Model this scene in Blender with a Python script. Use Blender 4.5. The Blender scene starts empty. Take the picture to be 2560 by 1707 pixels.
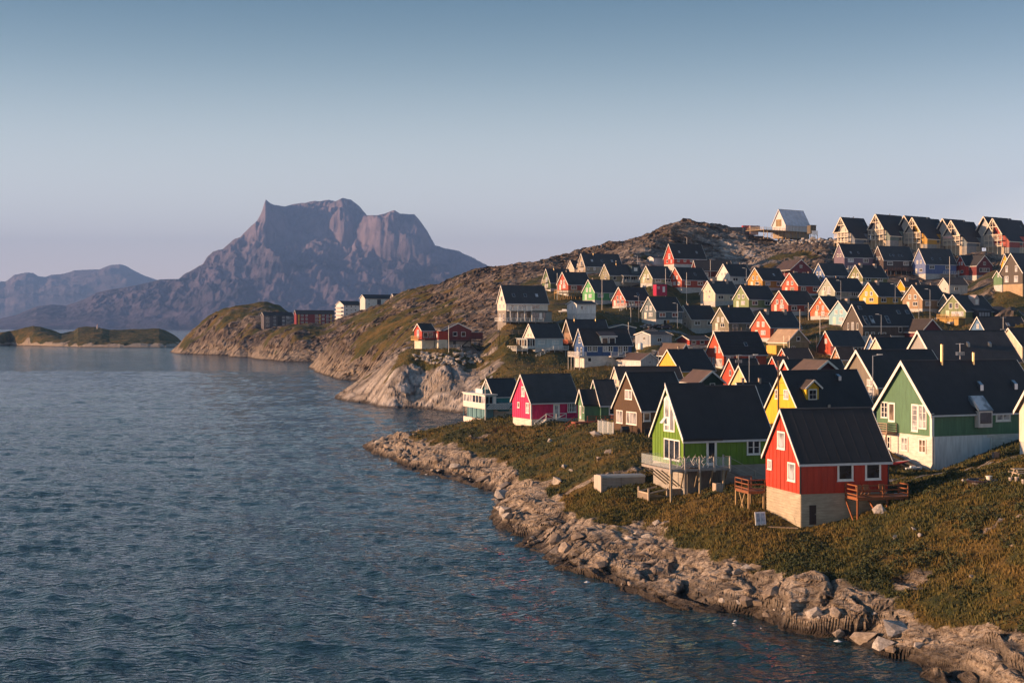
import bpy, math, random
import numpy as np
from mathutils import Vector, Matrix

R = math.radians
SC = bpy.context.scene
COL = SC.collection
random.seed(7)

# ------------------------------------------------------------------ camera, world, sun, exposure
CAMH = 22.0          # metres above the sea
F = 2560 * 50 / 36   # focal length in photograph pixels (50 mm lens)
HOR = 816.0          # photograph row of the horizon
cam = bpy.data.cameras.new('camera')
cam.lens = 50; cam.sensor_width = 36
cam.shift_y = -(853.5 - HOR) / 2560
cam.clip_start = 1; cam.clip_end = 80000
camo = bpy.data.objects.new('camera', cam); COL.objects.link(camo)
camo.location = (0, 0, CAMH); camo.rotation_euler = (R(90), 0, 0)
SC.camera = camo

SUN_AZ, SUN_EL = -10.0, 9.5   # degrees behind the picture plane, sun stands to the left
W = bpy.data.worlds.new('World'); SC.world = W; W.use_nodes = True
def build_world():
    nt = W.node_tree; nt.nodes.clear(); N = nt.nodes.new; L = nt.links.new
    out = N('ShaderNodeOutputWorld'); bg = N('ShaderNodeBackground')
    sky = N('ShaderNodeTexSky'); sky.sky_type = 'NISHITA'; sky.sun_disc = False
    sky.sun_elevation = R(SUN_EL); sky.sun_rotation = R(-(90 - SUN_AZ))
    sky.air_density = 1.0; sky.dust_density = 0.6; sky.ozone_density = 2.0; sky.altitude = 0
    # the evening air: a rosy grey band on the horizon that passes into deep blue overhead, the same all round
    tc = N('ShaderNodeTexCoord'); sep = N('ShaderNodeSeparateXYZ'); L(tc.outputs['Generated'], sep.inputs[0])
    ramp = N('ShaderNodeValToRGB'); cr = ramp.color_ramp; cr.interpolation = 'B_SPLINE'
    L(sep.outputs['Z'], ramp.inputs[0])
    stops = SKY_STOPS
    cr.elements[0].position = stops[0][0]; cr.elements[0].color = (*stops[0][1], 1)
    cr.elements[1].position = stops[-1][0]; cr.elements[1].color = (*stops[-1][1], 1)
    for p, c in stops[1:-1]:
        e = cr.elements.new(p); e.color = (*c, 1)
    sc_ = N('ShaderNodeVectorMath'); sc_.operation = 'SCALE'; sc_.inputs['Scale'].default_value = SKY_GAIN
    L(ramp.outputs[0], sc_.inputs[0])
    mix = N('ShaderNodeMix'); mix.data_type = 'RGBA'; mix.inputs[0].default_value = SKY_MIX
    L(sky.outputs[0], mix.inputs[6]); L(sc_.outputs[0], mix.inputs[7])
    L(mix.outputs[2], bg.inputs[0]); bg.inputs[1].default_value = 0.1
    L(bg.outputs[0], out.inputs[0])
SKY_GAIN = 11.8; SKY_MIX = 0.94
SKY_STOPS = [(0.0, (.80, .62, .60)), (.035, (.74, .615, .60)), (.075, (.55, .54, .51)), (.13, (.325, .37, .37)),
             (.18, (.125, .19, .22)), (.235, (.030, .080, .115)), (.42, (.028, .08, .13)), (1.0, (.025, .065, .12))]
build_world()

sun = bpy.data.lights.new('sun', 'SUN'); sun.energy = 5.0; sun.angle = R(0.6); sun.color = (1.0, .60, .34)
suno = bpy.data.objects.new('sun', sun); COL.objects.link(suno)
SDIR = Vector((-math.cos(R(SUN_AZ)) * math.cos(R(SUN_EL)), math.sin(R(SUN_AZ)) * math.cos(R(SUN_EL)), math.sin(R(SUN_EL))))
suno.rotation_euler = (-SDIR).to_track_quat('-Z', 'Y').to_euler()
suno.location = (-300, 0, 200)

vs = SC.view_settings
vs.view_transform = 'Standard'; vs.look = 'None'; vs.gamma = 1; vs.exposure = 0.9; vs.use_curve_mapping = False
SC.render.engine = 'CYCLES'
SC.cycles.use_denoising = True
SC.cycles.max_bounces = 5; SC.cycles.volume_bounces = 0; SC.cycles.diffuse_bounces = 2; SC.cycles.glossy_bounces = 2
SC.cycles.transparent_max_bounces = 8; SC.cycles.caustics_reflective = False; SC.cycles.caustics_refractive = False

# ------------------------------------------------------------------ helpers
def P(px, py, D):
    return Vector(((px - 1280) / F * D, D, CAMH + (HOR - py) / F * D))

class MB:
    """collects boxes, prisms, bars and tubes into ONE mesh"""
    def __init__(s): s.v = []; s.f = []; s.smooth = False
    def poly(s, pts):
        b = len(s.v); s.v += [tuple(p) for p in pts]; s.f.append(tuple(range(b, b + len(pts)))); return s
    def box(s, x0, x1, y0, y1, z0, z1):
        b = len(s.v)
        s.v += [(x0,y0,z0),(x1,y0,z0),(x1,y1,z0),(x0,y1,z0),(x0,y0,z1),(x1,y0,z1),(x1,y1,z1),(x0,y1,z1)]
        s.f += [(b,b+3,b+2,b+1),(b+4,b+5,b+6,b+7),(b,b+1,b+5,b+4),(b+1,b+2,b+6,b+5),(b+2,b+3,b+7,b+6),(b+3,b,b+4,b+7)]
        return s
    def prism(s, pts, d):
        """closed polygon pts swept by vector d"""
        n = len(pts); b = len(s.v); d = Vector(d)
        s.v += [tuple(p) for p in pts] + [tuple(Vector(p) + d) for p in pts]
        nrm = Vector((0,0,0))
        for i in range(n):
            a, c = Vector(pts[i]), Vector(pts[(i+1) % n]); nrm += a.cross(c)
        if nrm.dot(d) > 0: lo = tuple(range(b+n-1, b-1, -1)); hi = tuple(range(b+n, b+2*n)); fl = False
        else: lo = tuple(range(b, b+n)); hi = tuple(range(b+2*n-1, b+n-1, -1)); fl = True
        s.f += [lo, hi]
        for i in range(n):
            j = (i+1) % n; q = (b+i, b+j, b+n+j, b+n+i)
            s.f.append(q if not fl else q[::-1])
        return s
    def bar(s, p, q, w, h=None):
        """straight beam of rectangular section from p to q"""
        h = h or w; p = Vector(p); q = Vector(q); d = q - p
        up = Vector((0,0,1)) if abs(d.normalized().z) < .95 else Vector((0,1,0))
        a = d.cross(up).normalized() * w / 2; c = a.cross(d).normalized() * h / 2
        return s.prism([p+a+c, p-a+c, p-a-c, p+a-c], d)
    def tube(s, p, q, r, n=8, r2=None):
        p = Vector(p); q = Vector(q); d = q - p; r2 = r if r2 is None else r2
        up = Vector((0,0,1)) if abs(d.normalized().z) < .95 else Vector((0,1,0))
        a = d.cross(up).normalized(); c = a.cross(d).normalized(); b = len(s.v)
        for k in range(n):
            t = 2*math.pi*k/n; s.v.append(tuple(p + (a*math.cos(t) + c*math.sin(t))*r))
        for k in range(n):
            t = 2*math.pi*k/n; s.v.append(tuple(q + (a*math.cos(t) + c*math.sin(t))*r2))
        for k in range(n):
            j = (k+1) % n; s.f.append((b+k, b+j, b+n+j, b+n+k))
        s.f += [tuple(range(b+n-1, b-1, -1)), tuple(range(b+n, b+2*n))]
        return s
    def lathe(s, c, prof, n=14):
        b = len(s.v); c = Vector(c)
        for r, z in prof:
            for k in range(n):
                t = 2*math.pi*k/n; s.v.append((c.x + r*math.cos(t), c.y + r*math.sin(t), c.z + z))
        for i in range(len(prof)-1):
            for k in range(n):
                j = (k+1) % n; s.f.append((b+i*n+k, b+i*n+j, b+(i+1)*n+j, b+(i+1)*n+k))
        s.f += [tuple(range(b+n-1, b-1, -1)), tuple(range(b+(len(prof)-1)*n, b+len(prof)*n))]
        return s
    def build(s, name, mat, parent=None, label=None):
        me = bpy.data.meshes.new(name); me.from_pydata(s.v, [], s.f); me.materials.append(mat)
        if s.smooth: me.polygons.foreach_set('use_smooth', [True]*len(me.polygons))
        return link(name, me, parent, label)

def link(name, me, parent=None, label=None):
    o = bpy.data.objects.new(name, me); COL.objects.link(o)
    if parent is not None: o.parent = parent
    if label: o['label'] = label
    return o
def tag(o, label, cat, group=None, kind=None):
    o['label'] = label
    if cat: o['category'] = cat
    if group: o['group'] = group
    if kind: o['kind'] = kind
    return o
def thing(name, loc, rz, label, cat, group=None):
    o = bpy.data.objects.new(name, None); COL.objects.link(o); o.location = loc; o.rotation_euler = (0,0,rz)
    o.empty_display_size = .3
    return tag(o, label, cat, group)
def copy_tree(o, parent=None):
    c = o.copy(); COL.objects.link(c)
    if parent is not None: c.parent = parent
    for ch in list(o.children): copy_tree(ch, c)
    return c

# ------------------------------------------------------------------ materials
MATS = {}
def newmat(name):
    m = bpy.data.materials.new(name); m.use_nodes = True
    nt = m.node_tree; b = nt.nodes['Principled BSDF']; return m, nt, b
def noise(nt, scale, detail=4, rough=.55, vec=None, dist=0):
    n = nt.nodes.new('ShaderNodeTexNoise'); n.inputs['Scale'].default_value = scale
    n.inputs['Detail'].default_value = detail; n.inputs['Roughness'].default_value = rough; n.inputs['Distortion'].default_value = dist
    if vec is not None: nt.links.new(vec, n.inputs['Vector'])
    return n
def ramp(nt, fac, stops, interp='LINEAR'):
    r = nt.nodes.new('ShaderNodeValToRGB'); c = r.color_ramp; c.interpolation = interp
    def col(x): return (x, x, x, 1) if isinstance(x, (int, float)) else (*x, 1)
    c.elements[0].position = stops[0][0]; c.elements[0].color = col(stops[0][1])
    c.elements[1].position = stops[-1][0]; c.elements[1].color = col(stops[-1][1])
    for p, k in stops[1:-1]:
        e = c.elements.new(p); e.color = col(k)
    nt.links.new(fac, r.inputs[0]); return r.outputs[0]
def mixc(nt, fac, a, b, mode='MIX'):
    m = nt.nodes.new('ShaderNodeMix'); m.data_type = 'RGBA'; m.blend_type = mode
    for sock, v in ((m.inputs[0], fac), (m.inputs[6], a), (m.inputs[7], b)):
        if hasattr(v, 'is_linked'): nt.links.new(v, sock)
        elif isinstance(v, (int, float)): sock.default_value = v
        else: sock.default_value = (*v, 1)
    return m.outputs[2]
def mth(nt, op, a, b=None, clamp=False):
    m = nt.nodes.new('ShaderNodeMath'); m.operation = op; m.use_clamp = clamp
    for i, v in enumerate((a, b)):
        if v is None: continue
        if hasattr(v, 'is_linked'): nt.links.new(v, m.inputs[i])
        else: m.inputs[i].default_value = v
    return m.outputs[0]
def bump(nt, b, h, strength, dist):
    n = nt.nodes.new('ShaderNodeBump'); n.inputs['Strength'].default_value = strength; n.inputs['Distance'].default_value = dist
    nt.links.new(h, n.inputs['Height']); nt.links.new(n.outputs[0], b.inputs['Normal'])
def mapping(nt, vec, scale, rot=(0,0,0)):
    m = nt.nodes.new('ShaderNodeMapping'); m.inputs['Scale'].default_value = scale; m.inputs['Rotation'].default_value = rot
    nt.links.new(vec, m.inputs['Vector']); return m.outputs[0]
def objco(nt):
    return nt.nodes.new('ShaderNodeTexCoord').outputs['Object']
def worldpos(nt):
    return nt.nodes.new('ShaderNodeNewGeometry').outputs['Position']

def paint(rgb, kind='paint'):
    key = (kind, tuple(round(c, 3) for c in rgb))
    if key in MATS: return MATS[key]
    m, nt, b = newmat(kind); oc = objco(nt); c = tuple(rgb)
    lo = tuple(x*.72 for x in c)
    if kind in ('paint', 'trim'):
        st = noise(nt, 1.0, 5, .65, mapping(nt, oc, (2.2, 2.2, .35)))
        k = ramp(nt, st.outputs[0], [(.34, 0), (.62, 1)])
        col = mixc(nt, k, lo if kind == 'paint' else tuple(x*.86 for x in c), c)
        nt.links.new(col, b.inputs['Base Color'])
        b.inputs['Roughness'].default_value = .62
        # fine vertical boards, too narrow to pick apart
        if kind == 'paint':
            w = nt.nodes.new('ShaderNodeTexWave'); w.wave_profile = 'SAW'; w.inputs['Scale'].default_value = 1.15
            w.bands_direction = 'X'; w.inputs['Distortion'].default_value = 0
            sx = nt.nodes.new('ShaderNodeSeparateXYZ'); nt.links.new(oc, sx.inputs[0])
            cb = nt.nodes.new('ShaderNodeCombineXYZ'); nt.links.new(mth(nt, 'ADD', sx.outputs[0], sx.outputs[1]), cb.inputs[0])
            nt.links.new(cb.outputs[0], w.inputs['Vector'])
            bump(nt, b, ramp(nt, w.outputs[0], [(0, 0), (.12, 1), (.88, 1), (1, 0)]), .35, .02)
    elif kind == 'wood':
        st = noise(nt, 1.0, 6, .7, mapping(nt, oc, (14, 14, 1.2)))
        col = mixc(nt, ramp(nt, st.outputs[0], [(.3, 0), (.7, 1)]), tuple(x*.45 for x in c), c)
        nt.links.new(col, b.inputs['Base Color']); b.inputs['Roughness'].default_value = .75
        bump(nt, b, st.outputs[0], .4, .02)
    elif kind == 'concrete':
        st = noise(nt, 1.0, 6, .65, mapping(nt, oc, (.8, .8, 5.5))); n2 = noise(nt, .7, 5, .6, oc)
        col = mixc(nt, ramp(nt, st.outputs[0], [(.35, 0), (.65, 1)]), tuple(x*.66 for x in c), c)
        col = mixc(nt, ramp(nt, n2.outputs[0], [(.4, 0), (.75, .55)]), col, tuple(x*.5 for x in c))
        nt.links.new(col, b.inputs['Base Color']); b.inputs['Roughness'].default_value = .9
        bump(nt, b, st.outputs[0], .5, .03)
    elif kind == 'roof':
        n1 = noise(nt, .55, 5, .6, oc); n2 = noise(nt, 30, 3, .6, oc)
        col = mixc(nt, ramp(nt, n1.outputs[0], [(.3, 0), (.7, 1)]), tuple(x*.8 for x in c), tuple(x*1.2 for x in c))
        nt.links.new(col, b.inputs['Base Color']); b.inputs['Roughness'].default_value = .78
        bump(nt, b, n2.outputs[0], .3, .01)
    elif kind == 'metal':
        b.inputs['Base Color'].default_value = (*c, 1); b.inputs['Metallic'].default_value = 1; b.inputs['Roughness'].default_value = .38
    elif kind == 'plastic':
        b.inputs['Base Color'].default_value = (*c, 1); b.inputs['Roughness'].default_value = .35
    MATS[key] = m; return m
def glass(tone=0):
    key = ('glass', tone)
    if key in MATS: return MATS[key]
    m, nt, b = newmat('glass')
    n = noise(nt, .9, 3, .5, objco(nt))
    base = [(.012,.013,.016), (.10,.075,.055), (.20,.20,.21)][tone]
    col = mixc(nt, ramp(nt, n.outputs[0], [(.42, 0), (.58, 1)]), base, tuple(x*2.4+.004 for x in base))
    nt.links.new(col, b.inputs['Base Color']); b.inputs['Roughness'].default_value = .06; b.inputs['IOR'].default_value = 1.6
    bump(nt, b, noise(nt, 1.3, 2, .5, objco(nt)).outputs[0], .12, .05)
    MATS[key] = m; return m
def clearglass():
    if 'clear' in MATS: return MATS['clear']
    m, nt, b = newmat('clear_glass')
    b.inputs['Base Color'].default_value = (.85, .93, .95, 1); b.inputs['Roughness'].default_value = .03
    b.inputs['Alpha'].default_value = .13
    MATS['clear'] = m; return m
WHITE = paint((.80, .77, .72), 'trim')
def white(): return WHITE
# ------------------------------------------------------------------ house table
# every house: corner column c, gable's far edge g, long wall's end r, rows of eave e, apex k, wall foot b, foundation foot fb
RED = (.44,.040,.013); RED2 = (.40,.055,.022); ORG = (.52,.062,.010); MAR = (.16,.02,.02); WHT = (.74,.72,.68)
YEL = (.72,.36,.012); OCH = (.50,.235,.02); BRI = (.72,.44,.006); OLV = (.20,.20,.075); SAGE = (.27,.29,.15); DGR = (.045,.115,.06)
BLU = (.05,.12,.28); NAV = (.035,.09,.24); GRB = (.30,.32,.34); SLT = (.10,.14,.16); BRN = (.16,.115,.075); TAN = (.33,.20,.10)
CRM = (.72,.60,.46); BEI = (.55,.45,.36); GRY = (.30,.29,.27); PUR = (.17,.12,.17); BLK = (.028,.028,.032); LBL = (.28,.50,.58)
GRN = (.09,.36,.12); TEAL = (.03,.24,.26); PNK = (.62,.016,.11); LIM = (.125,.24,.010); DKG = (.085,.19,.10); CON = (.42,.38,.32)
PAL = (.74,.50,.20); DKR = (.13,.018,.014); WD = (.15,.085,.045); CNW = (.62,.60,.57)
RF = (.021,.0185,.0185); RFB = (.035,.032,.032)
HS = []
def H(label, c, g, r, e, k, b, fb, col, **kw):
    d = dict(label=label, c=c, g=g, r=r, e=e, k=k, b=b, fb=fb, col=col, rise=4.2, W=7.0, ax='u', f=CNW, roof=RF, gw='std', lw='std', ch='', t=None, dep=8, hide=0)
    d.update(kw)
    d['D'] = kw.get('D', d['rise'] * F / (e - k))
    HS.append(d); return d

# second row from the skyline
H('purple-gabled two-storey house with blue-black long side, below the leftmost skyline balcony house', 2111,2085,2183.4,642,610.5,672,685, PUR, rise=4.3, W=7.2, lw='wide', sky2=2, D=588)
H('dark brown two-storey house standing over an open timber deck on stilts', 2208.7,2182,2285.8,649.2,616.7,676,690, (.075,.05,.045), rise=4.4, W=7.2, lw='wide', sky2=4, f=(.05,.04,.035), D=588)
H('blue two-storey house on a pale basement with two roof windows', 2313.9,2281.6,2391,658.8,622.5,684.3,702, (.12,.17,.36), rise=4.8, W=7.6, lw='wide', sky2=2, D=585)
H('orange-red left wing of the double-gabled house right of the blue house', 2414,2389.7,2442,663,639.4,688,703, RED, D=590, W=6.5, lw='one', roof=RF)
H('maroon gabled wing facing the water with a row of five white windows', 2441.6,0,2480.9,664,639.6,688,704, MAR, D=586, ax='v', gw='row', roof=RFB, t=20)
H('small yellow house peeping out behind the big brown house at right', 2524,2503,2566,660,635.7,676,690, YEL, rise=4.0, D=520, lw='none')
H('big dark brown house with four cream windows on a tall tan concrete base', 2556.6,2500.5,2660,680.6,635,709.5,744, (.085,.065,.05), D=440, W=10, gw='four', f=(.50,.36,.22))
H('small sage-green cottage at the left foot of the big brown house', 2505,2484,2512,693,678.7,712,724, (.14,.24,.12), D=448, W=6, gw='one', lw='none')
# third row
H('maroon farmhouse with black roof coloured sunlit brown and gable facing the water', 1976,0,2029,674,649.8,692,700, (.20,.035,.04), D=575, ax='v', t=20, dep=13, roof=(.07,.045,.04), gw='small', veranda=1)  # warm sunlight on the black roof is put into its brown colour
H('blue house with two pale gable windows under the purple house', 2062,2033,2121.7,687.7,659.6,704.5,712, (.04,.11,.30))
H('olive house with two square chimneys below the dark brown stilted house', 2156.8,2121.7,2218.5,692.4,663.8,704.5,716, OLV, ch='bb')
H('small pale cottage with one window and wooden terrace under the blue house', 2372,2347.6,2419,712.4,696,732,738, (.62,.58,.54), rise=3.0, D=500, W=7.5, gw='tiny', lw='one')
H('small yellow cottage with dark roof between the olive house and the white cottage', 2262.6,2243.8,2302.7,716.6,700.8,727,733, YEL, rise=3.0, D=505, W=6, gw='none', lw='one', ch='b')
H('tall red house with wooden terrace alone below the bare rock hill', 1685,1660,1764.8,645.3,611.3,660,677, RED, rise=4.9, lw='four', sky=2, gw='tall', D=590, W=8)
H('maroon house with long black roof right below the tall red house', 1742,1729,1831.7,676,652.3,692,700, DKR, D=540, gw='one', lw='wide')
H('olive-grey house with white terrace rail in front, left of the red house with white basement', 1631.5,1601,1683,695.2,666.5,707,713, SAGE, deckw=1)
H('red house on a tall white basement above the small magenta shed', 1704.6,1672.3,1770,698.4,669.7,718.2,737, RED2, sky=1, gw='two')
H('white house with two small gable windows in front of the bare grey rock', 1825.3,1792.4,1880.6,689.3,661.2,709,718, (.76,.73,.68), ch='pp', gw='slits')
H('ochre-yellow house with blank upper roof right of the white house', 1906,1869.6,1965.2,699.5,670.8,718.6,730, OCH, sky=1)
H('orange-red house with two roof pipes left of the pale green-grey house', 1994.8,1954.6,2057,712.7,683.5,732.9,742, ORG, ch='pp')
H('cream house with two broad square chimneys and grey long side', 1788,1751,1847.7,733.5,703.3,752.6,767, CRM, ch='bb', gw='slits')
H('olive-green house with dark green long side and two roof pipes', 1872,1833.4,1938,746.9,715,768.6,781, (.20,.26,.10), ch='pp')
H('brick-red house with a small balcony box on its long side, right of the olive-green house', 1970.3,1927,2038,760,727.8,778,790, RED2, box=1)
H('slate-blue house above the parked cars with white basement and open orange door', 1640,1604,1706.3,776.4,743.5,798,815, SLT, gw='std', odoor=1)
H('pale beige house with grey long side beside the parked cars', 1728.2,1690.3,1793.9,797.3,765,820.7,833, BEI, ch='pp', gw='slits')
H('olive-brown house with timber terrace and small-paned windows', 1821.7,1780.3,1893.4,805.3,770,826,833, (.17,.15,.09), ch='p', deckt=1, lw='grid')
H('orange-red house with two big square chimneys behind the unfinished timber cabin', 1925.3,1878,2001.8,817.5,780.3,845,858, ORG, ch='bb')
H('bright orange house with a flying balcony left of the light blue house', 2073.6,2026,2110,776,742,790,800, (.72,.10,.012), gw='three', deckw=1, W=7.5)
H('grey-green house with row of windows on the long side, above the bright orange house', 2087.5,2046,2163.8,727.5,696,742,752, (.36,.37,.30), lw='row', ch='p')
H('golden yellow house with one broad chimney and shaded lower gable', 2195,2148.3,2256.4,739.6,707.3,760.6,768, YEL, ch='b')
H('tan-brown house with two roof pipes on a white base', 2306,2256.4,2367.2,748,713.8,771.8,781, TAN, ch='pp')
H('light blue house with white lower trim left of the large dark house', 2120.6,2072.8,2183,786,753.3,811,818, LBL, ch='b', lw='none', D=424, W=7)
H('large dark brown house with ten roof windows and a tall narrow gable window', 2157.4,2106.8,2291.7,813.3,762.5,839.4,845, (.09,.068,.052), rise=5.4, W=9.5, gw='hall', lw='low', sky=9)
H('maroon garage with brown roof and one square window right of the large dark house', 2304.5,0,2355.5,829,799.5,846,850, (.14,.025,.03), D=375, ax='v', t=18, dep=9, roof=(.045,.035,.032), gw='one')
H('moss-green gabled house over an orange-lit timber deck', 2414,2351,2486,776.7,739,793,812, (.17,.21,.085), rise=4.8, W=8.5, gw='four2', lw='none', deckl=1, dormw=1, f=(.5,.36,.15), D=415)
H('grey-beige gabled house half hidden behind the moss-green house', 2384,2338.5,2420,772,737,796,806, (.34,.29,.24), D=435, W=9, gw='two', lw='none')
H('blue gable with one small-paned window poking over the grey gable roofs', 2464,2425.6,2570,827.7,793.7,850,858, (.10,.20,.36), rise=4.2, D=360, gw='mid', lw='none', sky=1)
H('cream gabled house behind the tall orange flue at the right edge', 2556,2490,2640,866,822,905,912, (.70,.56,.42), D=330, W=10, gw='none', lw='none', rise=4)
# red cluster in the middle
H('red house with glazed sun room in front, right of the unfinished cabin', 2084.4,2046,2164,866,828.8,886,893, (.48,.06,.02), D=370, gw='mid', lw='none', sunroom=1)
H('small timber-brown gable just right of the maroon gable', 2103,2080.8,2140,898,870.3,905,910, (.38,.20,.10), D=290, W=5, rise=2.6, gw='mid', lw='none')
H('small blue gable with one white window left of the small cream gable', 2196,2162,2240,880,839.4,900,905, (.06,.13,.30), D=320, gw='mid', lw='none')
H('small cream gable with a shelf under its peak', 2216,2166,2310,893,846.2,905,910, (.68,.55,.42), D=300, gw='none', lw='none')
H('blank pale grey gable under the widest dark roof', 2340,2258,2550,904,829,925,930, (.36,.34,.32), D=270, W=12, gw='none', lw='none', rise=5.9, barge=.42, vents=1)
H('blank taupe gable behind the street lamp, left of the big green house', 2196,2098,2376,965,878.1,1003,1010, (.20,.165,.125), D=222, W=11, gw='door2', lw='none', barge=.36, rise=5.4)
H('red house with stepped black roof and one large roof window', 1809.4,1764.8,1915.7,885.9,832,914,925, (.48,.065,.018), rise=5.2, W=8.5, gw='stripe', lw='grn', sky=1, steps=1)
H('small grey shed with shallow roof left of the low red building', 1627,1588,1679.7,837.8,830,862,866, (.36,.40,.44), D=400, W=8, rise=1.6, gw='slit1', lw='one')
H('low red building with flat gable on the road behind the striped roof', 1724,1692,1776,850,840,862,866, (.40,.04,.02), D=400, W=9, rise=1.8, gw='none', lw='low2')
H('brown-roofed house with dark gable to the front behind the yellow gable', 1698,0,1730,888,861.4,912,918, (.03,.05,.05), D=345, ax='v', t=22, dep=12, roof=(.10,.065,.05), gw='none')
H('white low house with brown roof and white gable to the front', 1602,0,1645,901,885,917,922, (.62,.62,.62), D=345, ax='v', t=30, dep=11, roof=(.085,.055,.05), gw='slits')
H('yellow gabled house with two grey gable windows and a tall pipe', 1700,1640,1786,926.7,875.7,950,957, (.80,.42,.012), rise=5.0, D=330, W=8.5, gw='lowtwo', lw='none', ch='p')
H('cream gable at the left end of the long black roof', 1548,1530,1705,948,918.7,965,971, (.70,.58,.46), D=292, W=6, rise=3.0, gw='slit1', lw='none', beacons=1)
H('red narrow gable with tiny window below the striped-roof house', 1845,1806,1908,943,899,965,972, (.46,.06,.022), D=300, W=7.5, rise=4, gw='tinyh', lw='none', ch='p')
H('pale yellow gable with narrow shaded window under the street lamp', 1892,1808,1975,1003,917,1015,1020, PAL, D=240, W=9, rise=6, gw='mid', lw='none')
H('small scarlet gable tucked under the pale yellow one', 1868,1822,1942,1012,961,1025,1030, (.62,.03,.015), D=205, W=5.5, rise=3, gw='mid', lw='none', ch='pp')
H('red gable with grey roof left of the sun-room house', 1970,1944,2031.6,899,872.5,918,924, (.60,.075,.02), D=335, W=6.5, rise=3, gw='tinyh', lw='none')
H('small red gable with brown roof left of the tiny yellow gable', 1943,1923,1975,915,892.7,925,930, (.58,.06,.02), D=320, W=5, rise=2.5, gw='none', lw='none', roof=(.05,.035,.032))
H('tiny yellow gable in the middle of the red gables', 1968,1954,1975,916,901,925,930, PAL, D=300, W=4, rise=1.7, gw='mid', lw='none')
H('red gable deep inside broad cream bargeboards behind the bright yellow house', 1992,1938,2125,958,901.6,978,984, (.58,.06,.02), D=270, W=8, rise=4.4, gw='none', lw='none', barge=.4)
H('dark maroon dormer gable rising right of the broad cream bargeboards', 2033.7,0,2100,932,903.3,945,950, (.09,.018,.02), D=245, ax='v', t=16, dep=8, roof=(.11,.075,.06), gw='none', barge=.34)
H('dark green gable to the front with one window, behind the brown wooden house', 1748,0,1808,956,929.4,1000,1006, (.018,.05,.035), D=250, ax='v', t=18, dep=7, roof=(.10,.065,.055), gw='one', barge=.3)
H('unfinished olive timber cabin with plank roof and yellow lean-to', 1968.8,0,2022,855,824.6,872,880, (.22,.19,.10), D=372, ax='v', t=20, dep=10, roof=(.38,.26,.17), gw='cab', scaff=1)
# hillside at the left
H('large white three-level house with long terrace at the left of the village', 1265,1243.4,1369.9,757,716,776,809, (.72,.66,.56), rise=4.9, W=7.5, sky=3, gw='hall2', lw='three', f=(.30,.27,.24), big=1)
H('white boxy shed with two small windows below the boat', 1442,1417.7,1490,760.7,753.5,783,798, (.74,.74,.73), D=430, W=7, rise=1.1, gw='slit1', lw='pair', f=(.66,.66,.66))
H('bright green house with teal long side and white base', 1486.8,1456.4,1547.4,729.5,700.4,750,764, GRN, ch='pp')
H('coral-red house behind the orange-lit timber deck', 1420.5,1393.3,1477.2,710,681.7,726,742, RED2, ch='pp', decko=1)
H('dark green gabled house with a glowing flue above the coral-red house', 1376.3,1356,1430.5,706,673.6,721,730, (.10,.15,.06), W=7.5, D=540, gw='balc', lw='none', ch='m')
H('beige gabled house with balconies and a tall glowing flue on the hill', 1463.4,1444.3,1554.8,665.3,635.3,680.6,686, (.38,.31,.23), D=570, W=7.5, gw='balc', lw='low3', ch='m', sky=3)
H('little cream gable attached left of the balcony house', 1436,1418,1450,671,652.5,686,692, (.55,.45,.36), D=585, W=6, rise=3, gw='none', lw='none')
H('olive-grey house with dark dormer and long white veranda', 1524,1500.6,1609,687.6,662,704,716, (.24,.22,.14), D=540, W=7, gw='slits', lw='ver', dorm=1, ch='t')
H('red house with white slanting terrace rails on white piles', 1564,1531,1626.5,749.7,719.5,765,770, RED2, sky=1, gw='two', rails=1, f=(.6,.58,.55), piles=1)
H('cream-gabled house with pale blue long side and glazed porch on stilts', 1338,1309.3,1407,844.7,811,869,887, (.70,.62,.54), D=400, W=8, gw='slits', lw='grid2', porch=1, longc=(.42,.52,.56))
H('brown timber house with a wooden gable balcony behind the blue and white house', 1433.6,1403.9,1526,849.6,800.7,895,905, (.13,.085,.05), D=412, W=9, gw='none', lw='none', roof=(.032,.03,.032), ch='mm', balcr=1, barge=.3)
H('navy blue house on a white basement with a two-window dormer and white stairs', 1460.2,1436.4,1579.3,862.8,823.5,890,920.8, NAV, D=352, W=7.5, gw='hall3', lw='blue', f=(.78,.72,.66), bluew=1)
H('dark blue garage with flat white gable line above the road', 1524,0,1589,820,812,841,846, (.03,.06,.09), D=430, ax='v', t=10, dep=9, gw='none')
H('pale long shed in front of the bare rock left of the tall red house', 1634,1620,1665,646,642.5,660,664, (.62,.64,.66), D=600, W=6, rise=.6, gw='none', lw='none')
# near row above the shore
H('red left wing of the long shore house with orange timber balcony', 1054.6,1035.8,1086,826.5,810.6,849.4,873, RED, D=420, rise=2.0, W=5.2, gw='mid2', lw='pair2', f=(.78,.70,.56), balco=1)
H('maroon main wing of the shore house with a wide white-edged gable to the front', 1110.6,0,1178.5,826,809,850.5,873, (.19,.03,.03), D=424, ax='v', t=16, dep=7, gw='shore', f=(.62,.62,.62), roof=(.04,.032,.034), shore=1)
H('teal house by the water with a glazed white porch and a flagpole', 1235.2,1202,1300,991,949,1025,1047, TEAL, D=262, rise=3.1, W=7, gw='tealg', lw='teal', f=(.72,.62,.52), tealx=1)
H('hot pink house with dark shingle roof and white entrance steps', 1328.3,1281.6,1445.7,1005,939.5,1048,1066, PNK, D=232, W=7, gw='px', lw='px', f=(.78,.72,.62), pink=1, roof=(.045,.042,.042))
H('dark green cottage with a steep little entrance wing and rusty steps', 1503,1472,1546,1011.5,953,1046.7,1055, DKG, D=222, rise=3.7, W=6.5, gw='px', lw='px', annex=1)
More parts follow.
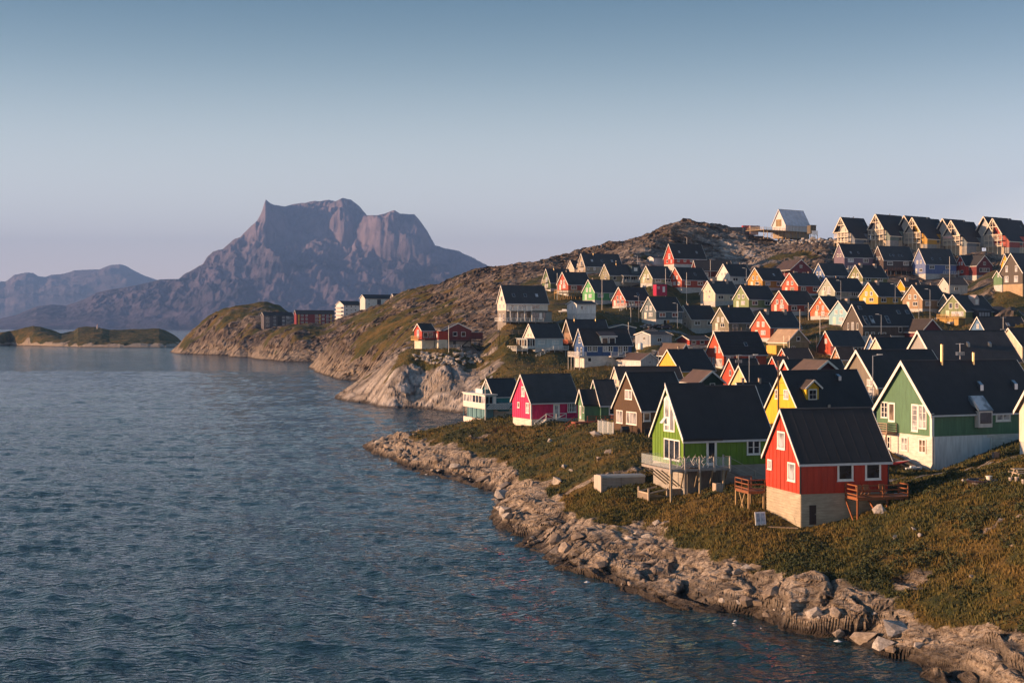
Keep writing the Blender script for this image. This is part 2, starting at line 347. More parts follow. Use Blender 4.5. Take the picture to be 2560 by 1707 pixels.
H('brown timber house with glass-screened terrace and black fence', 1605,1535,1718,1024,934.4,1080,1088, WD, D=196, W=8.2, gw='px', lw='px', f=(.09,.06,.05), woodh=1, wallk='wood')
H('lime green house on a concrete base with glass-railed deck and antlers', 1710.8,1632,1926,1097,972.8,1166,1243, LIM, D=146, W=7.5, gw='px', lw='px', f=(.40,.37,.33), lime=1)
H('scarlet red house on a raw concrete base nearest the shore rocks', 2001.5,1915,2219,1154,1029.5,1235,1324, (.48,.038,.011), D=124, W=7.0, gw='px', lw='px', f=(.46,.39,.29), redh=1)
H('bright yellow house with yellow gabled dormer behind the red house', 2006,1908,2190,1046,932,1075,1085, BRI, D=188, W=8.5, gw='px', lw='none', yelh=1)
H('large dark green house with white lower storey beside the gravel track', 2330.5,2192,2610,1032,906.6,1091,1180, DKG, D=170, W=10.5, gw='px', lw='px', f=(.80,.73,.66), bigg=1, barge=.36)
H('white-gabled house cut off by the right edge of the picture', 2620,2548,2700,1034,960,1115,1140, (.78,.68,.56), D=150, W=7, gw='none', lw='none', barge=.3)

def solve(d):
    D = d['D']; c = d['c']; X = (c - 1280) / F * D
    if d['ax'] == 'u':
        gg = (d['g'] - 1280) / F; A = (X - gg * D)
        s = A / (d['W'] * math.sqrt(1 + gg*gg)); s = max(-.95, min(.95, s))
        t = math.degrees(math.asin(s) - math.atan(gg)) if d['t'] is None else d['t']
        t = max(6, min(38, t)); tr = R(t)
        d['W'] = A / (math.sin(tr) + gg * math.cos(tr))
    else:
        t = d['t'] or 16; tr = R(t)
    rr = (d['r'] - 1280) / F
    L = (rr * D - X) / (math.cos(tr) - rr * math.sin(tr))
    if d['ax'] == 'v': d['W'] = d['dep']
    d['L'] = L; d['t'] = t
    d['o'] = P(c, d['b'], D)                    # near corner at the foot of the wall
    d['hw'] = (d['b'] - d['e']) / F * D
    if d['ax'] == 'u': Da = D + d['W'] / 2 * math.cos(tr)
    else: Da = D + L / 2 * math.sin(tr)
    d['hr'] = CAMH + (HOR - d['k']) / F * Da - d['o'].z - d['hw']
    d['fh'] = (d['fb'] - d['b']) / F * D
    return d
_rr = random.Random(3)
for d in HS:
    solve(d)
    if d['roof'] == RF and d['D'] > 200: d['roof'] = _rr.choice([RF, RF, (.030,.028,.028), (.026,.021,.019), (.038,.036,.037)])
# the five balcony houses on the skyline: corner, left edge, right end, eave, apex, floor, foot
TOPS = [
 ('leftmost balcony house on the skyline with blue-grey side walls', 2120.3,2085.2,2176,579.6,545.1,604,622,(.16,.20,.27),0, (2136,2166,590)),
 ('second balcony house from the left on the skyline with grey-green side walls', 2208.7,2170,2271.8,572.6,537.5,598,610,(.20,.27,.24),0, (2224,2254,584.7)),
 ('tallest skyline balcony house with yellow inner walls and a second roof behind', 2301.3,2261.4,2365.8,580.5,546,607,630,(.72,.38,.02),1, (2317,2349,593)),
 ('fourth skyline balcony house with a pink sheet on its railing', 2399.5,2357.4,2455,588.9,553.5,612,636,(.17,.23,.28),1, (2416,2449,602.6)),
 ('rightmost skyline balcony house with red side walls', 2504.7,2459.8,2575,586,548.2,615,641,(.50,.06,.03),1, (2522,2557,600)),
]
TS = []
for q in TOPS:
    d = dict(label=q[0], c=q[1], g=q[2], r=q[3], e=q[4], k=q[5], b=q[6], fb=q[7], col=q[8], rear=q[9], ext=q[10], D=645, W=8.4, ax='u', t=None)
    TS.append(solve(d))
# apartment blocks far off
BL = []
BL.append(solve(dict(dict(label='dark grey four-storey block with white windows, leftmost on the far headland', W=10, ax='u', t=None, f=(.5,.46,.4), roof=RF, rise=1.0, barge=.3, darke=1), c=660,g=652.5,r=733,e=789,k=781,b=825,fb=827,D=1075,col=(.115,.10,.11),W=9)))
BL.append(solve(dict(dict(label='dark red four-storey block with orange panels on the far headland', W=10, ax='u', t=None, f=(.5,.46,.4), roof=RF, rise=1.0, barge=.3, darke=1), c=741,g=735.5,r=836,e=785,k=776,b=820,fb=824,D=1045,col=(.24,.02,.02),W=9)))
BL.append(solve(dict(dict(label='white four-storey block with rounded balconies at its left end', W=10, ax='u', t=None, f=(.5,.46,.4), roof=RF, rise=1.0, barge=.3, darke=1), c=859,g=840,r=904,e=762,k=753,b=799,fb=806,D=990,col=(.80,.76,.72),W=9,f=(.62,.54,.40))))
BL.append(solve(dict(dict(label='pale block with one dark stair opening, right of the white balcony block', W=10, ax='u', t=None, f=(.5,.46,.4), roof=RF, rise=2, barge=.3, darke=1), c=913,g=900,r=980.5,e=746,k=737,b=775,fb=786,D=960,col=(.70,.68,.62),W=9,f=(.34,.38,.46))))
BL.append(solve(dict(dict(label='pale block half sunk behind the hill, rightmost on the far headland', W=10, ax='u', t=None, f=(.5,.46,.4), roof=RF, rise=2, barge=.3, darke=1), c=986,g=977.5,r=1032,e=744,k=735,b=772,fb=776,D=930,col=(.66,.62,.54),W=8)))
# ------------------------------------------------------------------ numeric noise
def _h(ix, iy, s):
    n = (ix.astype(np.int64) * 374761393 + iy.astype(np.int64) * 668265263 + s * 1442695041) & 0xffffffff
    n = ((n ^ (n >> 13)) * 1274126177) & 0xffffffff
    return ((n ^ (n >> 16)) & 0xffff) / 65535.0
def perlin(x, y, s=0):
    x0 = np.floor(x); y0 = np.floor(y); fx = x - x0; fy = y - y0
    ux = fx*fx*fx*(fx*(fx*6-15)+10); uy = fy*fy*fy*(fy*(fy*6-15)+10)
    def g(dx, dy):
        a = _h(x0+dx, y0+dy, s) * 2 * np.pi
        return np.cos(a)*(fx-dx) + np.sin(a)*(fy-dy)
    a = g(0,0)*(1-ux) + g(1,0)*ux; b = g(0,1)*(1-ux) + g(1,1)*ux
    return (a*(1-uy) + b*uy) * 1.5
def fbm(x, y, o=5, s=0, gain=.5, ridged=False):
    r = 0; a = 1; t = 0
    for i in range(o):
        n = perlin(x, y, s+i)
        if ridged: n = 1 - 2*np.abs(n)
        r = r + a*n; t += a; a *= gain; x = x*2.03+17.1; y = y*2.03-9.7
    return r / t
def blocks(x, y, s):
    """cracked rock: every cell has its own level and tilt; returns height and distance to the crack"""
    ix = np.floor(x); iy = np.floor(y)
    f1 = np.full(x.shape, 9.0); f2 = np.full(x.shape, 9.0); hh = np.zeros(x.shape)
    for dx in (-1,0,1):
        for dy in (-1,0,1):
            cx = ix+dx; cy = iy+dy
            jx = cx + .1+.8*_h(cx,cy,s); jy = cy + .1+.8*_h(cx,cy,s+1)
            d = np.maximum(np.abs(x-jx)*1.15, np.abs(y-jy)) * .6 + .4*np.hypot(x-jx, y-jy)
            lev = _h(cx,cy,s+2) - .5 + (_h(cx,cy,s+3)-.5)*1.5*(x-jx) + (_h(cx,cy,s+4)-.5)*1.5*(y-jy)
            m = d < f1
            f2 = np.where(m, f1, np.minimum(f2, d)); hh = np.where(m, lev, hh); f1 = np.where(m, d, f1)
    return hh, f2 - f1

# ------------------------------------------------------------------ the lie of the land: control points
CT = []   # (X, Y, Z, rockiness)
def cp(px, py, D, rock=.3):
    p = P(px, py, D); CT.append((p.x, p.y, p.z, rock))
def cz(px, D, z, rock=.3): CT.append(((px-1280)/F*D, D, z, rock))
SHORE1 = [(3200,2010),(2900,1900),(2700,1830),(2500,1755),(2330,1702),(2200,1644),(2107,1604),(2000,1578),(1900,1556),(1790,1536),(1631,1494),(1512,1460),(1411,1433),(1343,1387),(1292,1354),
          (1228,1277),(1250,1250),(1200,1219),(1130,1196),(1090,1190),(1010,1165),(950,1140),(914,1112)]
SHORE2 = [(1160,1035),(1090,1025),(1040,1020),(1000,1018),(925,1010),(870,1003),(838,995)]
SHORE3 = [(890,952),(850,950),(820,940),(790,930),(775,920)]
SHORE4 = [(790,905),(740,904),(680,900),(620,893),(572,888),(530,887),(480,885),(435,882)]
for S in (SHORE1, SHORE2, SHORE3, SHORE4):
    for px, py in S:
        D = CAMH*F/(py-HOR); cz(px, D, 0, .95)
        # seabed a little way out, towards the camera and the left
        k = .035 if S is not SHORE4 else .03
        cz(px - (40 if S is SHORE1 else 8), D*(1-k), -1.6 - D*.002, 1)
# behind the tips: water again
for px, D, z in [(905,285,-2),(960,292,-2.5),(1040,296,-2.5),(1110,300,-2),(1150,318,-1.2),(1165,338,-.8),(860,300,-5),(760,330,-7),(700,250,-7),(1000,330,-3),(1080,325,-2.5),
                 (820,470,-2.5),(850,520,-2),(790,560,-4),(700,640,-6),(880,505,-1.2),(700,500,-8),(600,800,-6),(700,820,-4),(750,800,-3),(380,1200,-6),(300,1000,-9),(400,900,-9),(500,1000,-6),
                 (350,1500,-8),(435,1330,-5),(900,230,-5),(800,200,-8),(1000,190,-6),(1150,165,-5),(1200,140,-6),(1400,110,-6),(1600,100,-5),(1800,92,-4),(2000,86,-4),(2200,80,-4),(2400,72,-4),
                 (600,120,-10),(200,200,-12),(0,400,-12),(200,800,-12),(100,1400,-12),(1000,110,-9),(1400,80,-8),(2000,64,-6),(1600,64,-8),(1000,62,-9),(3200,64,6),(2700,66,-.5)]:
    cz(px, D, z, 1)
# first headland, shore slope and foreground meadow
for px, py, D, r in [(960,1096,262,.6),(1040,1078,262,.25),(1100,1075,250,.2),(1150,1062,247,.15),(1200,1130,214,.4),(1300,1170,190,.35),(1400,1150,185,.1),(1450,1080,207,.05),(1300,1100,222,.1),(1560,1120,172,0),
                     (1440,1262,151,.5),(1400,1205,168,.45),(1545,1235,150,.1),(1560,1310,138,.2),(1500,1300,140,.55),(1640,1345,131,.2),(1700,1300,134,0),(1800,1300,128,0),(1640,1395,124,.6),(1740,1395,121,.55),(1850,1390,117,.15),(1830,1430,114,.6),(2000,1410,111,.1),
                     (1990,1460,107,.55),(2100,1380,113,0),(2200,1310,119,0),(2110,1490,103,.6),(2260,1520,99,.6),(2300,1240,124,0),(2420,1195,131,0),(2560,1165,130,0),(2560,1220,116,0),(2450,1290,110,0),(2500,1400,100,0),
                     (2500,1540,91,.1),(2400,1565,93,.6),(2330,1480,100,.1),(2200,1430,106,.1),(2560,1625,86.5,.6),(2640,1690,82,.5),(2700,1500,86,0),(2800,1300,95,0),(3200,1300,80,.1),(3200,1700,68,.2),
                     (2240,1205,142,0),(2340,1190,150,0),(2460,1165,152,0),(2560,1140,155,0),(1560,1260,146,0),(1500,1150,168,0),(2250,1185,160,0),(2500,1135,165,0)]:
    cp(px, py, D, r)
# village valley and second headland
for px, py, D, r in [(1100,965,385,.8),(1000,960,388,.85),(930,950,425,.9),(880,972,436,.95),(1160,992,370,.8),(1250,960,345,.3),(1180,935,395,.5),(1180,900,410,.4),(1060,930,405,.7),(985,893,430,.8),(1040,880,415,.5),
                     (930,932,440,.8),(1100,900,428,.6),(1200,885,430,.3),(1300,905,380,.15),(1400,930,350,.1),(1360,950,300,.1),(1490,905,385,.2),(1240,838,440,.5),(1180,860,430,.3),(1330,800,445,.45),(1400,800,440,.4),
                     (1470,830,430,.3),(1540,800,450,.25),(1620,822,435,.1),(1700,815,450,.2),(1500,775,480,.25),(1640,880,380,.1),(1590,885,375,.05),(1960,800,440,.1),(2010,850,385,.05),(2100,850,390,.05),(2050,830,410,.1),(2240,800,420,.2),
                     (2480,730,445,.5),(2400,740,470,.3),(2450,770,430,.5),(2530,760,380,.7),(2560,800,350,.6),(2520,700,480,.6),(2330,720,500,.3),(2350,800,415,.15)]:
    cp(px, py, D, r)
# hill and skyline
for px, py, D, r in [(1213,668,720,.75),(1252,666,700,.8),(1300,662,690,.85),(1360,652,690,.85),(1456,623,690,.9),(1524,606,690,.9),(1600,598,690,.9),(1654,566,690,1),(1720,555,690,1),(1800,569,690,1),(1850,584,680,1),
                     (1905,602,664,1),(1960,608,655,.8),(2035,600,715,1),(2000,608,655,1),(1960,604,690,1),(2085,595,700,.8),(1143,691,740,.7),(1100,713,760,.7),(1029,738,860,.65),(980,783,880,.7),(905,800,920,.7),
                     (1230,720,600,.75),(1330,690,600,.8),(1500,640,640,.85),(1650,610,620,.9),(1750,600,660,.95),(1750,640,628,.95),(1850,622,645,1),(1850,652,620,1),(1950,615,635,.95),(1950,644,615,.55),(2050,625,625,.6),(2060,604,645,.8),
                     (2060,652,600,.5),(2180,622,622,.7),(2270,640,622,.8),(2350,650,620,.5),(2450,642,620,.6),(2560,645,625,.85),(2480,672,545,.4),(2560,664,560,.8),
                     (1100,800,560,.7),(1150,770,590,.75),(1000,800,640,.6),(950,870,590,.35),(1000,850,520,.4),(900,900,600,.5),(860,870,660,.75),(880,820,760,.5),(1180,740,620,.75),(1060,760,690,.7),
                     (820,880,750,.7),(740,850,920,.6),(800,838,940,.55),(680,850,960,.5),(650,835,1060,.5),(600,860,1040,.55),(560,830,1110,.5),(700,835,1020,.5),(760,822,1050,.5),(850,815,1000,.6),(470,860,1150,.6),(520,800,1170,.45),(600,775,1180,.4),(655,768,1190,.4),(700,776,1190,.4),(720,795,1190,.4),
                     (840,800,1060,.6),(980,770,960,.6),(440,876,1180,.8)]:
    cp(px, py, D, r)
for px, D, z in [(1200,900,30),(1400,900,35),(1600,900,40),(1800,900,45),(2000,900,44),(2200,800,50),(2400,800,50),(2600,800,52),(2900,560,56),(3200,560,56),(1200,1200,15),(1600,1300,20),(2000,1300,30),(2600,1300,30),(3200,1300,30),
                 (900,1150,12),(700,1300,-4),(600,1290,0),(900,1400,-6),(1200,1500,2),(2900,400,36),(3200,400,36),(2900,250,20),(3200,250,22),(2900,170,10),(3200,120,9),(2700,700,50),(3200,800,50),(500,1600,-6),(1000,1700,-6),(2000,1700,10),(3200,1700,10)]:
    cz(px, D, z, .7)
def corners(d):
    t = R(d['t']); u = Vector((math.cos(t), math.sin(t), 0)); v = Vector((-math.sin(t), math.cos(t), 0))
    return u, v
FOOT = []
for d in HS + TS + BL:
    u, v = corners(d); base = d['o'].z - d['fh']; o = d['o']
    rock = .8 if d['D'] > 550 else (.25 if d['D'] > 380 else .05)
    CT.append((o.x, o.y - .5, base + .15, rock))
    FOOT.append((o.x, o.y, u.x, u.y, d['L'], d['W'], d['o'].z - .25, base))
    if d['fh'] < 1.5 or d['D'] > 250:
        q = o + u * d['L']; CT.append((q.x, q.y - .5, base + .3 + .05*d['L'], rock))
CTA = np.array(CT)
_l = (CTA[:,1] > 600) & (CTA[:,1] < 800) & (CTA[:,3] >= .7) & (CTA[:,2] > 38); CTA[_l,2] -= 3.6
_l = (CTA[:,1] > 500) & (CTA[:,0] < -20) & (CTA[:,2] > 1.5); CTA[_l,3] = CTA[_l,3]*.85

def warp(x, y):
    y = np.maximum(y, 20.0); return x / y * 4.0, np.log(y) * 1.25
def tps_fit(A, lam):
    a, b = warp(A[:,0], A[:,1]); n = len(a)
    d2 = (a[:,None]-a[None])**2 + (b[:,None]-b[None])**2
    K = .5*d2*np.log(d2 + 1e-12); K[np.diag_indices(n)] = 0
    K += np.eye(n)*lam
    Pm = np.c_[np.ones(n), a, b]; M = np.zeros((n+3, n+3)); M[:n,:n] = K; M[:n,n:] = Pm; M[n:,:n] = Pm.T
    rhs = np.zeros((n+3, 2)); rhs[:n,0] = A[:,2]; rhs[:n,1] = A[:,3]
    return a, b, np.linalg.solve(M, rhs)
TA, TB, TW = tps_fit(CTA, 2e-4)
def tps(x, y):
    a, b = warp(x, y); out = np.empty((a.size, 2)); n = len(TA)
    a = a.ravel(); b = b.ravel()
    for i in range(0, a.size, 8192):
        aa = a[i:i+8192]; bb = b[i:i+8192]
        d2 = (aa[:,None]-TA[None])**2 + (bb[:,None]-TB[None])**2
        out[i:i+8192] = (.5*d2*np.log(d2+1e-12)) @ TW[:n] + np.c_[np.ones(aa.size), aa, bb] @ TW[n:]
    return out[:,0], out[:,1]

def land(x, y, base=None, detail=True):
    """ground height and rock share at world points"""
    x = np.asarray(x, float); y = np.asarray(y, float); shp = x.shape; x = x.ravel(); y = y.ravel()
    z, rk = tps(x, y) if base is None else base
    rk = np.clip(rk, 0, 1)
    dist = np.hypot(x, y)
    # shore rock: bare below about two metres, the turf edge wanders
    edge = fbm(x*.09, y*.09, 4, 31)*1.5 + fbm(x*.5, y*.5, 3, 37)*.5
    near = 1/(1+np.exp((z - 2.55 - edge*1.1)*3.2))
    hill = 1/(1+np.exp(-((rk-.5)*5 + fbm(x*.05, y*.05, 5, 41)*4.2 + fbm(x*.35,y*.35,3,43)*1.2)*2.2))
    far = np.clip((dist-230)/120, 0, 1)
    outc = np.clip((fbm(x*.055, y*.09, 4, 77)-.36)*6, 0, 1)*np.clip((330-dist)/60, 0, 1)*.95
    rock = np.clip(near + outc + hill*(far*.95 + (1-far)*np.clip(rk*1.2-.25,0,.6)), 0, 1)
    # strata run down to the left, dip towards the water
    ca, sa = math.cos(R(-62)), math.sin(R(-62))
    p = x*ca + y*sa; q = -x*sa + y*ca
    sc = 1 + np.clip((dist-180)/260, 0, 1.4)         # larger forms on the far hill
    def strata(p, q, a1, b1_, a2, b2_, a3, b3_):
        B1, c1 = blocks(p/a1 + wx*.3, q/b1_ + wy*.5, 11)
        B2, c2 = blocks(p/a2 + wx*.5, q/b2_ + wy*.7, 23)
        B3, c3 = blocks(p/a3, q/b3_, 29)
        return B1, c1, B2, c2, B3
    nearby = dist < 310
    wx = fbm(x*.12/sc, y*.12/sc, 3, 3)*2.2; wy = fbm(x*.12/sc, y*.12/sc, 3, 9)*2.2
    rel = np.zeros(x.shape); crack = np.ones(x.shape)
    wx0, wy0 = wx, wy
    for msk, kind in ((nearby, 0), (~nearby, 1)):
        if not msk.any(): continue
        wx = wx0[msk]; wy = wy0[msk]; s_ = sc[msk]; X_ = x[msk]; Y_ = y[msk]
        if kind == 0:
            pm = p[msk]; qm = q[msk] + fbm(X_*.05, Y_*.05, 3, 83)*3
            B1, c1, B2, c2, B3 = strata(pm, qm, 13., 3.2, 3.4, 2.5, 2.2, .6)
            # tilted slabs stepping down towards the water
            def step(v, e=.28):
                v = v - np.floor(v); return np.where(v < 1-e, v/(1-e), .5+.5*np.cos((v-(1-e))/e*np.pi))
            s1 = step(qm/3.1 + wy*.35 + pm*.02); s2 = step(qm/1.15 + wy*.5, .34)
            pat = np.clip(fbm(X_*.07, Y_*.07, 3, 87)*1.6 + .5, 0, 1)
            e1 = np.clip(c1/.2, 0, 1); e1 = e1*e1*(3-2*e1); e2 = np.clip(c2/.28, 0, 1); e2 = e2*e2*(3-2*e2)
            r_ = B1*e1*(.35+.55*pat) + B2*e2*(.12+.26*pat) - (s1-.5)*.42 - (s2-.5)*.10 + fbm(X_*.45, Y_*.45, 3, 88)*.35
        else:
            # far hill: bulging, tilted outcrops with gullies running down to the left
            P_ = X_*.85 + Y_*1.0; Q_ = -X_*.35 + Y_*2.3
            B1, c1, B2, c2, B3 = strata(P_/s_, Q_/s_, 7.5, 4.6, 3.1, 1.7, 1.3, .9)
            r_ = B1*.75 + B2*.6 + B3*.3 + fbm(X_*.06, Y_*.13, 5, 19, ridged=True)*1.0 + fbm(X_*.3, Y_*.6, 3, 20)*.35
        k = np.minimum(np.clip(c1*4, 0, 1), np.clip(c2*3.0+.25, 0, 1)); crack[msk] = k
        rel[msk] = r_ + fbm(X_*1.1, Y_*1.1, 3, 71)*.10 - (1-k)*(.28 if kind == 0 else .5)
    amp = rock * np.clip((z+1.2)/1.6, .35, 1)
    slabby = np.clip((9-z)/5, 0, 1)*np.clip((dist-300)/40, 0, 1)
    relief = rel*amp*np.where(dist < 300, 1, .62)*np.clip(sc**.55, 1, 2.1)*(1-.45*slabby)
    soft = fbm(x*.16, y*.16, 4, 51)*.75 + fbm(x*.75, y*.75, 4, 57)*.26 + np.abs(fbm(x*1.9, y*1.9, 2, 59))*.14
    big = fbm(x*.022, y*.022, 4, 61, ridged=True)*3.2*np.clip((dist-420)/250, 0, 1)*np.clip((z-2)/8, 0, 1)
    big = big + (fbm(x*.055, y*.12, 5, 65, ridged=True)*1.5 + fbm(x*.2, y*.4, 4, 66)*.7)*np.clip((dist-430)/150, 0, 1)*np.clip((z+.5)/3, 0, 1)
    keep = np.ones(x.shape)
    for fx, fy, ux, uy, L, Wd, cap, bs in FOOT:
        m = (np.abs(x-fx) < 45) & (np.abs(y-fy) < 45)
        if not m.any(): continue
        dx = x[m]-fx; dy = y[m]-fy
        a = dx*ux + dy*uy; b = -dx*uy + dy*ux
        ex = np.maximum(np.maximum(-a, a-L), 0); ey = np.maximum(np.maximum(-b, b-Wd), 0); e = np.hypot(ex, ey)
        keep[m] = np.minimum(keep[m], np.clip((e-.2)/4.5, 0, 1))
    ppx = x/np.maximum(y, 1)*F + 1280
    vill = np.clip((ppx-1240)/60, 0, 1)*np.clip((y-290)/30, 0, 1)*np.clip((610-y)/30, 0, 1)
    zz = z + (relief*(1-.55*vill) + soft*(1-rock)*.9*(1-.55*vill) + big*(1-.95*vill)) * (.12 + .88*keep) - .7*vill*keep
    for fx, fy, ux, uy, L, Wd, cap, bs in FOOT:
        m = (np.abs(x-fx) < 32) & (np.abs(y-fy) < 32)
        if not m.any(): continue
        dx = x[m]-fx; dy = y[m]-fy
        a = dx*ux + dy*uy; b = -dx*uy + dy*ux
        ex = np.maximum(np.maximum(-a, a-L), 0); ey = np.maximum(np.maximum(-b, 0), 0); back = np.maximum(b-Wd, 0); e = np.hypot(ex, ey)
        # the ground never climbs over the wall foot, nor over what lies in front of the wall
        lim = cap + e*.5 + back*.9
        zz[m] = np.minimum(zz[m], lim)
    return zz.reshape(shp), rock.reshape(shp), (1-crack).reshape(shp)
def ground(x, y):
    z, r, c = land(np.array([x]), np.array([y])); return float(z[0])
def hits(pts, Dlo=None):
    """where the sight lines through photograph points meet the ground: (px, py, Dmin, Dmax)"""
    res = []
    for px, py, D0, D1 in pts:
        n = 70; Ds = np.linspace(D0, D1, n); X = (px-1280)/F*Ds; Z = CAMH + (HOR-py)/F*Ds
        g, _, _ = land(X, Ds); k = np.where(g >= Z)[0]
        k = int(k[0]) if len(k) else n-1
        res.append(Vector((X[k], Ds[k], float(g[k]))))
    return res

# ------------------------------------------------------------------ ground mesh
def ground_patch(cols, D, name):
    NA, ND = len(cols), len(D)
    tx = (cols-1280)/F; X = D[:,None]*tx[None]; Y = np.repeat(D[:,None], NA, 1)
    # thin-plate surface on a coarse net, then interpolated
    ia = np.arange(0, NA, 4); ia = np.append(ia, NA-1) if ia[-1] != NA-1 else ia
    idd = np.arange(0, ND, 5); idd = np.append(idd, ND-1) if idd[-1] != ND-1 else idd
    z0, r0 = tps(X[np.ix_(idd, ia)], Y[np.ix_(idd, ia)])
    z0 = z0.reshape(len(idd), len(ia)); r0 = r0.reshape(len(idd), len(ia))
    def up(m):
        t = np.empty((len(idd), NA))
        for i in range(len(idd)): t[i] = np.interp(np.arange(NA), ia, m[i])
        o = np.empty((ND, NA))
        for j in range(NA): o[:,j] = np.interp(np.arange(ND), idd, t[:,j])
        return o
    zb, rb = up(z0), up(r0)
    Z, K, C = land(X, Y, base=(zb.ravel(), rb.ravel()))
    Z = np.maximum(Z, -9)
    # overhung, layered rock faces: steep ground is pushed in and out according to its height
    gy = np.abs(np.gradient(Z, axis=0)/np.gradient(Y, axis=0)); st = np.clip((gy-.16)/.35, 0, 1)*np.clip(K*1.3+.15, 0, 1)
    sc_ = np.where(Y < 300, 1.0, np.clip(Y/230, 1.3, 3.4)); zl = Z + .13*X + fbm(X*.06/sc_, Y*.06/sc_, 3, 501)*1.6*sc_
    B, c_ = blocks(X/(5.5*sc_) + fbm(X*.06, Z*.2, 2, 503)*.6, zl/(1.15*sc_), 505); B2, _ = blocks(X/(3.2*sc_), zl/(.6*sc_), 515)
    lay = zl/(.5*sc_); lay = lay - np.floor(lay); lay = np.where(lay < .7, lay/.7, .5+.5*np.cos((lay-.7)/.3*np.pi))
    Y = Y + st*sc_*(B*1.0 + B2*.45 + (lay-.5)*.45 + fbm(X*.14/sc_, Z*.9/sc_, 2, 521)*.7)*np.where(Y < 300, .62, .8)
    C = np.maximum(C, st*np.clip(1-c_*6, 0, 1)*.9)
    idx = np.arange(ND*NA).reshape(ND, NA)
    q = np.stack([idx[:-1,:-1], idx[:-1,1:], idx[1:,1:], idx[1:,:-1]], -1).reshape(-1, 4)
    q = q[Z.ravel()[q].max(1) > -.7]
    used = np.zeros(ND*NA, bool); used[q.ravel()] = True; remap = np.cumsum(used)-1
    V = np.c_[X.ravel(), Y.ravel(), Z.ravel()][used]; q = remap[q]
    me = bpy.data.meshes.new(name); me.vertices.add(len(V)); me.vertices.foreach_set('co', V.ravel())
    me.loops.add(q.size); me.loops.foreach_set('vertex_index', q.ravel().astype(np.int32))
    me.polygons.add(len(q)); me.polygons.foreach_set('loop_start', np.arange(0, q.size, 4, dtype=np.int32))
    me.update()
    PL = np.zeros(X.shape)
    for px_, D_, rx, ry, w_ in ((1000, 395, 30, 62, .9), (1120, 378, 18, 26, 1.), (1860, 640, 11, 36, 1.), (1875, 610, 14, 16, .9), (1990, 655, 26, 14, .6), (1640, 600, 22, 30, .5)):
        cx = (px_-1280)/F*D_; PL = np.maximum(PL, w_*np.exp(-((X-cx)/rx)**2 - ((Y-D_)/ry)**2))
    PL = PL*np.clip(.75+fbm(X*.12, Y*.12, 4, 401)*1.3, 0, 1)
    Ku = K.ravel()[used]
    for nm, arr in (('rock', K), ('crack', C), ('pale', PL)):
        at = me.attributes.new(nm, 'FLOAT', 'POINT'); at.data.foreach_set('value', arr.ravel()[used].astype(np.float32))
    me.polygons.foreach_set('use_smooth', Ku[q].mean(1) < .55)      # broken rock keeps its edges
    me.update(); print(name, len(q)); return me
def ground_meshes():
    a = np.linspace(-900, 3160, 4000); w = np.where((a > 380) & (a < 2620), 1, .12); cw = np.cumsum(w)
    cn = np.interp(np.linspace(cw[0], cw[-1], 1001), cw, a); E = lambda p, q, n: np.linspace(math.log(p), math.log(q), n)
    Dn = np.exp(np.concatenate([E(60, 82, 30)[:-1], E(82, 190, 620)[:-1], E(190, 430, 230)]))
    Df = np.exp(np.concatenate([E(430, 820, 460)[:-1], E(820, 1250, 330)[:-1], E(1250, 1650, 30)]))
    return ground_patch(cn, Dn, 'ground'), ground_patch(cn[::2], Df, 'hillside')
def attr(nt, name):
    a = nt.nodes.new('ShaderNodeAttribute'); a.attribute_name = name; return a.outputs['Fac']
GRASS_STOPS = [(.37, (.018,.024,.010)), (.44, (.042,.050,.014)), (.50, (.085,.074,.019)), (.56, (.130,.086,.023)), (.66, (.22,.140,.042))]
def grass_color(nt, wp):
    n1 = noise(nt, .075, 6, .66, wp, .9); n2 = noise(nt, .6, 5, .65, wp); n3 = noise(nt, 4.0, 4, .7, wp)
    v = mth(nt, 'ADD', mth(nt, 'MULTIPLY', n1.outputs[0], .62), mth(nt, 'ADD', mth(nt, 'MULTIPLY', n2.outputs[0], .30), mth(nt, 'MULTIPLY', n3.outputs[0], .10)))
    return ramp(nt, v, GRASS_STOPS), n2, n3
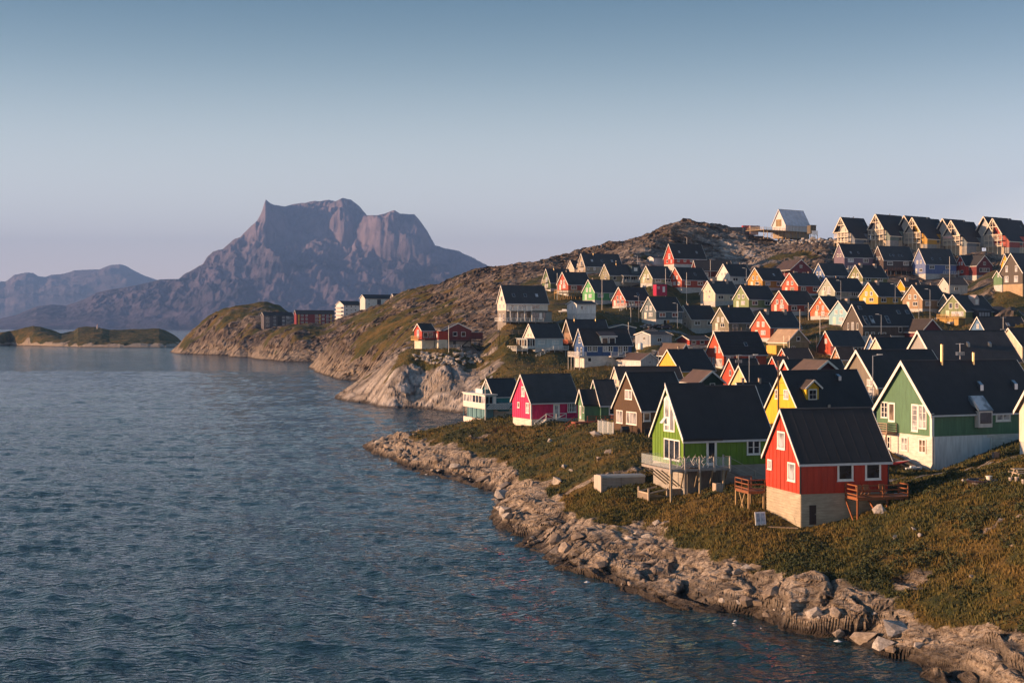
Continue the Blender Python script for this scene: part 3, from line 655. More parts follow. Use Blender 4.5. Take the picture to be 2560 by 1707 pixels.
def ground_material():
    m, nt, b = newmat('ground'); wp = worldpos(nt)
    gc, n2, n3 = grass_color(nt, wp)
    # rock: pale gneiss with darker bands, brown lichen and black tide line
    sep = nt.nodes.new('ShaderNodeSeparateXYZ'); nt.links.new(wp, sep.inputs[0])
    band = noise(nt, 1.0, 7, .68, mapping(nt, wp, (.13, 1.5, 2.6), (0, 0, R(62))), 1.6)
    midn = noise(nt, .22, 6, .68, wp, .5)
    big = noise(nt, .045, 5, .6, wp, .4); fine = noise(nt, 2.4, 6, .7, wp)
    rc = ramp(nt, band.outputs[0], [(.32, (.06,.045,.035)), (.40, (.20,.15,.11)), (.47, (.46,.36,.27)), (.56, (.64,.54,.44)), (.62, (.38,.29,.21)), (.72, (.64,.58,.52))])
    lich = ramp(nt, fine.outputs[0], [(.38, 1), (.6, 0)])
    rc = mixc(nt, mth(nt, 'MULTIPLY', lich, .45), rc, (.12,.088,.062))
    # inland hills are browner and darker than the washed shore
    up = ramp(nt, mth(nt, 'ADD', mth(nt, 'MULTIPLY', sep.outputs[2], .04), mth(nt, 'MULTIPLY', mth(nt, 'SUBTRACT', midn.outputs[0], .5), 1.2)), [(.16, 0), (.42, 1)])
    up = mth(nt, 'MULTIPLY', up, ramp(nt, mth(nt, 'MULTIPLY', sep.outputs[1], .002), [(.55, .45), (.95, 1)]))
    bigr = ramp(nt, big.outputs[0], [(.42, 1), (.62, .5)])
    rc = mixc(nt, mth(nt, 'MULTIPLY', up, mth(nt, 'MULTIPLY', bigr, 1.0)), rc, ramp(nt, mth(nt, 'ADD', mth(nt, 'MULTIPLY', midn.outputs[0], .65), mth(nt, 'MULTIPLY', fine.outputs[0], .35)), [(.39, (.026,.020,.017)), (.47, (.085,.062,.047)), (.53, (.20,.145,.112)), (.60, (.42,.32,.265))]))
    rc = mixc(nt, mth(nt, 'MULTIPLY', attr(nt, 'pale'), .85), rc, ramp(nt, midn.outputs[0], [(.35, (.36,.31,.28)), (.5, (.64,.58,.54)), (.65, (.74,.69,.66))]))
    rc = mixc(nt, mth(nt, 'MULTIPLY', attr(nt, 'crack'), .75), rc, (.035,.03,.026))
    tide = noise(nt, .5, 4, .6, wp)
    tz = mth(nt, 'ADD', sep.outputs[2], mth(nt, 'MULTIPLY', mth(nt, 'SUBTRACT', tide.outputs[0], .5), 1.6))
    wet = ramp(nt, mth(nt, 'ADD', mth(nt, 'MULTIPLY', tz, .25), .25), [(.32, 1), (.48, 0)])
    rc = mixc(nt, mth(nt, 'MULTIPLY', wet, .86), rc, (.035,.027,.022))
    rk = attr(nt, 'rock')
    rn = mth(nt, 'ADD', rk, mth(nt, 'MULTIPLY', mth(nt, 'SUBTRACT', fine.outputs[0], .5), .5))
    rm = ramp(nt, rn, [(.42, 0), (.58, 1)])
    col = mixc(nt, rm, gc, rc); nt.links.new(col, b.inputs['Base Color'])
    b.inputs['Roughness'].default_value = .92; b.inputs['Specular IOR Level'].default_value = .25
    hgt = mth(nt, 'ADD', mth(nt, 'MULTIPLY', midn.outputs[0], 2.2), mth(nt, 'ADD', mth(nt, 'MULTIPLY', fine.outputs[0], .8), mth(nt, 'MULTIPLY', band.outputs[0], 1.3)))
    bump(nt, b, hgt, .9, .5)
    return m
GROUND_MAT = ground_material()
for gme in ground_meshes():
    gme.materials.append(GROUND_MAT); go = link(gme.name, gme); go['kind'] = 'structure'

# ------------------------------------------------------------------ sea
def sea():
    NA, ND = 540, 760
    tx = np.linspace(-1400, 3200, NA); tx = (tx-1280)/F
    D = np.exp(np.concatenate([np.linspace(math.log(40), math.log(700), ND-60), np.linspace(math.log(720), math.log(40000), 60)]))
    X = D[:,None]*tx[None]; Y = np.repeat(D[:,None], NA, 1)
    Z = np.zeros(X.shape)
    rs = np.random.RandomState(4)
    for i in range(34):
        lam = 1.1*1.1**i if i < 26 else 10*1.25**(i-26); ang = R(62) + rs.normal()*.75; k = 2*np.pi/lam
        A = .0125*lam**.9 if lam < 5 else .0125*5**.9*.55
        ph = rs.rand()*6.28
        fade = np.clip((lam*260 - Y)/(lam*130), 0, 1)
        w = (np.cos(ang)*X + np.sin(ang)*Y)*k + ph + perlin(X/lam/5, Y/lam/5, i+90)*3
        s = np.sin(w); Z += A*fade*(s + .35*(s*s-.5))*(.62 + .6*perlin(X/40, Y/40, i+7))
    me = bpy.data.meshes.new('sea'); V = np.c_[X.ravel(), Y.ravel(), Z.ravel()]
    idx = np.arange(ND*NA).reshape(ND, NA); q = np.stack([idx[:-1,:-1], idx[:-1,1:], idx[1:,1:], idx[1:,:-1]], -1).reshape(-1, 4)
    me.vertices.add(len(V)); me.vertices.foreach_set('co', V.ravel()); me.loops.add(q.size)
    me.loops.foreach_set('vertex_index', q.ravel().astype(np.int32)); me.polygons.add(len(q))
    me.polygons.foreach_set('loop_start', np.arange(0, q.size, 4, dtype=np.int32)); me.update()
    me.polygons.foreach_set('use_smooth', np.ones(len(q), bool))
    m, nt, b = newmat('sea'); wp = worldpos(nt)
    b.inputs['Base Color'].default_value = (.010, .034, .042, 1); b.inputs['Roughness'].default_value = .07; b.inputs['IOR'].default_value = 1.34
    n1 = noise(nt, 1.0, 2, .5, mapping(nt, wp, (1.0, 1.9, 1), (0,0,R(-28))), .3)
    n2 = noise(nt, 1.0, 6, .6, mapping(nt, wp, (.02, .075, 1), (0,0,R(10))))
    h = mth(nt, 'ADD', n1.outputs[0], mth(nt, 'MULTIPLY', n2.outputs[0], .0))
    gust = ramp(nt, n2.outputs[0], [(.35, .45), (.62, 1.0)])
    bn = nt.nodes.new('ShaderNodeBump'); bn.inputs['Distance'].default_value = .36
    nt.links.new(gust, bn.inputs['Strength']); nt.links.new(n1.outputs[0], bn.inputs['Height']); nt.links.new(bn.outputs[0], b.inputs['Normal'])
    me.materials.append(m); o = link('water', me); o['kind'] = 'structure'
sea()

# ------------------------------------------------------------------ mountains across the fjord
def interp(pts, x): return np.interp(x, [p[0] for p in pts], [p[1] for p in pts])
def grid_object(name, X, Y, Z, mat, low=-20):
    ND, NA = X.shape; idx = np.arange(ND*NA).reshape(ND, NA)
    q = np.stack([idx[:-1,:-1], idx[:-1,1:], idx[1:,1:], idx[1:,:-1]], -1).reshape(-1, 4)
    q = q[Z.ravel()[q].max(1) > low]
    used = np.zeros(ND*NA, bool); used[q.ravel()] = True; remap = np.cumsum(used)-1
    V = np.c_[X.ravel(), Y.ravel(), Z.ravel()][used]; q = remap[q]
    me = bpy.data.meshes.new(name); me.vertices.add(len(V)); me.vertices.foreach_set('co', V.ravel()); me.loops.add(q.size)
    me.loops.foreach_set('vertex_index', q.ravel().astype(np.int32)); me.polygons.add(len(q))
    me.polygons.foreach_set('loop_start', np.arange(0, q.size, 4, dtype=np.int32)); me.update()
    me.materials.append(mat); o = link(name, me); o['kind'] = 'structure'; return o
def mountain_material(name, a, bcol, scale):
    m, nt, b = newmat(name); wp = worldpos(nt)
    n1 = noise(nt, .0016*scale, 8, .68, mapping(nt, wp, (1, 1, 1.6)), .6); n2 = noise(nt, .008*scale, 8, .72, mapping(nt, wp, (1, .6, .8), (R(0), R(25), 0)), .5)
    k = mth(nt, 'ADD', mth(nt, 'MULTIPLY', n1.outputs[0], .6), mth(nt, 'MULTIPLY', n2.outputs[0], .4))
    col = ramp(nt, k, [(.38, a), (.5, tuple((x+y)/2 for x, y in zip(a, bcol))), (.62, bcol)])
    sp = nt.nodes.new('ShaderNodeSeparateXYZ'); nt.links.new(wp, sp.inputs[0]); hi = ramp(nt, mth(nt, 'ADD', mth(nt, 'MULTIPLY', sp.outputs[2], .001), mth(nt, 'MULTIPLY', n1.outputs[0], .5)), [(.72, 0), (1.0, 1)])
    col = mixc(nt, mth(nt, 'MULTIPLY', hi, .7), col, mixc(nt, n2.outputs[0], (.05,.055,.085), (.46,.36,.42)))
    nt.links.new(col, b.inputs['Base Color']); b.inputs['Roughness'].default_value = .95; b.inputs['Specular IOR Level'].default_value = .1
    bump(nt, b, k, .8, 60/scale); return m
def zo(pts, ox, oy, s): return [(ox + x/s, oy + y/s) for x, y in pts]
sky_big = zo([(-900,960),(-500,900),(0,612),(130,615),(160,590),(200,565),(300,510),(330,460),(370,425),(440,405),(520,335),(565,322),(590,290),(620,265),(680,205),(710,150),(728,95),(740,58),(765,80),(800,100),(870,105),(940,88),
              (1010,82),(1080,65),(1120,68),(1180,58),(1230,70),(1280,48),(1340,60),(1400,110),(1450,170),(1520,170),(1570,160),(1640,135),(1680,160),(1780,165),(1820,210),(1870,280),(1910,350),(1925,378),(1990,400),(2090,420),
              (2200,470),(2290,520),(2500,620),(2800,740),(3200,850),(3800,930)], 400, 480, 2.8)
sky_big = [(-60, 825), (0, 797), (38,789), (70,776), (91,767.5), (127,763), (166,765), (212,749), (240,734), (266,727), (319,719), (361,710), (400,700.6)] + [p for p in sky_big if p[0] > 400.5]
foot = zo([(520,335),(565,324),(780,322),(870,322),(960,350),(1160,356),(1250,388),(1500,388),(1750,388),(1925,381)], 400, 480, 2.8)
def fjord_mountain():
    NA, ND = 980, 300; px = np.linspace(-80, 1500, NA); t = np.linspace(0, 1, ND)
    Yc = 13500.; Yf = 10300.
    crest = (HOR - interp(sky_big, px))/F*Yc + CAMH; fz = (HOR - interp(foot, px))/F*12600. + CAMH; cr2 = crest*12600/13500
    has = (px > foot[0][0]) & (px < foot[-1][0]); fz = np.where(has, np.minimum(fz, cr2), cr2)
    X = np.empty((ND, NA)); Y = np.empty((ND, NA)); Z = np.empty((ND, NA))
    tx = (px-1280)/F; Yr = Yf + t[:,None]*(15500-Yf) + 0*px[None]
    Xw = Yr*tx[None]
    wig = fbm(Xw/900, Yr/900, 4, 5)*260
    ss = lambda a, b: np.clip((px-a)/(b-a), 0, 1)[None]
    wig = wig + 480*ss(885, 950)*(1-ss(1060, 1110)) + 420*ss(590, 640)*(1-ss(664, 720)) + 170*ss(820, 850)*(1-ss(860, 900))
    yy = Yr + wig
    y0_ = Yr + fbm(Xw/900, Yr/900, 4, 5)*260
    s = np.clip((y0_-Yf)/(12500-Yf), 0, 1)
    low = fz[None]*(.62*s**.75 + .38*s**2.2)                       # sea to the bench under the cliffs
    cs = np.clip((yy-12550)/850., 0, 1); cl = (crest-fz)[None]*(cs**.55)
    back = np.clip((Yr-13500)/1800., 0, 1)
    Zm = low + cl
    # lit spurs stepping out from the wall: polyline ridges of known height
    def spur(pts, kl, kr):
        out = np.full(Xw.shape, -1e9)
        for (p0, q0, D0), (p1, q1, D1) in zip(pts, pts[1:]):
            a = np.array([(p0-1280)/F*D0, D0, (HOR-q0)/F*D0+CAMH]); b = np.array([(p1-1280)/F*D1, D1, (HOR-q1)/F*D1+CAMH])
            d = b[:2]-a[:2]; L2 = d@d; u = np.clip(((Xw-a[0])*d[0] + (Yr-a[1])*d[1])/L2, 0, 1)
            ex = Xw-(a[0]+u*d[0]); ey = Yr-(a[1]+u*d[1]); h = a[2] + u*(b[2]-a[2])
            side = np.where(ex < 0, kl, kr)
            out = np.maximum(out, h - side*np.hypot(ex, ey))
        return out
    sp = np.maximum.reduce([
        spur([(664,503,13450),(668,540,13150),(678,585,12700),(690,610,12350)], 1.9, 2.6),
        spur([(910,548,13400),(890,575,13000),(880,605,12600),(875,635,12200)], .95, 1.5),
        spur([(985,530,13450),(1005,565,13050),(1025,600,12700),(1035,625,12350)], 1.0, 2.2),
        spur([(845,500,13400),(862,540,13150),(860,580,12900)], 1.6, 1.5),
        spur([(600,598,12700),(640,620,12100),(700,655,11600)], .8, .8),
        spur([(515,660,12400),(540,690,11700),(600,730,11100)], .55, .55),
        spur([(760,640,12300),(800,690,11500),(850,740,11000)], .5, .45),
        spur([(1040,640,12300),(1000,700,11400)], .5, .5)])
    Zm = np.maximum(Zm, np.minimum(sp, np.maximum(crest[None], 0)+40))
    rough = np.clip(Zm/250, 0, 1)
    Zm = Zm + rough*(fbm(Xw/620, Yr/620, 6, 21, ridged=True)*68*(1-.5*cs) + cs*fbm(Xw/95+Yr/900, Yr/500, 5, 33, ridged=True)*60 + fbm(Xw/170, Yr/300, 4, 27, ridged=True)*52 + fbm(Xw/70, Yr/90, 3, 47)*16)*np.clip((crest[None]-Zm)/160+.12, .12, 1)
    Zm = np.minimum(Zm, crest[None]*(1 + (Yr-Yc)/Yc*.9) + 12*fbm(Xw/150, Yr/150, 3, 8))
    Zm = np.where(Yr > Yc, np.minimum(Zm, crest[None] + 5)*(1-back*.8), Zm)
    Zm = Zm - np.clip((Yf+350-y0_)/350, 0, 1)*60
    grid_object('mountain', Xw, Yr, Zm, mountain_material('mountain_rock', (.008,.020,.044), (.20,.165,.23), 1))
fjord_mountain()
def far_range():
    sk = zo([(-600,330),(-300,240),(0,295),(60,295),(170,210),(300,180),(390,185),(450,225),(530,235),(600,210),(700,205),(830,175),(870,155),(1060,145),(1170,145),(1240,115),(1300,95),(1410,87),(1480,105),(1560,150),(1690,215),
             (1850,270),(1960,320),(2200,420),(2600,560)], 0, 640, 4.704)
    NA, ND = 420, 110; px = np.linspace(-120, 620, NA); Yc = 24000.; Yf = 19500.
    crest = (HOR - interp(sk, px))/F*Yc; tx = (px-1280)/F
    Yr = np.linspace(Yf, 26500, ND)[:,None] + 0*px[None]; Xw = Yr*tx[None]
    s = np.clip((Yr-Yf)/(Yc-Yf), 0, 1); Z = crest[None]*s**.8 + fbm(Xw/1300, Yr/1300, 6, 77, ridged=True)*170*np.clip(s*3, 0, 1)*np.clip((1-s)*4, .06, 1)
    Z = np.where(Yr > Yc, crest[None]*(1-(Yr-Yc)/6000), Z)
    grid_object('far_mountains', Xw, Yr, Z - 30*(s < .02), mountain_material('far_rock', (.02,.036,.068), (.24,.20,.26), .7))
far_range()
def skerries():
    sk = zo([(-500,960),(-200,930),(0,905),(150,880),(250,858),(330,835),(390,820),(480,835),(600,870),(720,915),(780,908),(870,890),(920,850),(1000,842),(1100,838),(1200,850),(1280,875),(1420,870),(1600,862),(1750,862),(1870,855),(1950,880),
             (2040,925),(2100,970),(2125,1010),(2140,1048)], 0, 640, 4.704)
    NA, ND = 520, 150; px = np.linspace(-150, 456, NA); Yc = 1660.; tx = (px-1280)/F
    crest = np.maximum((HOR - interp(sk, px))/F*Yc + CAMH, .0); crest = np.where(px > 454.5, -3, crest)
    Yf = CAMH*F/(interp([(-150,862),(0,862.5),(100,865),(200,868),(300,869),(400,869),(456,868.5)], px)-HOR)
    v = np.linspace(-.15, 2.0, ND)[:,None]; Yr = Yf[None] + v*(Yc-Yf)[None]; Xw = Yr*tx[None]
    f = fbm(Xw/26, Yr/26, 5, 15); prof = np.where(v < 0, v*6, np.where(v < 1, np.clip(v, 0, 1)**.62, 1-(v-1)**2))
    Z = crest[None]*prof + f*2.6*np.clip(v*4, 0, 1)
    b, c = blocks(Xw/9, Yr/9, 5); low = np.clip((7-Z)/5, 0, 1); Z = Z + b*2.6*low*np.clip(v*6+.3, 0, 1)
    o = grid_object('island', Xw, Yr, Z, GROUND_MAT, -3)
    me = o.data
    zz = np.empty(len(me.vertices)*3); me.vertices.foreach_get('co', zz); zz = zz.reshape(-1, 3)
    nn = fbm(zz[:,0]/18, zz[:,1]/18, 4, 3)
    at = me.attributes.new('rock', 'FLOAT', 'POINT'); at.data.foreach_set('value', np.clip((5.2+nn*6-zz[:,2])/3 + np.clip(nn-.25, 0, 1)*1.5, 0, 1).astype(np.float32))
    at = me.attributes.new('pale', 'FLOAT', 'POINT'); at.data.foreach_set('value', np.zeros(len(zz), np.float32)); at = me.attributes.new('crack', 'FLOAT', 'POINT'); at.data.foreach_set('value', np.zeros(len(zz), np.float32))
skerries()
# ------------------------------------------------------------------ house parts
# local frame of a house: x along the long side, y back along the gable, z up, origin at the near corner on the wall foot
CACHE = {}
class House:
    def __init__(s, d, name='house', cat='house', group=None):
        s.d = d; s.t = R(d['t']); s.root = thing(name, d['o'], s.t, d['label'], cat, group)
        s.L = d['L']; s.W = d['W']; s.hw = d['hw']; s.hr = d['hr']; s.fh = d['fh']; s.col = d.get('longc', d['col'])
        s.Mi = (Matrix.Translation(d['o']) @ Matrix.Rotation(s.t, 4, 'Z')).inverted()
    def ray(s, px, py):
        o = s.Mi @ Vector((0, 0, CAMH)); q = s.Mi @ P(px, py, 100); return o, q - o
    def on(s, face, px, py, off=0):
        """photograph point -> (along, z) on the gable face 'g' (x = 0), long face 'l' (y = 0) or right roof slope 'r'"""
        o, d = s.ray(px, py)
        if face == 'g': k = (-off - o.x)/d.x; p = o + d*k; return p.y, p.z
        if face == 'l': k = (-off - o.y)/d.y; p = o + d*k; return p.x, p.z
        m = s.hr/(s.W/2); k = ((o.y*m + s.hw) - o.z)/(d.z - d.y*m); p = o + d*k; return p.x, p.y
    def fbox(s, mb, face, a0, a1, z0, z1, o0, o1):
        if face == 'g': return mb.box(-o1, -o0, a0, a1, z0, z1)
        return mb.box(a0, a1, -o1, -o0, z0, z1)
    def window(s, face, a0, a1, z0, z1, nx=1, ny=1, fr=.10, tone=None, col=None, name='window', bars=.05, sill=True):
        if tone is None: tone = random.choice((0, 0, 1, 2, 2, 2)) if face == 'g' else random.choice((0, 0, 0, 0, 1, 2))  # gable panes more often pale: bright sky reflection put into the glass colour
        key = (face, round(a1-a0, 2), round(z1-z0, 2), nx, ny, fr, tone, name)
        w, h = a1-a0, z1-z0; fr = min(fr, w/4, h/4)
        wo = getattr(s, 'woff', {}).get(face, 0); loc = (-wo, a0, z0) if face == 'g' else (a0, -wo, z0)
        if key not in CACHE:
            mb = MB(); F_ = lambda *q: s.fbox(mb, face, *q)
            F_(0, w, 0, fr, 0, .07); F_(0, w, h-fr, h, 0, .07); F_(0, fr, fr, h-fr, 0, .07); F_(w-fr, w, fr, h-fr, 0, .07)
            for i in range(1, nx): x = w*i/nx; F_(x-fr*.45, x+fr*.45, fr, h-fr, .0, .062)
            for j in range(1, ny): z = h*j/ny; F_(fr, w-fr, z-bars/2, z+bars/2, .0, .055)
            if sill: F_(-.05, w+.05, -.05, -.002, 0, .12)
            g = MB(); s.fbox(g, face, fr*.6, w-fr*.6, fr*.6, h-fr*.6, .002, .02)
            me = bpy.data.meshes.new(name); me.from_pydata(mb.v, [], mb.f); me.materials.append(col or WHITE)
            mg = bpy.data.meshes.new('pane'); mg.from_pydata(g.v, [], g.f); mg.materials.append(glass(tone))
            CACHE[key] = (me, mg)
        me, mg = CACHE[key]
        o = link(name, me, s.root); o.location = loc
        link('pane', mg, o); return o
    def pwin(s, face, x0, y0, x1, y1, nx=1, ny=1, fr=.1, tone=None, **k):
        """window given by its photograph box"""
        xm = (x0+x1)/2; ym = (y0+y1)/2
        a0, _ = s.on(face, x0, ym); a1, _ = s.on(face, x1, ym); _, z0 = s.on(face, xm, y1); _, z1 = s.on(face, xm, y0)
        if a0 > a1: a0, a1 = a1, a0
        return s.window(face, a0, a1, z0, z1, nx, ny, fr, tone, **k)
    def door(s, face, a0, a1, z0, z1, col, lit=None):
        mb = MB(); s.fbox(mb, face, a0, a1, z0, z1, 0, .05); o = mb.build('door', paint(col, 'trim'), s.root)
        h = MB(); w = a1-a0; s.fbox(h, face, a0+w*.82, a0+w*.9, z0+(z1-z0)*.42, z0+(z1-z0)*.47, .052, .11); h.build('handle', paint((.35,.33,.30), 'metal'), o)
        fmb = MB(); s.fbox(fmb, face, a0-.09, a0-.003, z0, z1+.09, 0, .065); s.fbox(fmb, face, a1+.003, a1+.09, z0, z1+.09, 0, .065); s.fbox(fmb, face, a0-.003, a1+.003, z1+.003, z1+.09, 0, .065)
        fmb.build('frame', WHITE, o); return o
    def skylight(s, x, y, w=.9, l=1.2):
        """roof window lying in the near slope; x along the ridge, y up from the eave line"""
        m = s.hr/(s.W/2); n = Vector((0, -m, 1)).normalized(); up = Vector((0, 1, m)).normalized(); ax = Vector((1, 0, 0))
        c = Vector((x, y, s.hw + y*m + .20*math.sqrt(1+m*m)))
        def slab(w_, l_, a, b):
            mb = MB(); mb.prism([c - ax*w_/2 - up*l_/2 + n*a, c + ax*w_/2 - up*l_/2 + n*a, c + ax*w_/2 + up*l_/2 + n*a, c - ax*w_/2 + up*l_/2 + n*a], n*(b-a)); return mb
        f = slab(w, l, -.03, .07).build('roof_window', paint((.24,.25,.27), 'trim'), s.root)
        slab(w*.76, l*.8, .071, .09).build('pane', glass(2 if (int(x*7) % 3 == 0) else 0), f); return f
    def psky(s, px, py, w=.9, l=1.2):
        x, y = s.on('r', px, py); return s.skylight(x, y, w, l)
    def chimney(s, x, kind='p', y=None):
        zr = s.hw + s.hr; y = s.W/2 if y is None else y
        if kind == 'p':
            mb = MB().box(x-.17, x+.17, y-.17, y+.17, zr-.3, zr+.85); o = mb.build('chimney', paint((.42,.33,.26), 'concrete'), s.root)
            MB().box(x-.22, x+.22, y-.22, y+.22, zr+.852, zr+.93).build('cap', paint((.12,.12,.12), 'concrete'), o)
        elif kind == 'b':
            mb = MB().box(x-.55, x+.55, y-.85, y+.1, zr-1.4, zr+.8); o = mb.build('chimney', paint((.50,.40,.34), 'concrete'), s.root)
            MB().box(x-.62, x+.62, y-.92, y+.17, zr+.802, zr+.9).build('cap', paint((.35,.3,.27), 'concrete'), o)
        elif kind in ('m', 't'):
            r, h = (.16, 2.6) if kind == 'm' else (.12, 3.4)
            mb = MB().tube((x, y-.7, zr-1.2), (x, y-.7, zr+h*.4), r, 10); mb.smooth = True; o = mb.build('flue_pipe', paint((.80,.56,.28), 'metal'), s.root)
            MB().tube((x, y-.7, zr+h*.4+.05), (x, y-.7, zr+h*.4+.2), r*1.35, 10).build('cap', paint((.2,.2,.2), 'metal'), o)
    def basic(s, wall=True):
        d = s.d; L, Wd, hw, hr, fh = s.L, s.W, s.hw, s.hr, s.fh
        kind = d.get('wallk', 'paint'); wm = paint(d['col'], kind)
        big = d['D'] < 260; th = .16
        v = d['ax'] == 'v'
        # wall body with its gables
        if v: pts = [(0,0,0),(L,0,0),(L,0,hw),(L/2,0,hw+hr),(0,0,hw)]; mb = MB().prism(pts, (0, Wd, 0))
        else: pts = [(0,0,0),(0,Wd,0),(0,Wd,hw),(0,Wd/2,hw+hr),(0,0,hw)]; mb = MB().prism(pts, (L, 0, 0))
        wo = mb.build('wall', wm, s.root); s.wall = wo
        if 'longc' in d:
            MB().box(.05, L-.02, -.03, -.004, .02, hw-.02).build('side_cladding', paint(d['longc']), s.root)
        # foundation reaches well into the ground
        MB().box(.04, L-.04, .04, Wd-.04, -fh-3.2, -.002).build('foundation', paint(d['f'], 'concrete'), s.root)
        # roof: two slabs with overhang
        ov, eo = (.28, .32) if not d.get('barge') else (.45, .4)
        half = (L if v else Wd)/2; m = hr/half
        up = th*math.sqrt(1+m*m)
        def sl(sign):
            # cross-section in (c, z): c across the ridge
            e = half + eo; lo = hw - eo*m
            return [(half, hw+hr+.02), (half - sign*e, lo+.02), (half - sign*e, lo+.02+up), (half, hw+hr+.02+up)]
        rb = MB()
        for sg in (1, -1):
            cs = sl(sg)
            if v: rb.prism([(c, -ov, z) for c, z in cs], (0, Wd+2*ov, 0))
            else: rb.prism([(-ov, c, z) for c, z in cs], (L+2*ov, 0, 0))
        if d.get('steps'):
            n = 15
            for i in range(n):
                c0 = -eo + (half+eo)*i/n; c1 = c0 + (half+eo)/n*.9; z0 = hw + c0*m + up + .03; z1 = hw + c1*m + up + .03
                rb.prism([(-ov, c0, z0), (-ov, c0, z0+.14), (-ov, c1, z1+.03), (-ov, c1, z1)], (L+2*ov, 0, 0))
        if d['D'] < 300 and not d.get('pink') and not v:
            sm = MB(); x = .7
            while x < L:
                sm.prism([(x, -eo+.05, hw+(-eo+.05)*m+up+.015), (x+.035, -eo+.05, hw+(-eo+.05)*m+up+.015), (x+.035, half-.15, hw+(half-.15)*m+up+.015), (x, half-.15, hw+(half-.15)*m+up+.015)], (0, 0, .018)); x += 1.0
            q_ = sm.build('felt_seams', paint((.026,.024,.025), 'roof'), s.root); q_['kind'] = 'stuff'
        s.roof = rb.build('roof', paint(d['roof'], 'roof'), s.root)
        MB().box(*((half-.12, half+.12, -ov, Wd+ov) if v else (-ov, L+ov, half-.12, half+.12)), hw+hr+up-.02, hw+hr+up+.09).build('ridge_cap', paint((.045,.047,.052), 'roof'), s.root)
        # bargeboards along the gable
        bw = d.get('barge', .24 if not big else .2); bt = .06
        bc = paint(d['bargec'], 'trim') if 'bargec' in d else WHITE
        for sg in (1, -1):
            e = half + eo + .02; lo = hw - (eo+.02)*m
            q = [(half, hw+hr+.06+up), (half - sg*e, lo+.06+up), (half - sg*e, lo+.06+up-bw*math.sqrt(1+m*m)), (half, hw+hr+.06+up-bw*math.sqrt(1+m*m))]
            if v: b = MB().prism([(c, -ov-bt, z) for c, z in q], (0, bt-.003, 0))
            else: b = MB().prism([(-ov-bt, c, z) for c, z in q], (bt-.003, 0, 0))
            b.build('bargeboard', bc, s.root)
            if not v:
                MB().prism([(L+ov+.003, c, z) for c, z in q], (bt, 0, 0)).build('bargeboard', bc, s.root)
        # eave board
        if not v:
            z = hw - eo*m; fb = MB().box(-ov, L+ov, -eo-.05, -eo-.003, z-.02, z+up*.75)
            fb.build('eave_board', paint((.55,.55,.56), 'trim') if not d.get('darke') else paint((.05,.05,.055), 'trim'), s.root)
        else:
            z = hw - eo*m; MB().box(-eo-.05, -eo-.003, -ov, Wd+ov, z-.02, z+up*.75).build('eave_board', WHITE, s.root)
    def boards(s, face, n, w=None, col=None, z0=.0, th=.035, gap=.02, kind='paint'):
        """vertical cladding boards, each one its own piece, on the gable or the long face"""
        s.woff = dict(getattr(s, 'woff', {})); s.woff[face] = .07 if n < 20 else .04
        tot = s.W if face == 'g' else s.L; m = s.hr/(s.W/2); bw = tot/n; mt = paint(col or s.d['col'], kind)
        for i in range(n):
            a0 = i*bw + gap/2; a1 = (i+1)*bw - gap/2; t = th + (.006 if i % 2 else 0)
            if face == 'l': mb = MB().box(a0, a1, -t, -.003, z0, s.hw - .05)
            else:
                top = lambda a: s.hw + min(a, s.W-a)*m - .02
                pts = [(-.003, a0, z0), (-.003, a1, z0), (-.003, a1, top(a1))]
                if a0 < s.W/2 < a1: pts.append((-.003, s.W/2, top(s.W/2)))
                pts.append((-.003, a0, top(a0)))
                mb = MB().prism(pts, (-t+.003, 0, 0))
            mb.build('board', mt, s.wall)
        # thin raised battens over the joints
        bt = MB()
        for i in range(1, n):
            a = i*bw
            if face == 'l': bt.box(a-.03, a+.03, -.075, -th-.008, z0, s.hw-.06)
            else:
                tp = s.hw + min(a, s.W-a)*m - .05; bt.box(-.075, -th-.008, a-.03, a+.03, z0, tp)
        o = bt.build('battens', mt, s.root); o['kind'] = 'stuff'
    def rail(s, pts, h=1.0, col=None, name='railing', nr=3, post=.09, every=1.6, infill=None, kind='trim'):
        """posts and rails along local points; one railing part, posts as its pieces"""
        mt = paint(col, kind) if col else WHITE
        rl = MB()
        for (p, q) in zip(pts, pts[1:]):
            p = Vector(p); q = Vector(q)
            for i in range(nr): z = h*(1 - i*.8/max(nr-1, 1)) if nr > 1 else h; rl.bar(p+Vector((0,0,z)), q+Vector((0,0,z)), .045, .09)
        o = rl.build(name, mt, s.root); pm = None
        for (p, q) in zip(pts, pts[1:]):
            p = Vector(p); q = Vector(q); n = max(1, round((q-p).length/every))
            for i in range(n+1):
                if i == n and q != Vector(pts[-1]): continue
                c = p + (q-p)*i/n
                if pm is None: pm = MB().box(-post/2, post/2, -post/2, post/2, -.1, h+.04); pm = pm.build('post', mt, o); pm.location = c; me = pm.data
                else: k = link('post', me, o); k.location = c
        return o
    def deck(s, x0, x1, y0, y1, z, col, ground=-4, posts=None, plank=.3, kind='wood', leg=.14, th=.16):
        """planked floor on posts; every plank and post its own piece"""
        mt = paint(col, kind); fr = MB().box(x0, x1, y0, y1, z-th-.1, z-.045).build('deck_frame', mt, s.root)
        alongx = (x1-x0) > (y1-y0)
        span = (y1-y0) if alongx else (x1-x0); n = max(2, int(span/plank)); w = span/n; me = None
        for i in range(n):
            if me is None:
                mb = MB().box(x0-.04, x1+.04, 0, w-.02, z-.042, z) if alongx else MB().box(0, w-.02, y0-.04, y1+.04, z-.042, z)
                k = mb.build('plank', mt, fr); me = k.data
            else: k = link('plank', me, fr)
            k.location = (0, y0+i*w+.01, 0) if alongx else (x0+i*w+.01, 0, 0)
        for (px, py) in (posts or []):
            MB().box(px-leg/2, px+leg/2, py-leg/2, py+leg/2, ground, z-th-.1).build('leg', mt, s.root)
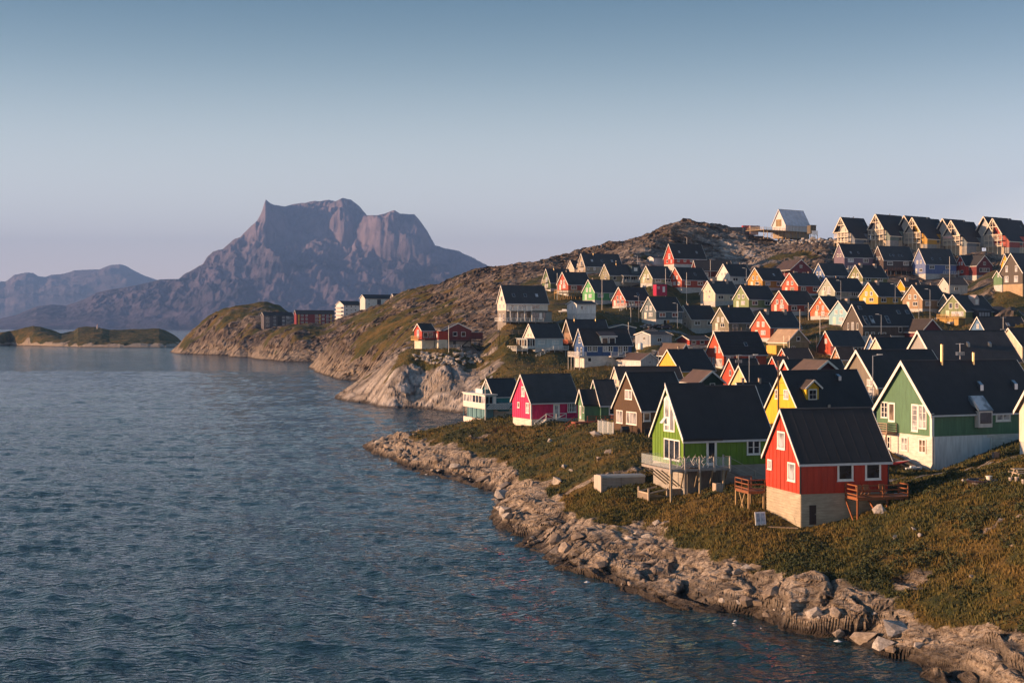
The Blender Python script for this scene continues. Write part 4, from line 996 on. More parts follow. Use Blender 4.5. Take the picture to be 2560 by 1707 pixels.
        return fr

def G(h, a, b, c, e, *k, **kw):   # gable window by share of the gable width from the near corner, and metres
    W_ = h.W; return h.window('g', W_*a, W_*a + b, c, c + e, *k, **kw)
def gable_windows(h, style):
    W, hw, hr = h.W, h.hw, h.hr
    if h.d['ax'] == 'v':
        L = h.L
        if style == 'row':
            for i in range(3): h.window('l', L*(.18+.22*i), L*(.18+.22*i)+L*.2, .95*hw/2.6, 1.95*hw/2.6, 2, 1)
            h.window('l', L*.42, L*.58, hw+.3, hw+1.6, 2, 1)
        elif style == 'small':
            h.window('l', L*.44, L*.56, hw+.8, hw+1.9); h.window('l', L*.2, L*.32, 1.1, 2.1); h.window('l', L*.55, L*.72, 1.0, 1.9)
        elif style == 'one': h.window('l', L*.44, L*.44+1.0, max(.5, hw*.6), max(.5, hw*.6)+1.1)
        elif style == 'slits': h.window('l', L*.42, L*.60, .7, 1.6, 2, 1)
        elif style == 'cab':
            h.window('l', L*.42, L*.42+1.1, hw+.3, hw+1.4, tone=0); h.window('l', L*.18, L*.18+1.1, -.1, .7, 2, 1)
        elif style == 'shore':
            for px0, px1, y0, y1 in ((1113.5,1119,830,845.5),(1132,1143,829.5,840),(1153,1164,829.5,841)): h.pwin('l', px0, y0, px1, y1, tone=0)
            h.door('l', L*.32, L*.32+.9, -h.fh+.7, -.3, (.10,.11,.12))
        return
    if style == 'std':
        G(h, .29, .95, hw+.1, 1.4, 1, 2, fr=.17); G(h, .56, .95, hw+.1, 1.4, 1, 2, fr=.17)
        G(h, .24, 1.7, .95, 1.2, 2, 1); h.door('g', W*.66, W*.66+.85, .15, 2.1, (.66,.60,.50))
    elif style == 'slits':
        G(h, .33, .6, hw+.25, 1.0); G(h, .57, .6, hw+.25, 1.0); G(h, .33, 1.2, 1.0, 1.1, 2, 1)
    elif style == 'two':
        G(h, .30, .8, hw+.2, 1.3, 1, 2); G(h, .55, .8, hw+.2, 1.3, 1, 2); G(h, .12, 1.5, .9, 1.2, 2, 1); G(h, .45, 1.4, .9, 1.2, 2, 1)
        h.door('g', W*.76, W*.76+.8, .1, 2.0, (.66,.60,.50))
    elif style == 'tall': G(h, .35, 1.7, hw-.2, 2.2, 3, 1); G(h, .18, 1.1, .6, 1.3, 1, 1); G(h, .60, 1.1, .6, 1.3, 1, 1)
    elif style == 'three': G(h, .44, .6, hw+2.2, .6); G(h, .27, .9, hw+.2, 1.4, 1, 2); G(h, .55, .9, hw+.2, 1.4, 1, 2); G(h, .25, 1.3, .3, 1.2, 2, 1); h.door('g', W*.62, W*.62+.8, 0, 1.5, (.66,.60,.50))
    elif style == 'four':
        for a in (.2, .62): G(h, a, 1.7, .7, 1.9, 2, 1, tone=2); G(h, a+.03, 1.0, 3.9, 1.9, 1, 1, tone=2)
    elif style == 'four2':
        for a in (.28, .52): G(h, a, 1.15, 2.6, 1.6, 1, 1)
        for a in (.08, .32): G(h, a, 2.0, .3, 1.4, 2, 1)
        h.door('g', W*.66, W*.66+.9, 0, 1.9, (.7,.6,.4))
    elif style == 'hall':
        G(h, .43, 1.2, .3, 3.3, 2, 1, tone=2); G(h, .22, .7, 1.6, 1.8); G(h, .68, .7, 1.6, 1.8)
    elif style == 'hall2': G(h, .38, 1.6, hw+.5, 1.5, 3, 1); G(h, .2, 1.0, .6, 1.3); G(h, .62, 1.0, .6, 1.3); G(h, .2, 1.1, -2.9, 1.9); G(h, .6, 1.1, -2.9, 1.9)
    elif style == 'hall3': G(h, .35, 1.6, hw+.5, 1.5, 2, 2); G(h, .2, 1.1, .2, 1.9, 1, 2); G(h, .6, 1.1, .2, 1.9, 1, 2)
    elif style == 'stripe': G(h, .18, .95, hw+.4, 1.5, tone=2); G(h, .40, .95, hw+.4, 1.5, tone=2); G(h, .08, 3.0, -.4, 2.0, 3, 1, tone=2); G(h, .5, 1.0, .3, 1.6, tone=2); G(h, .7, 1.0, .3, 1.6, tone=2)
    elif style == 'mid': G(h, .42, W*.15, hw+hr*.2, hr*.32, 1, 2)
    elif style == 'mid2': G(h, .35, 1.5, .6, 2.3, 2, 1)
    elif style == 'tinyh': G(h, .42, .9, hw+.2, 1.2)
    elif style == 'one': G(h, .35, .9, hw+.1, 1.1)
    elif style == 'tiny': G(h, .3, .7, 1.0, .9)
    elif style == 'slit1': G(h, .35, 1.0, max(.3, hw-1.5), 1.1, 2, 1)
    elif style == 'lowtwo': G(h, .22, 1.0, .9, 1.7, tone=2); G(h, .50, 1.0, .9, 1.7, tone=2)
    elif style == 'balc':
        G(h, .3, 1.2, .4, 1.8, 1, 1, tone=2); G(h, .55, .9, .4, 1.8); G(h, .36, 1.6, hw+.3, 1.8, 2, 1)
        h.deck(-1.3, -.02, .6, W-.8, .1, (.50,.40,.30), plank=.5); h.rail([(-1.25, .6, .1), (-1.25, W-.8, .1)], col=(.55,.45,.36), nr=4)
        h.deck(-1.2, -.02, 1.6, W-1.9, hw+.1, (.50,.40,.30), plank=.5); h.rail([(-1.15, 1.6, hw+.1), (-1.15, W-1.9, hw+.1)], col=(.55,.45,.36), nr=4)
    elif style == 'door2': h.pwin('g', 2168, 948, 2182, 965, 2, 1, tone=2); h.pwin('g', 2172, 968, 2186, 992, 1, 2, tone=2)
def long_windows(h, style):
    L, hw = h.L, h.hw
    z = max(.4, hw - 1.95)
    if h.d['ax'] == 'v': return
    Wn = lambda a, w, z_, e, *k, **kw: h.window('l', L*a, L*a+w, z_, z_+e, *k, **kw)
    if style == 'std': Wn(.12, 2.7, z-.08, 1.4, 2, 1, fr=.2); Wn(.60, 2.7, z-.08, 1.4, 2, 1, fr=.2)
    elif style == 'wide': Wn(.12, 2.8, hw-2.2, 1.5, 3, 2, fr=.18); Wn(.64, 2.8, hw-2.2, 1.5, 3, 2, fr=.18)
    elif style == 'one': Wn(.3, 1.5, max(.4, hw-1.9), 1.1, 2, 1)
    elif style == 'two' or style == 'pair': Wn(.2, .8, max(.4, hw-1.6), 1.1); Wn(.36, .8, max(.4, hw-1.6), 1.1)
    elif style == 'pair2': Wn(.1, 1.5, .7, 1.5, 1, 1); Wn(.55, 1.4, .7, 1.5, 2, 1)
    elif style == 'four':
        for i in range(4): Wn(.1+.2*i, 1.2, hw-1.5, 1.1, 2, 1)
    elif style == 'row': Wn(.05, 2.3, z, 1.2, 2, 1); [Wn(.45+.075*i, 1.0, z, 1.3, 1, 1) for i in range(5)]
    elif style == 'grid': Wn(.12, 2.4, z, 1.3, 4, 2); Wn(.62, 2.6, z, 1.3, 2, 1)
    elif style == 'grid2': Wn(.10, 2.0, hw-1.8, 1.1, 4, 1); Wn(.62, 2.0, hw-1.8, 1.1, 4, 1)
    elif style == 'low': Wn(.66, 1.1, .9, 1.5); Wn(.04, 1.1, -.2, 1.2, tone=1); Wn(.15, 1.1, -.2, 1.2, tone=1); Wn(.28, 1.0, -.2, 1.1); Wn(.36, 1.1, -.2, 1.1, tone=1)
    elif style == 'low2': Wn(.1, 1.3, .3, .9); Wn(.5, 1.3, .3, .9)
    elif style == 'low3': Wn(.05, .9, .9, 1.2); Wn(.22, .9, .9, 1.2); Wn(.4, .9, .9, 1.2); Wn(.62, 2.0, .9, 1.2, 2, 1)
    elif style == 'grn': Wn(.06, 1.9, .75, 1.7, 2, 1, tone=2); Wn(.58, 2.0, .9, 1.5, 2, 1, tone=2)
    elif style == 'three':
        Wn(.11, 1.2, .45, 1.2, tone=1); Wn(.30, 2.5, .4, 1.3, 3, 1, tone=1); Wn(.61, 2.6, .4, 1.3, 2, 1)
    elif style == 'ver':
        Wn(.1, 1.4, .7, 1.3); Wn(.36, 3.0, .5, 1.5, 3, 1); Wn(.62, 2.2, .5, 1.5, 2, 1); Wn(.82, 2.2, .5, 1.5, 2, 1)
    elif style == 'teal': h.pwin('l', 1274, 993, 1290, 1010, tone=1)
    elif style == 'blue':
        for x0, x1 in ((1468.5,1480),(1481.5,1493.5),(1507,1519),(1520,1532.5),(1558,1570)): h.pwin('l', x0, 864.5, x1, 879, 2, 2, fr=.14)
        h.pwin('l', 1545, 864.5, 1556, 885, 2, 2, fr=.14, name='door')
        h.pwin('l', 1469, 893.5, 1478.5, 904.5)
# ------------------------------------------------------------------ build the village
HO = {}
def std_house(d):
    h = House(d); HO[d['label']] = h; h.basic()
    gable_windows(h, d['gw']); long_windows(h, d['lw'])
    ch = d['ch']; L, W, hw, hr = h.L, h.W, h.hw, h.hr
    if ch in ('pp', 'bb', 'mm'): h.chimney(L*.16, ch[0]); h.chimney(L*.74, ch[0])
    elif ch: h.chimney(L*.3, ch)
    n = d.get('sky', 0)
    if n == 9:
        for px, py in ((2149.5,772),(2162,797),(2166,806),(2178,797),(2182,806),(2217,797),(2221,806),(2246,783),(2268,783),(2169.5,810.5)): h.psky(px, py, 1.05, 1.3)
    elif n: [h.skylight(L*(.22+.55*i/max(n-1, 1)) if n > 1 else L*.6, W*.2, .9, 1.2) for i in range(n)]
    n = d.get('sky2', 0)
    for i in range(n): h.skylight(L*(.27 + (.1*(i % 2) + .28*(i//2) if n > 2 else .26*i)), W*.14, .8, 1.1)
    fh = h.fh
    if d.get('box'):
        MB().box(L*.60, L*.60+2.2, -1.2, -.05, -.1, 1.1).build('balcony', paint((.60,.36,.24), 'wood'), h.root)
        MB().box(L*.7, L*.7+.1, -.9, -.8, -fh-.8, -.102).build('leg', WHITE, h.root)
    if d.get('deckw') or d.get('deckt'):
        c = (.60,.48,.40) if d.get('deckw') else (.42,.33,.25)
        z = -.1; x1 = L*.3 if d.get('deckw') else L*.85
        h.deck(-1.8, x1, -1.9, -.06, z, c, -fh-2.5, [(-1.7,-1.8), (x1*.3,-1.8), (x1*.62,-1.8), (x1-.1,-1.8)], plank=.6)
        h.rail([(-1.75, W*.6, z), (-1.75, -1.85, z), (x1, -1.85, z)], col=c, nr=3, every=1.7)
    if d.get('odoor'):
        h.door('l', L*.28, L*.28+1.1, -h.fh+.2, -.25, (.02,.02,.02)); MB().box(L*.38, L*.38+.9, -.5, -.45, -h.fh+.2, -.25).build('open_door', paint((.75,.30,.03), 'trim'), h.root, 'orange open basement door')
    if d.get('veranda'):
        for i in range(3): MB().box(-2.2, -2.08, 1+i*4, 1.12+i*4, -.3, 1.9).build('post', WHITE, h.root)
        MB().prism([(-2.4, -.2, 2.0), (-.34, -.2, 2.5), (-.34, -.2, 2.62), (-2.4, -.2, 2.12)], (0, 10, 0)).build('veranda_roof', paint((.09,.05,.045), 'roof'), h.root)
    if d.get('scaff'):
        for x in (-1.8, -.2, L+1.6):
            MB().tube((x, -1.2, -h.fh-1), (x, -1.2, 3.4), .05, 6).build('scaffold_pole', paint((.45,.4,.36), 'metal'), h.root)
        MB().bar((-2.0, -1.2, 1.9), (L+1.8, -1.2, 1.9), .06, .08).build('scaffold_rail', paint((.5,.42,.36), 'wood'), h.root)
        MB().box(-3.0, -.06, .6, 5.6, -1.4, .9).build('lean_to', paint((.78,.42,.05)), h.root)
    if d.get('dormw'):
        m = hr/(W/2); x, y = h.on('r', 2434, 756); z = h.hw + y*m
        b = MB().prism([(x-1.2, y-1.1, z-.8), (x+1.2, y-1.1, z-.8), (x+1.2, y-1.1, z+1.1), (x, y-1.1, z+2.2), (x-1.2, y-1.1, z+1.1)], (0, 3.2, 0)).build('dormer', paint((.50,.40,.36), 'trim'), h.root)
        MB().box(x-.7, x+.7, y-1.16, y-1.102, z-.6, z+.9).build('window', WHITE, b); 
        for (q0, q1, py) in ((2434, 2468, 780), (2490, 2524, 779)):
            xa, ya = h.on('r', q0, py); xb, _ = h.on('r', q1, py); z = h.hw + ya*m; xa = min(xa, L-.6); xb = max(min(xb, L+7), xa+2)
            b = MB().prism([(xa, ya-1.4, z-1.8), (xa, ya-1.4, z+.4), (xa, ya+2.2, z+1.6), (xa, ya+2.2, z-1.8)], (xb-xa, 0, 0)).build('dormer', paint((.03,.03,.035)), h.root)
            for i in range(4):
                w = (xb-xa)/5; MB().box(xa+w*(.55+i), xa+w*(.55+i)+w*.7, ya-1.47, ya-1.403, z-1.2, z-.1).build('window', paint((.34,.36,.4), 'plastic'), b)
    if d.get('deckl'):
        h.deck(-3.2, -.06, .2, W-1, -.15, (.62,.36,.10), -fh-2.5, [(-3.1,.3),(-3.1,W*.3),(-3.1,W*.55),(-3.1,W-1.1)], plank=.5)
        h.rail([(-3.15, .2, -.15), (-3.15, W-1, -.15)], col=(.70,.42,.12), nr=4, kind='wood')
        MB().box(-2.6, -.1, .6, W-1.2, -fh-2, -.5).build('lower_room', paint((.62,.38,.10), 'wood'), h.root)
    if d.get('decko'):
        c = (.55,.32,.10)
        h.deck(-6.5, L*.8, -3.2, -.06, -.9, c, -5.5, [(-6.4+i*1.9, -3.1) for i in range(8)] + [(-6.4, -.3)], plank=.6)
        h.rail([(-6.45, -.2, -.9), (-6.45, -3.15, -.9), (L*.8, -3.15, -.9)], col=c, nr=4, kind='wood')
        for i in range(4): MB().bar((-6.2+i*1.9, -3.1, -4.4), (-4.6+i*1.9, -3.1, -1.2), .12).build('brace', paint(c, 'wood'), h.root)
        st = MB()
        for i in range(9): st.box(3.2+i*.3, 3.5+i*.3, -4.4, -3.3, -1.1-i*.28, -1.04-i*.28)
        st.build('stairs', paint((.42,.27,.12), 'wood'), h.root)
    if d.get('rails'):
        h.deck(-1.6, L*.9, -2.2, -.06, -.1, (.66,.62,.58), -3.2, [(i*1.45-1.4, -2.1) for i in range(8)], plank=.6)
        h.rail([(-1.55, W*.6, -.1), (-1.55, -2.15, -.1), (L*.9, -2.15, -.1)], nr=3)
        h.rail([(-1.55, -2.3, -.1), (-5.0, -2.5, -2.2)], nr=3)
    if 'sky2' in d:
        c = None if 'dark brown' not in d['label'] else (.16,.07,.045)
        x0 = L*.02 if 'two roof windows' not in d['label'] else L*.45
        h.deck(x0, L*.97, -2.2, -.06, .1, c or (.62,.60,.58), -5, [(x0+.1+(L*.93-x0)*i/4, -2.1) for i in range(5)], plank=.6); h.rail([(x0, -2.15, .1), (L*.97, -2.15, .1)], col=c, nr=3, every=1.3)
        if 'dark brown' in d['label']:
            for i in range(6): MB().box(L*.05+i*L*.17, L*.05+i*L*.17+.16, -.3, -.14, -5.5, .0).build('post', WHITE, h.root)
            h.fh = fh
    if d.get('dorm'):
        m = hr/(W/2); x, y = h.on('r', 1585, 675); z = h.hw + y*m
        b = MB().prism([(x-2, y-1.6, z-2), (x-2, y-1.6, z+1.4), (x-2, y+1.8, z+2.0), (x-2, y+1.8, z-2)], (3.4, 0, 0)).build('dormer', paint((.05,.08,.09)), h.root)
        MB().box(x-1.0, x+.5, y-1.68, y-1.603, z-.5, z+.8).build('window', WHITE, b)
        MB().box(x-2.2, x+1.6, y-1.8, y+2.0, z+1.95, z+2.1).build('dormer_roof', paint(RF, 'roof'), b)
        h.deck(L*.3, L, -2.0, -.06, -.1, (.62,.60,.58), -3, [(L*.32,-1.9),(L*.55,-1.9),(L*.8,-1.9),(L*.98,-1.9)], plank=.6)
        h.rail([(L*.3, -1.95, -.1), (L, -1.95, -.1)], nr=3)
        MB().prism([(L*.3, -2.2, hw-.25), (L*.3, -.36, hw-.1), (L*.3, -.36, hw), (L*.3, -2.2, hw-.15)], (L*.7, 0, 0)).build('veranda_roof', WHITE, h.root)
        for i in range(4): MB().box(L*(.31+.22*i), L*(.31+.22*i)+.14, -2.1, -1.97, -.1, hw-.26).build('post', WHITE, h.root)
    if d.get('sunroom'):
        MB().box(-1, L*.55, -4.2, -.06, -1.4, .2).build('lower_wall', paint((.50,.06,.03)), h.root)
        b = MB().box(-1, L*.55, -4.2, -.06, .2, 2.0).build('glazed_room', paint((.16,.03,.03)), h.root)
        for i in range(6): MB().box(-.7+i*1.05, .15+i*1.05, -4.27, -4.203, .45, 1.75).build('window', glass(0), b); 
        fr = MB()
        for i in range(7): fr.box(-.87+i*1.05, -.72+i*1.05, -4.30, -4.21, .3, 1.9)
        fr.box(-1, L*.55, -4.30, -4.205, .28, .42); fr.box(-1, L*.55, -4.30, -4.205, 1.78, 1.92)
        fr.build('frame', WHITE, b)
        MB().box(-1.2, L*.55+.2, -4.5, -.07, 2.0, 2.15).build('flat_roof', paint((.035,.035,.04), 'roof'), h.root)
    if d.get('beacons'): 
        for a in (.35, .62): MB().prism([(L*a, -.3, hw+.3), (L*a+.45, -.3, hw+.3), (L*a+.22, -.3, hw+1.05)], (0, .12, 0)).build('roof_vent', WHITE, h.root)
    if d.get('vents'):
        for px, py in ((2419,866),(2473,866)):
            x, y = h.on('r', px, py); z = h.hw + y*hr/(W/2) + .2
            MB().prism([(x-.25, y-.5, z-.3), (x+.25, y-.5, z-.3), (x+.25, y-.5, z+.4), (x-.25, y-.5, z+.4)], (0, .6, .35)).build('roof_vent', paint((.35,.37,.4), 'metal'), h.root)
    if d.get('balcr'):
        h.deck(-1.5, -.06, .8, W-.6, hw-.9, (.50,.13,.06), plank=.4); h.rail([(-1.45, .5, hw-.9), (-1.45, W+1.6, hw-.9)], h=.9, col=(.60,.14,.06), nr=4)
        MB().box(-.09, -.003, W*.28, W*.72, hw-.7, hw+2.0).build('gable_wall', paint((.42,.26,.17), 'wood'), h.root)
    if d.get('porch'):
        b = MB().box(-2.4, -.06, .2, W-.4, -.3, hw-.2).build('porch', paint((.42,.50,.52)), h.root)
        for i in range(4): MB().box(-2.47, -2.403, .4+i*1.75, 1.8+i*1.75, .5, hw-.5).build('window', glass(1 if i % 2 else 0), b)
        for i in range(3): MB().box(-2.2+i*.75, -1.6+i*.75, .13, .197, .5, hw-.5).build('window', glass(i % 2), b)
        fr = MB()
        for i in range(5): fr.box(-2.5, -2.41, .25+i*1.75, .4+i*1.75, .1, hw-.3)
        for i in range(4): fr.box(-2.38+i*.75, -2.22+i*.75, .10, .19, .1, hw-.3)
        fr.build('frame', WHITE, b)
        MB().box(-2.7, -.05, 0, W-.2, hw-.2, hw-.05).build('porch_roof', paint((.3,.32,.34), 'roof'), h.root)
        h.deck(-6.0, -2.5, -.6, W-2, -.6, (.66,.62,.56), -6.5, [(-5.9,-.5),(-4.2,-.5),(-2.6,-.5),(-5.9,W*.3),(-5.9,W-2.1)], plank=.6)
        h.rail([(-2.5, -.55, -.6), (-5.95, -.55, -.6), (-5.95, W-2, -.6)], nr=3)
        h.deck(L*.2, L*1.1, -2.0, -.06, -.5, (.60,.56,.52), -3.2, [(L*.25,-1.9),(L*.6,-1.9),(L,-1.9)], plank=.6); h.rail([(L*.55, -1.95, -.5), (L*1.1, -1.95, -.5)], nr=4)
        h.rail([(L*.55, -2.0, -.5), (-.8, -2.4, -2.9)], nr=3)
    if d.get('bluew'):
        m = hr/(W/2); x0, y0 = h.on('r', 1500, 849); x1, _ = h.on('r', 1536, 849); yb = .3; z = hw + yb*m
        zt = hw + (W*.36)*m
        b = MB().prism([(x0, yb, z-.3), (x0, yb, zt-.7), (x0, W*.40, zt+.2), (x0, W*.40, z)], (x1-x0, 0, 0)).build('dormer', paint((.05,.13,.22)), h.root)
        MB().prism([(x0-.5, -.15, zt-.72), (x0-.5, -.15, zt-.55), (x0-.5, W*.42, zt+.62), (x0-.5, W*.42, zt+.45)], (x1-x0+.8, 0, 0)).build('dormer_roof', paint((.028,.028,.035), 'roof'), b)
        MB().box(x0-.5, x1+.3, -.22, -.155, zt-.78, zt-.5).build('eave_board', WHITE, b)
        for i in range(2):
            w = (x1-x0)/2; MB().box(x0+w*i+.1, x0+w*(i+1)-.1, yb-.08, yb-.004, z-.1, zt-.95).build('window_frame', WHITE, b)
            MB().box(x0+w*i+.28, x0+w*(i+1)-.28, yb-.1, yb-.083, z+.06, zt-1.12).build('pane', glass(0), b)
        # balcony on the sea side and stairs on the right
        h.deck(-1.8, -.06, -1.6, W, 0, (.72,.68,.62), -fh-1, [(-1.7,-1.5),(-1.7,W*.33),(-1.7,W*.66),(-1.7,W-.1)], plank=.5); h.rail([(-1.75, W, 0), (-1.75, -1.55, 0), (0, -1.55, 0)], nr=4, every=1.3)
        h.deck(L*.5, L+.8, -2.4, -.06, 0, (.70,.68,.64), -fh-1, [(L*.52,-2.3),(L*.76,-2.3),(L+.7,-2.3)], plank=.5); h.rail([(L*.5, -2.35, 0), (L*.8, -2.35, 0)], nr=4); h.rail([(L+.8, -.2, 0), (L+.8, -2.35, 0)], nr=4)
        st = MB()
        for i in range(12): st.box(L*.93-i*.36, L*.93-i*.36+.36, -3.6, -2.45, -.27-i*.27, -.2-i*.27)
        st.bar((L*.96, -3.62, -.1), (L*.66, -3.62, -3.3), .08, .3); st.build('stairs', WHITE, h.root)
        h.rail([(L*.97, -3.62, -.1), (L*.66, -3.62, -3.2)], nr=3)
        MB().box(L*.46, L*.46+1.5, -.6, -.05, -fh-.1, -1.5).build('shed_box', paint((.35,.36,.36), 'trim'), h.root)
    if d.get('big'):
        h.fh = fh
        MB().box(L*.02, L*.55, -2.2, -.06, -.12, 0).build('balcony_floor', WHITE, h.root)
        h.rail([(-.1, -2.15, 0), (L*.55, -2.15, 0)], h=1.1, nr=5)
        for i in range(4): MB().box(L*(.04+.17*i), L*(.04+.17*i)+.16, -2.2, -2.04, -3.2, -.13).build('post', WHITE, h.root)
        h.deck(-2.2, L+.3, -3.0, -.06, -3.3, (.40,.36,.32), -6.2, [(L*(.02+.2*i), -2.8) for i in range(6)], plank=.6); h.rail([(-2.15, W*.5, -3.3), (-2.15, -2.95, -3.3), (L*.8, -2.95, -3.3)], nr=3, every=1.5)
        b = MB().box(L*.56, L+.3, -2.3, -.06, -3.28, -.35).build('sun_room', paint((.22,.24,.24)), h.root)
        MB().box(L*.53, L+.6, -2.6, -.07, -.35, -.2).build('flat_roof', paint((.03,.03,.035), 'roof'), b)
        for i in range(4): MB().box(L*.57+i*1.05, L*.57+i*1.05+.85, -2.37, -2.303, -2.6, -.7).build('window', WHITE if i == 2 else glass(0), b)
        for i in range(4): MB().box(L*.08+i*1.75, L*.08+i*1.75+1.3, -.09, -.003, -2.7, -.8).build('window', glass(1), h.root)
    if d.get('balco'):
        h.deck(-1.1, -.06, .2, W, .1, (.70,.42,.14), plank=.4); h.rail([(-1.05, .2, .1), (-1.05, W, .1)], col=(.74,.46,.16), nr=4, kind='wood')
        h.deck(.4, L-.2, -1.2, -.06, .1, (.06,.05,.05), plank=.4); h.rail([(.4, -1.15, .1), (L-.2, -1.15, .1)], col=(.05,.045,.045), nr=4)
        MB().box(L+.1, L+3.2, -2.4, 2.6, .05, 2.5).build('side_room', paint(d['col']), h.root)
        MB().box(L+.0, L+3.3, -2.6, 2.8, 2.5, 2.65).build('side_roof', paint(RF, 'roof'), h.root)
        for i in range(2): MB().box(.02+L+.08-.09, L+.097, -1.9+i*1.9, -1.3+i*1.9, .6, 2.0).build('window', WHITE, h.root)
        MB().box(L+.15, L+3.15, -2.3, 2.5, -fh-3, .04).build('side_foundation', paint((.78,.70,.56), 'concrete'), h.root)
    if d.get('shore'):
        MB().box(L+.05, L+3.8, 1.0, 5.6, .3, 2.3).build('lean_to', paint((.17,.03,.03)), h.root); MB().box(L-1, L+4.2, .4, 6, 2.3, 2.42).build('lean_to_roof', paint((.5,.5,.5), 'trim'), h.root)
        h.deck(L*.1, L*1.3, -2.6, -.06, -.05, (.07,.04,.035), -4.4, [(L*.9,-2.5),(L*1.28,-2.5),(L*1.28,-.3)], plank=.5); h.rail([(L*.85, -2.55, 0), (L*1.3, -2.55, 0)], col=(.06,.035,.03), nr=4)
        st = MB()
        for i in range(9): st.box(L*.75-i*.3, L*.75-i*.3+.3, -3.6, -2.7, -.25-i*.27, -.19-i*.27)
        st.bar((L*.80, -3.62, 0), (L*.42, -3.62, -2.6), .08, .25); st.build('stairs', paint((.05,.03,.03), 'wood'), h.root)
        h.deck(-.5, L*.5, -4.6, -2.7, -fh+.3, (.45,.45,.45), -fh-2, [(-.4,-4.5),(L*.45,-4.5)], plank=.5); h.rail([(-.5, -4.55, -fh+.3), (L*.5, -4.55, -fh+.3)], col=(.55,.55,.56), nr=3, every=1.2)
    return h
for d in HS: std_house(d)

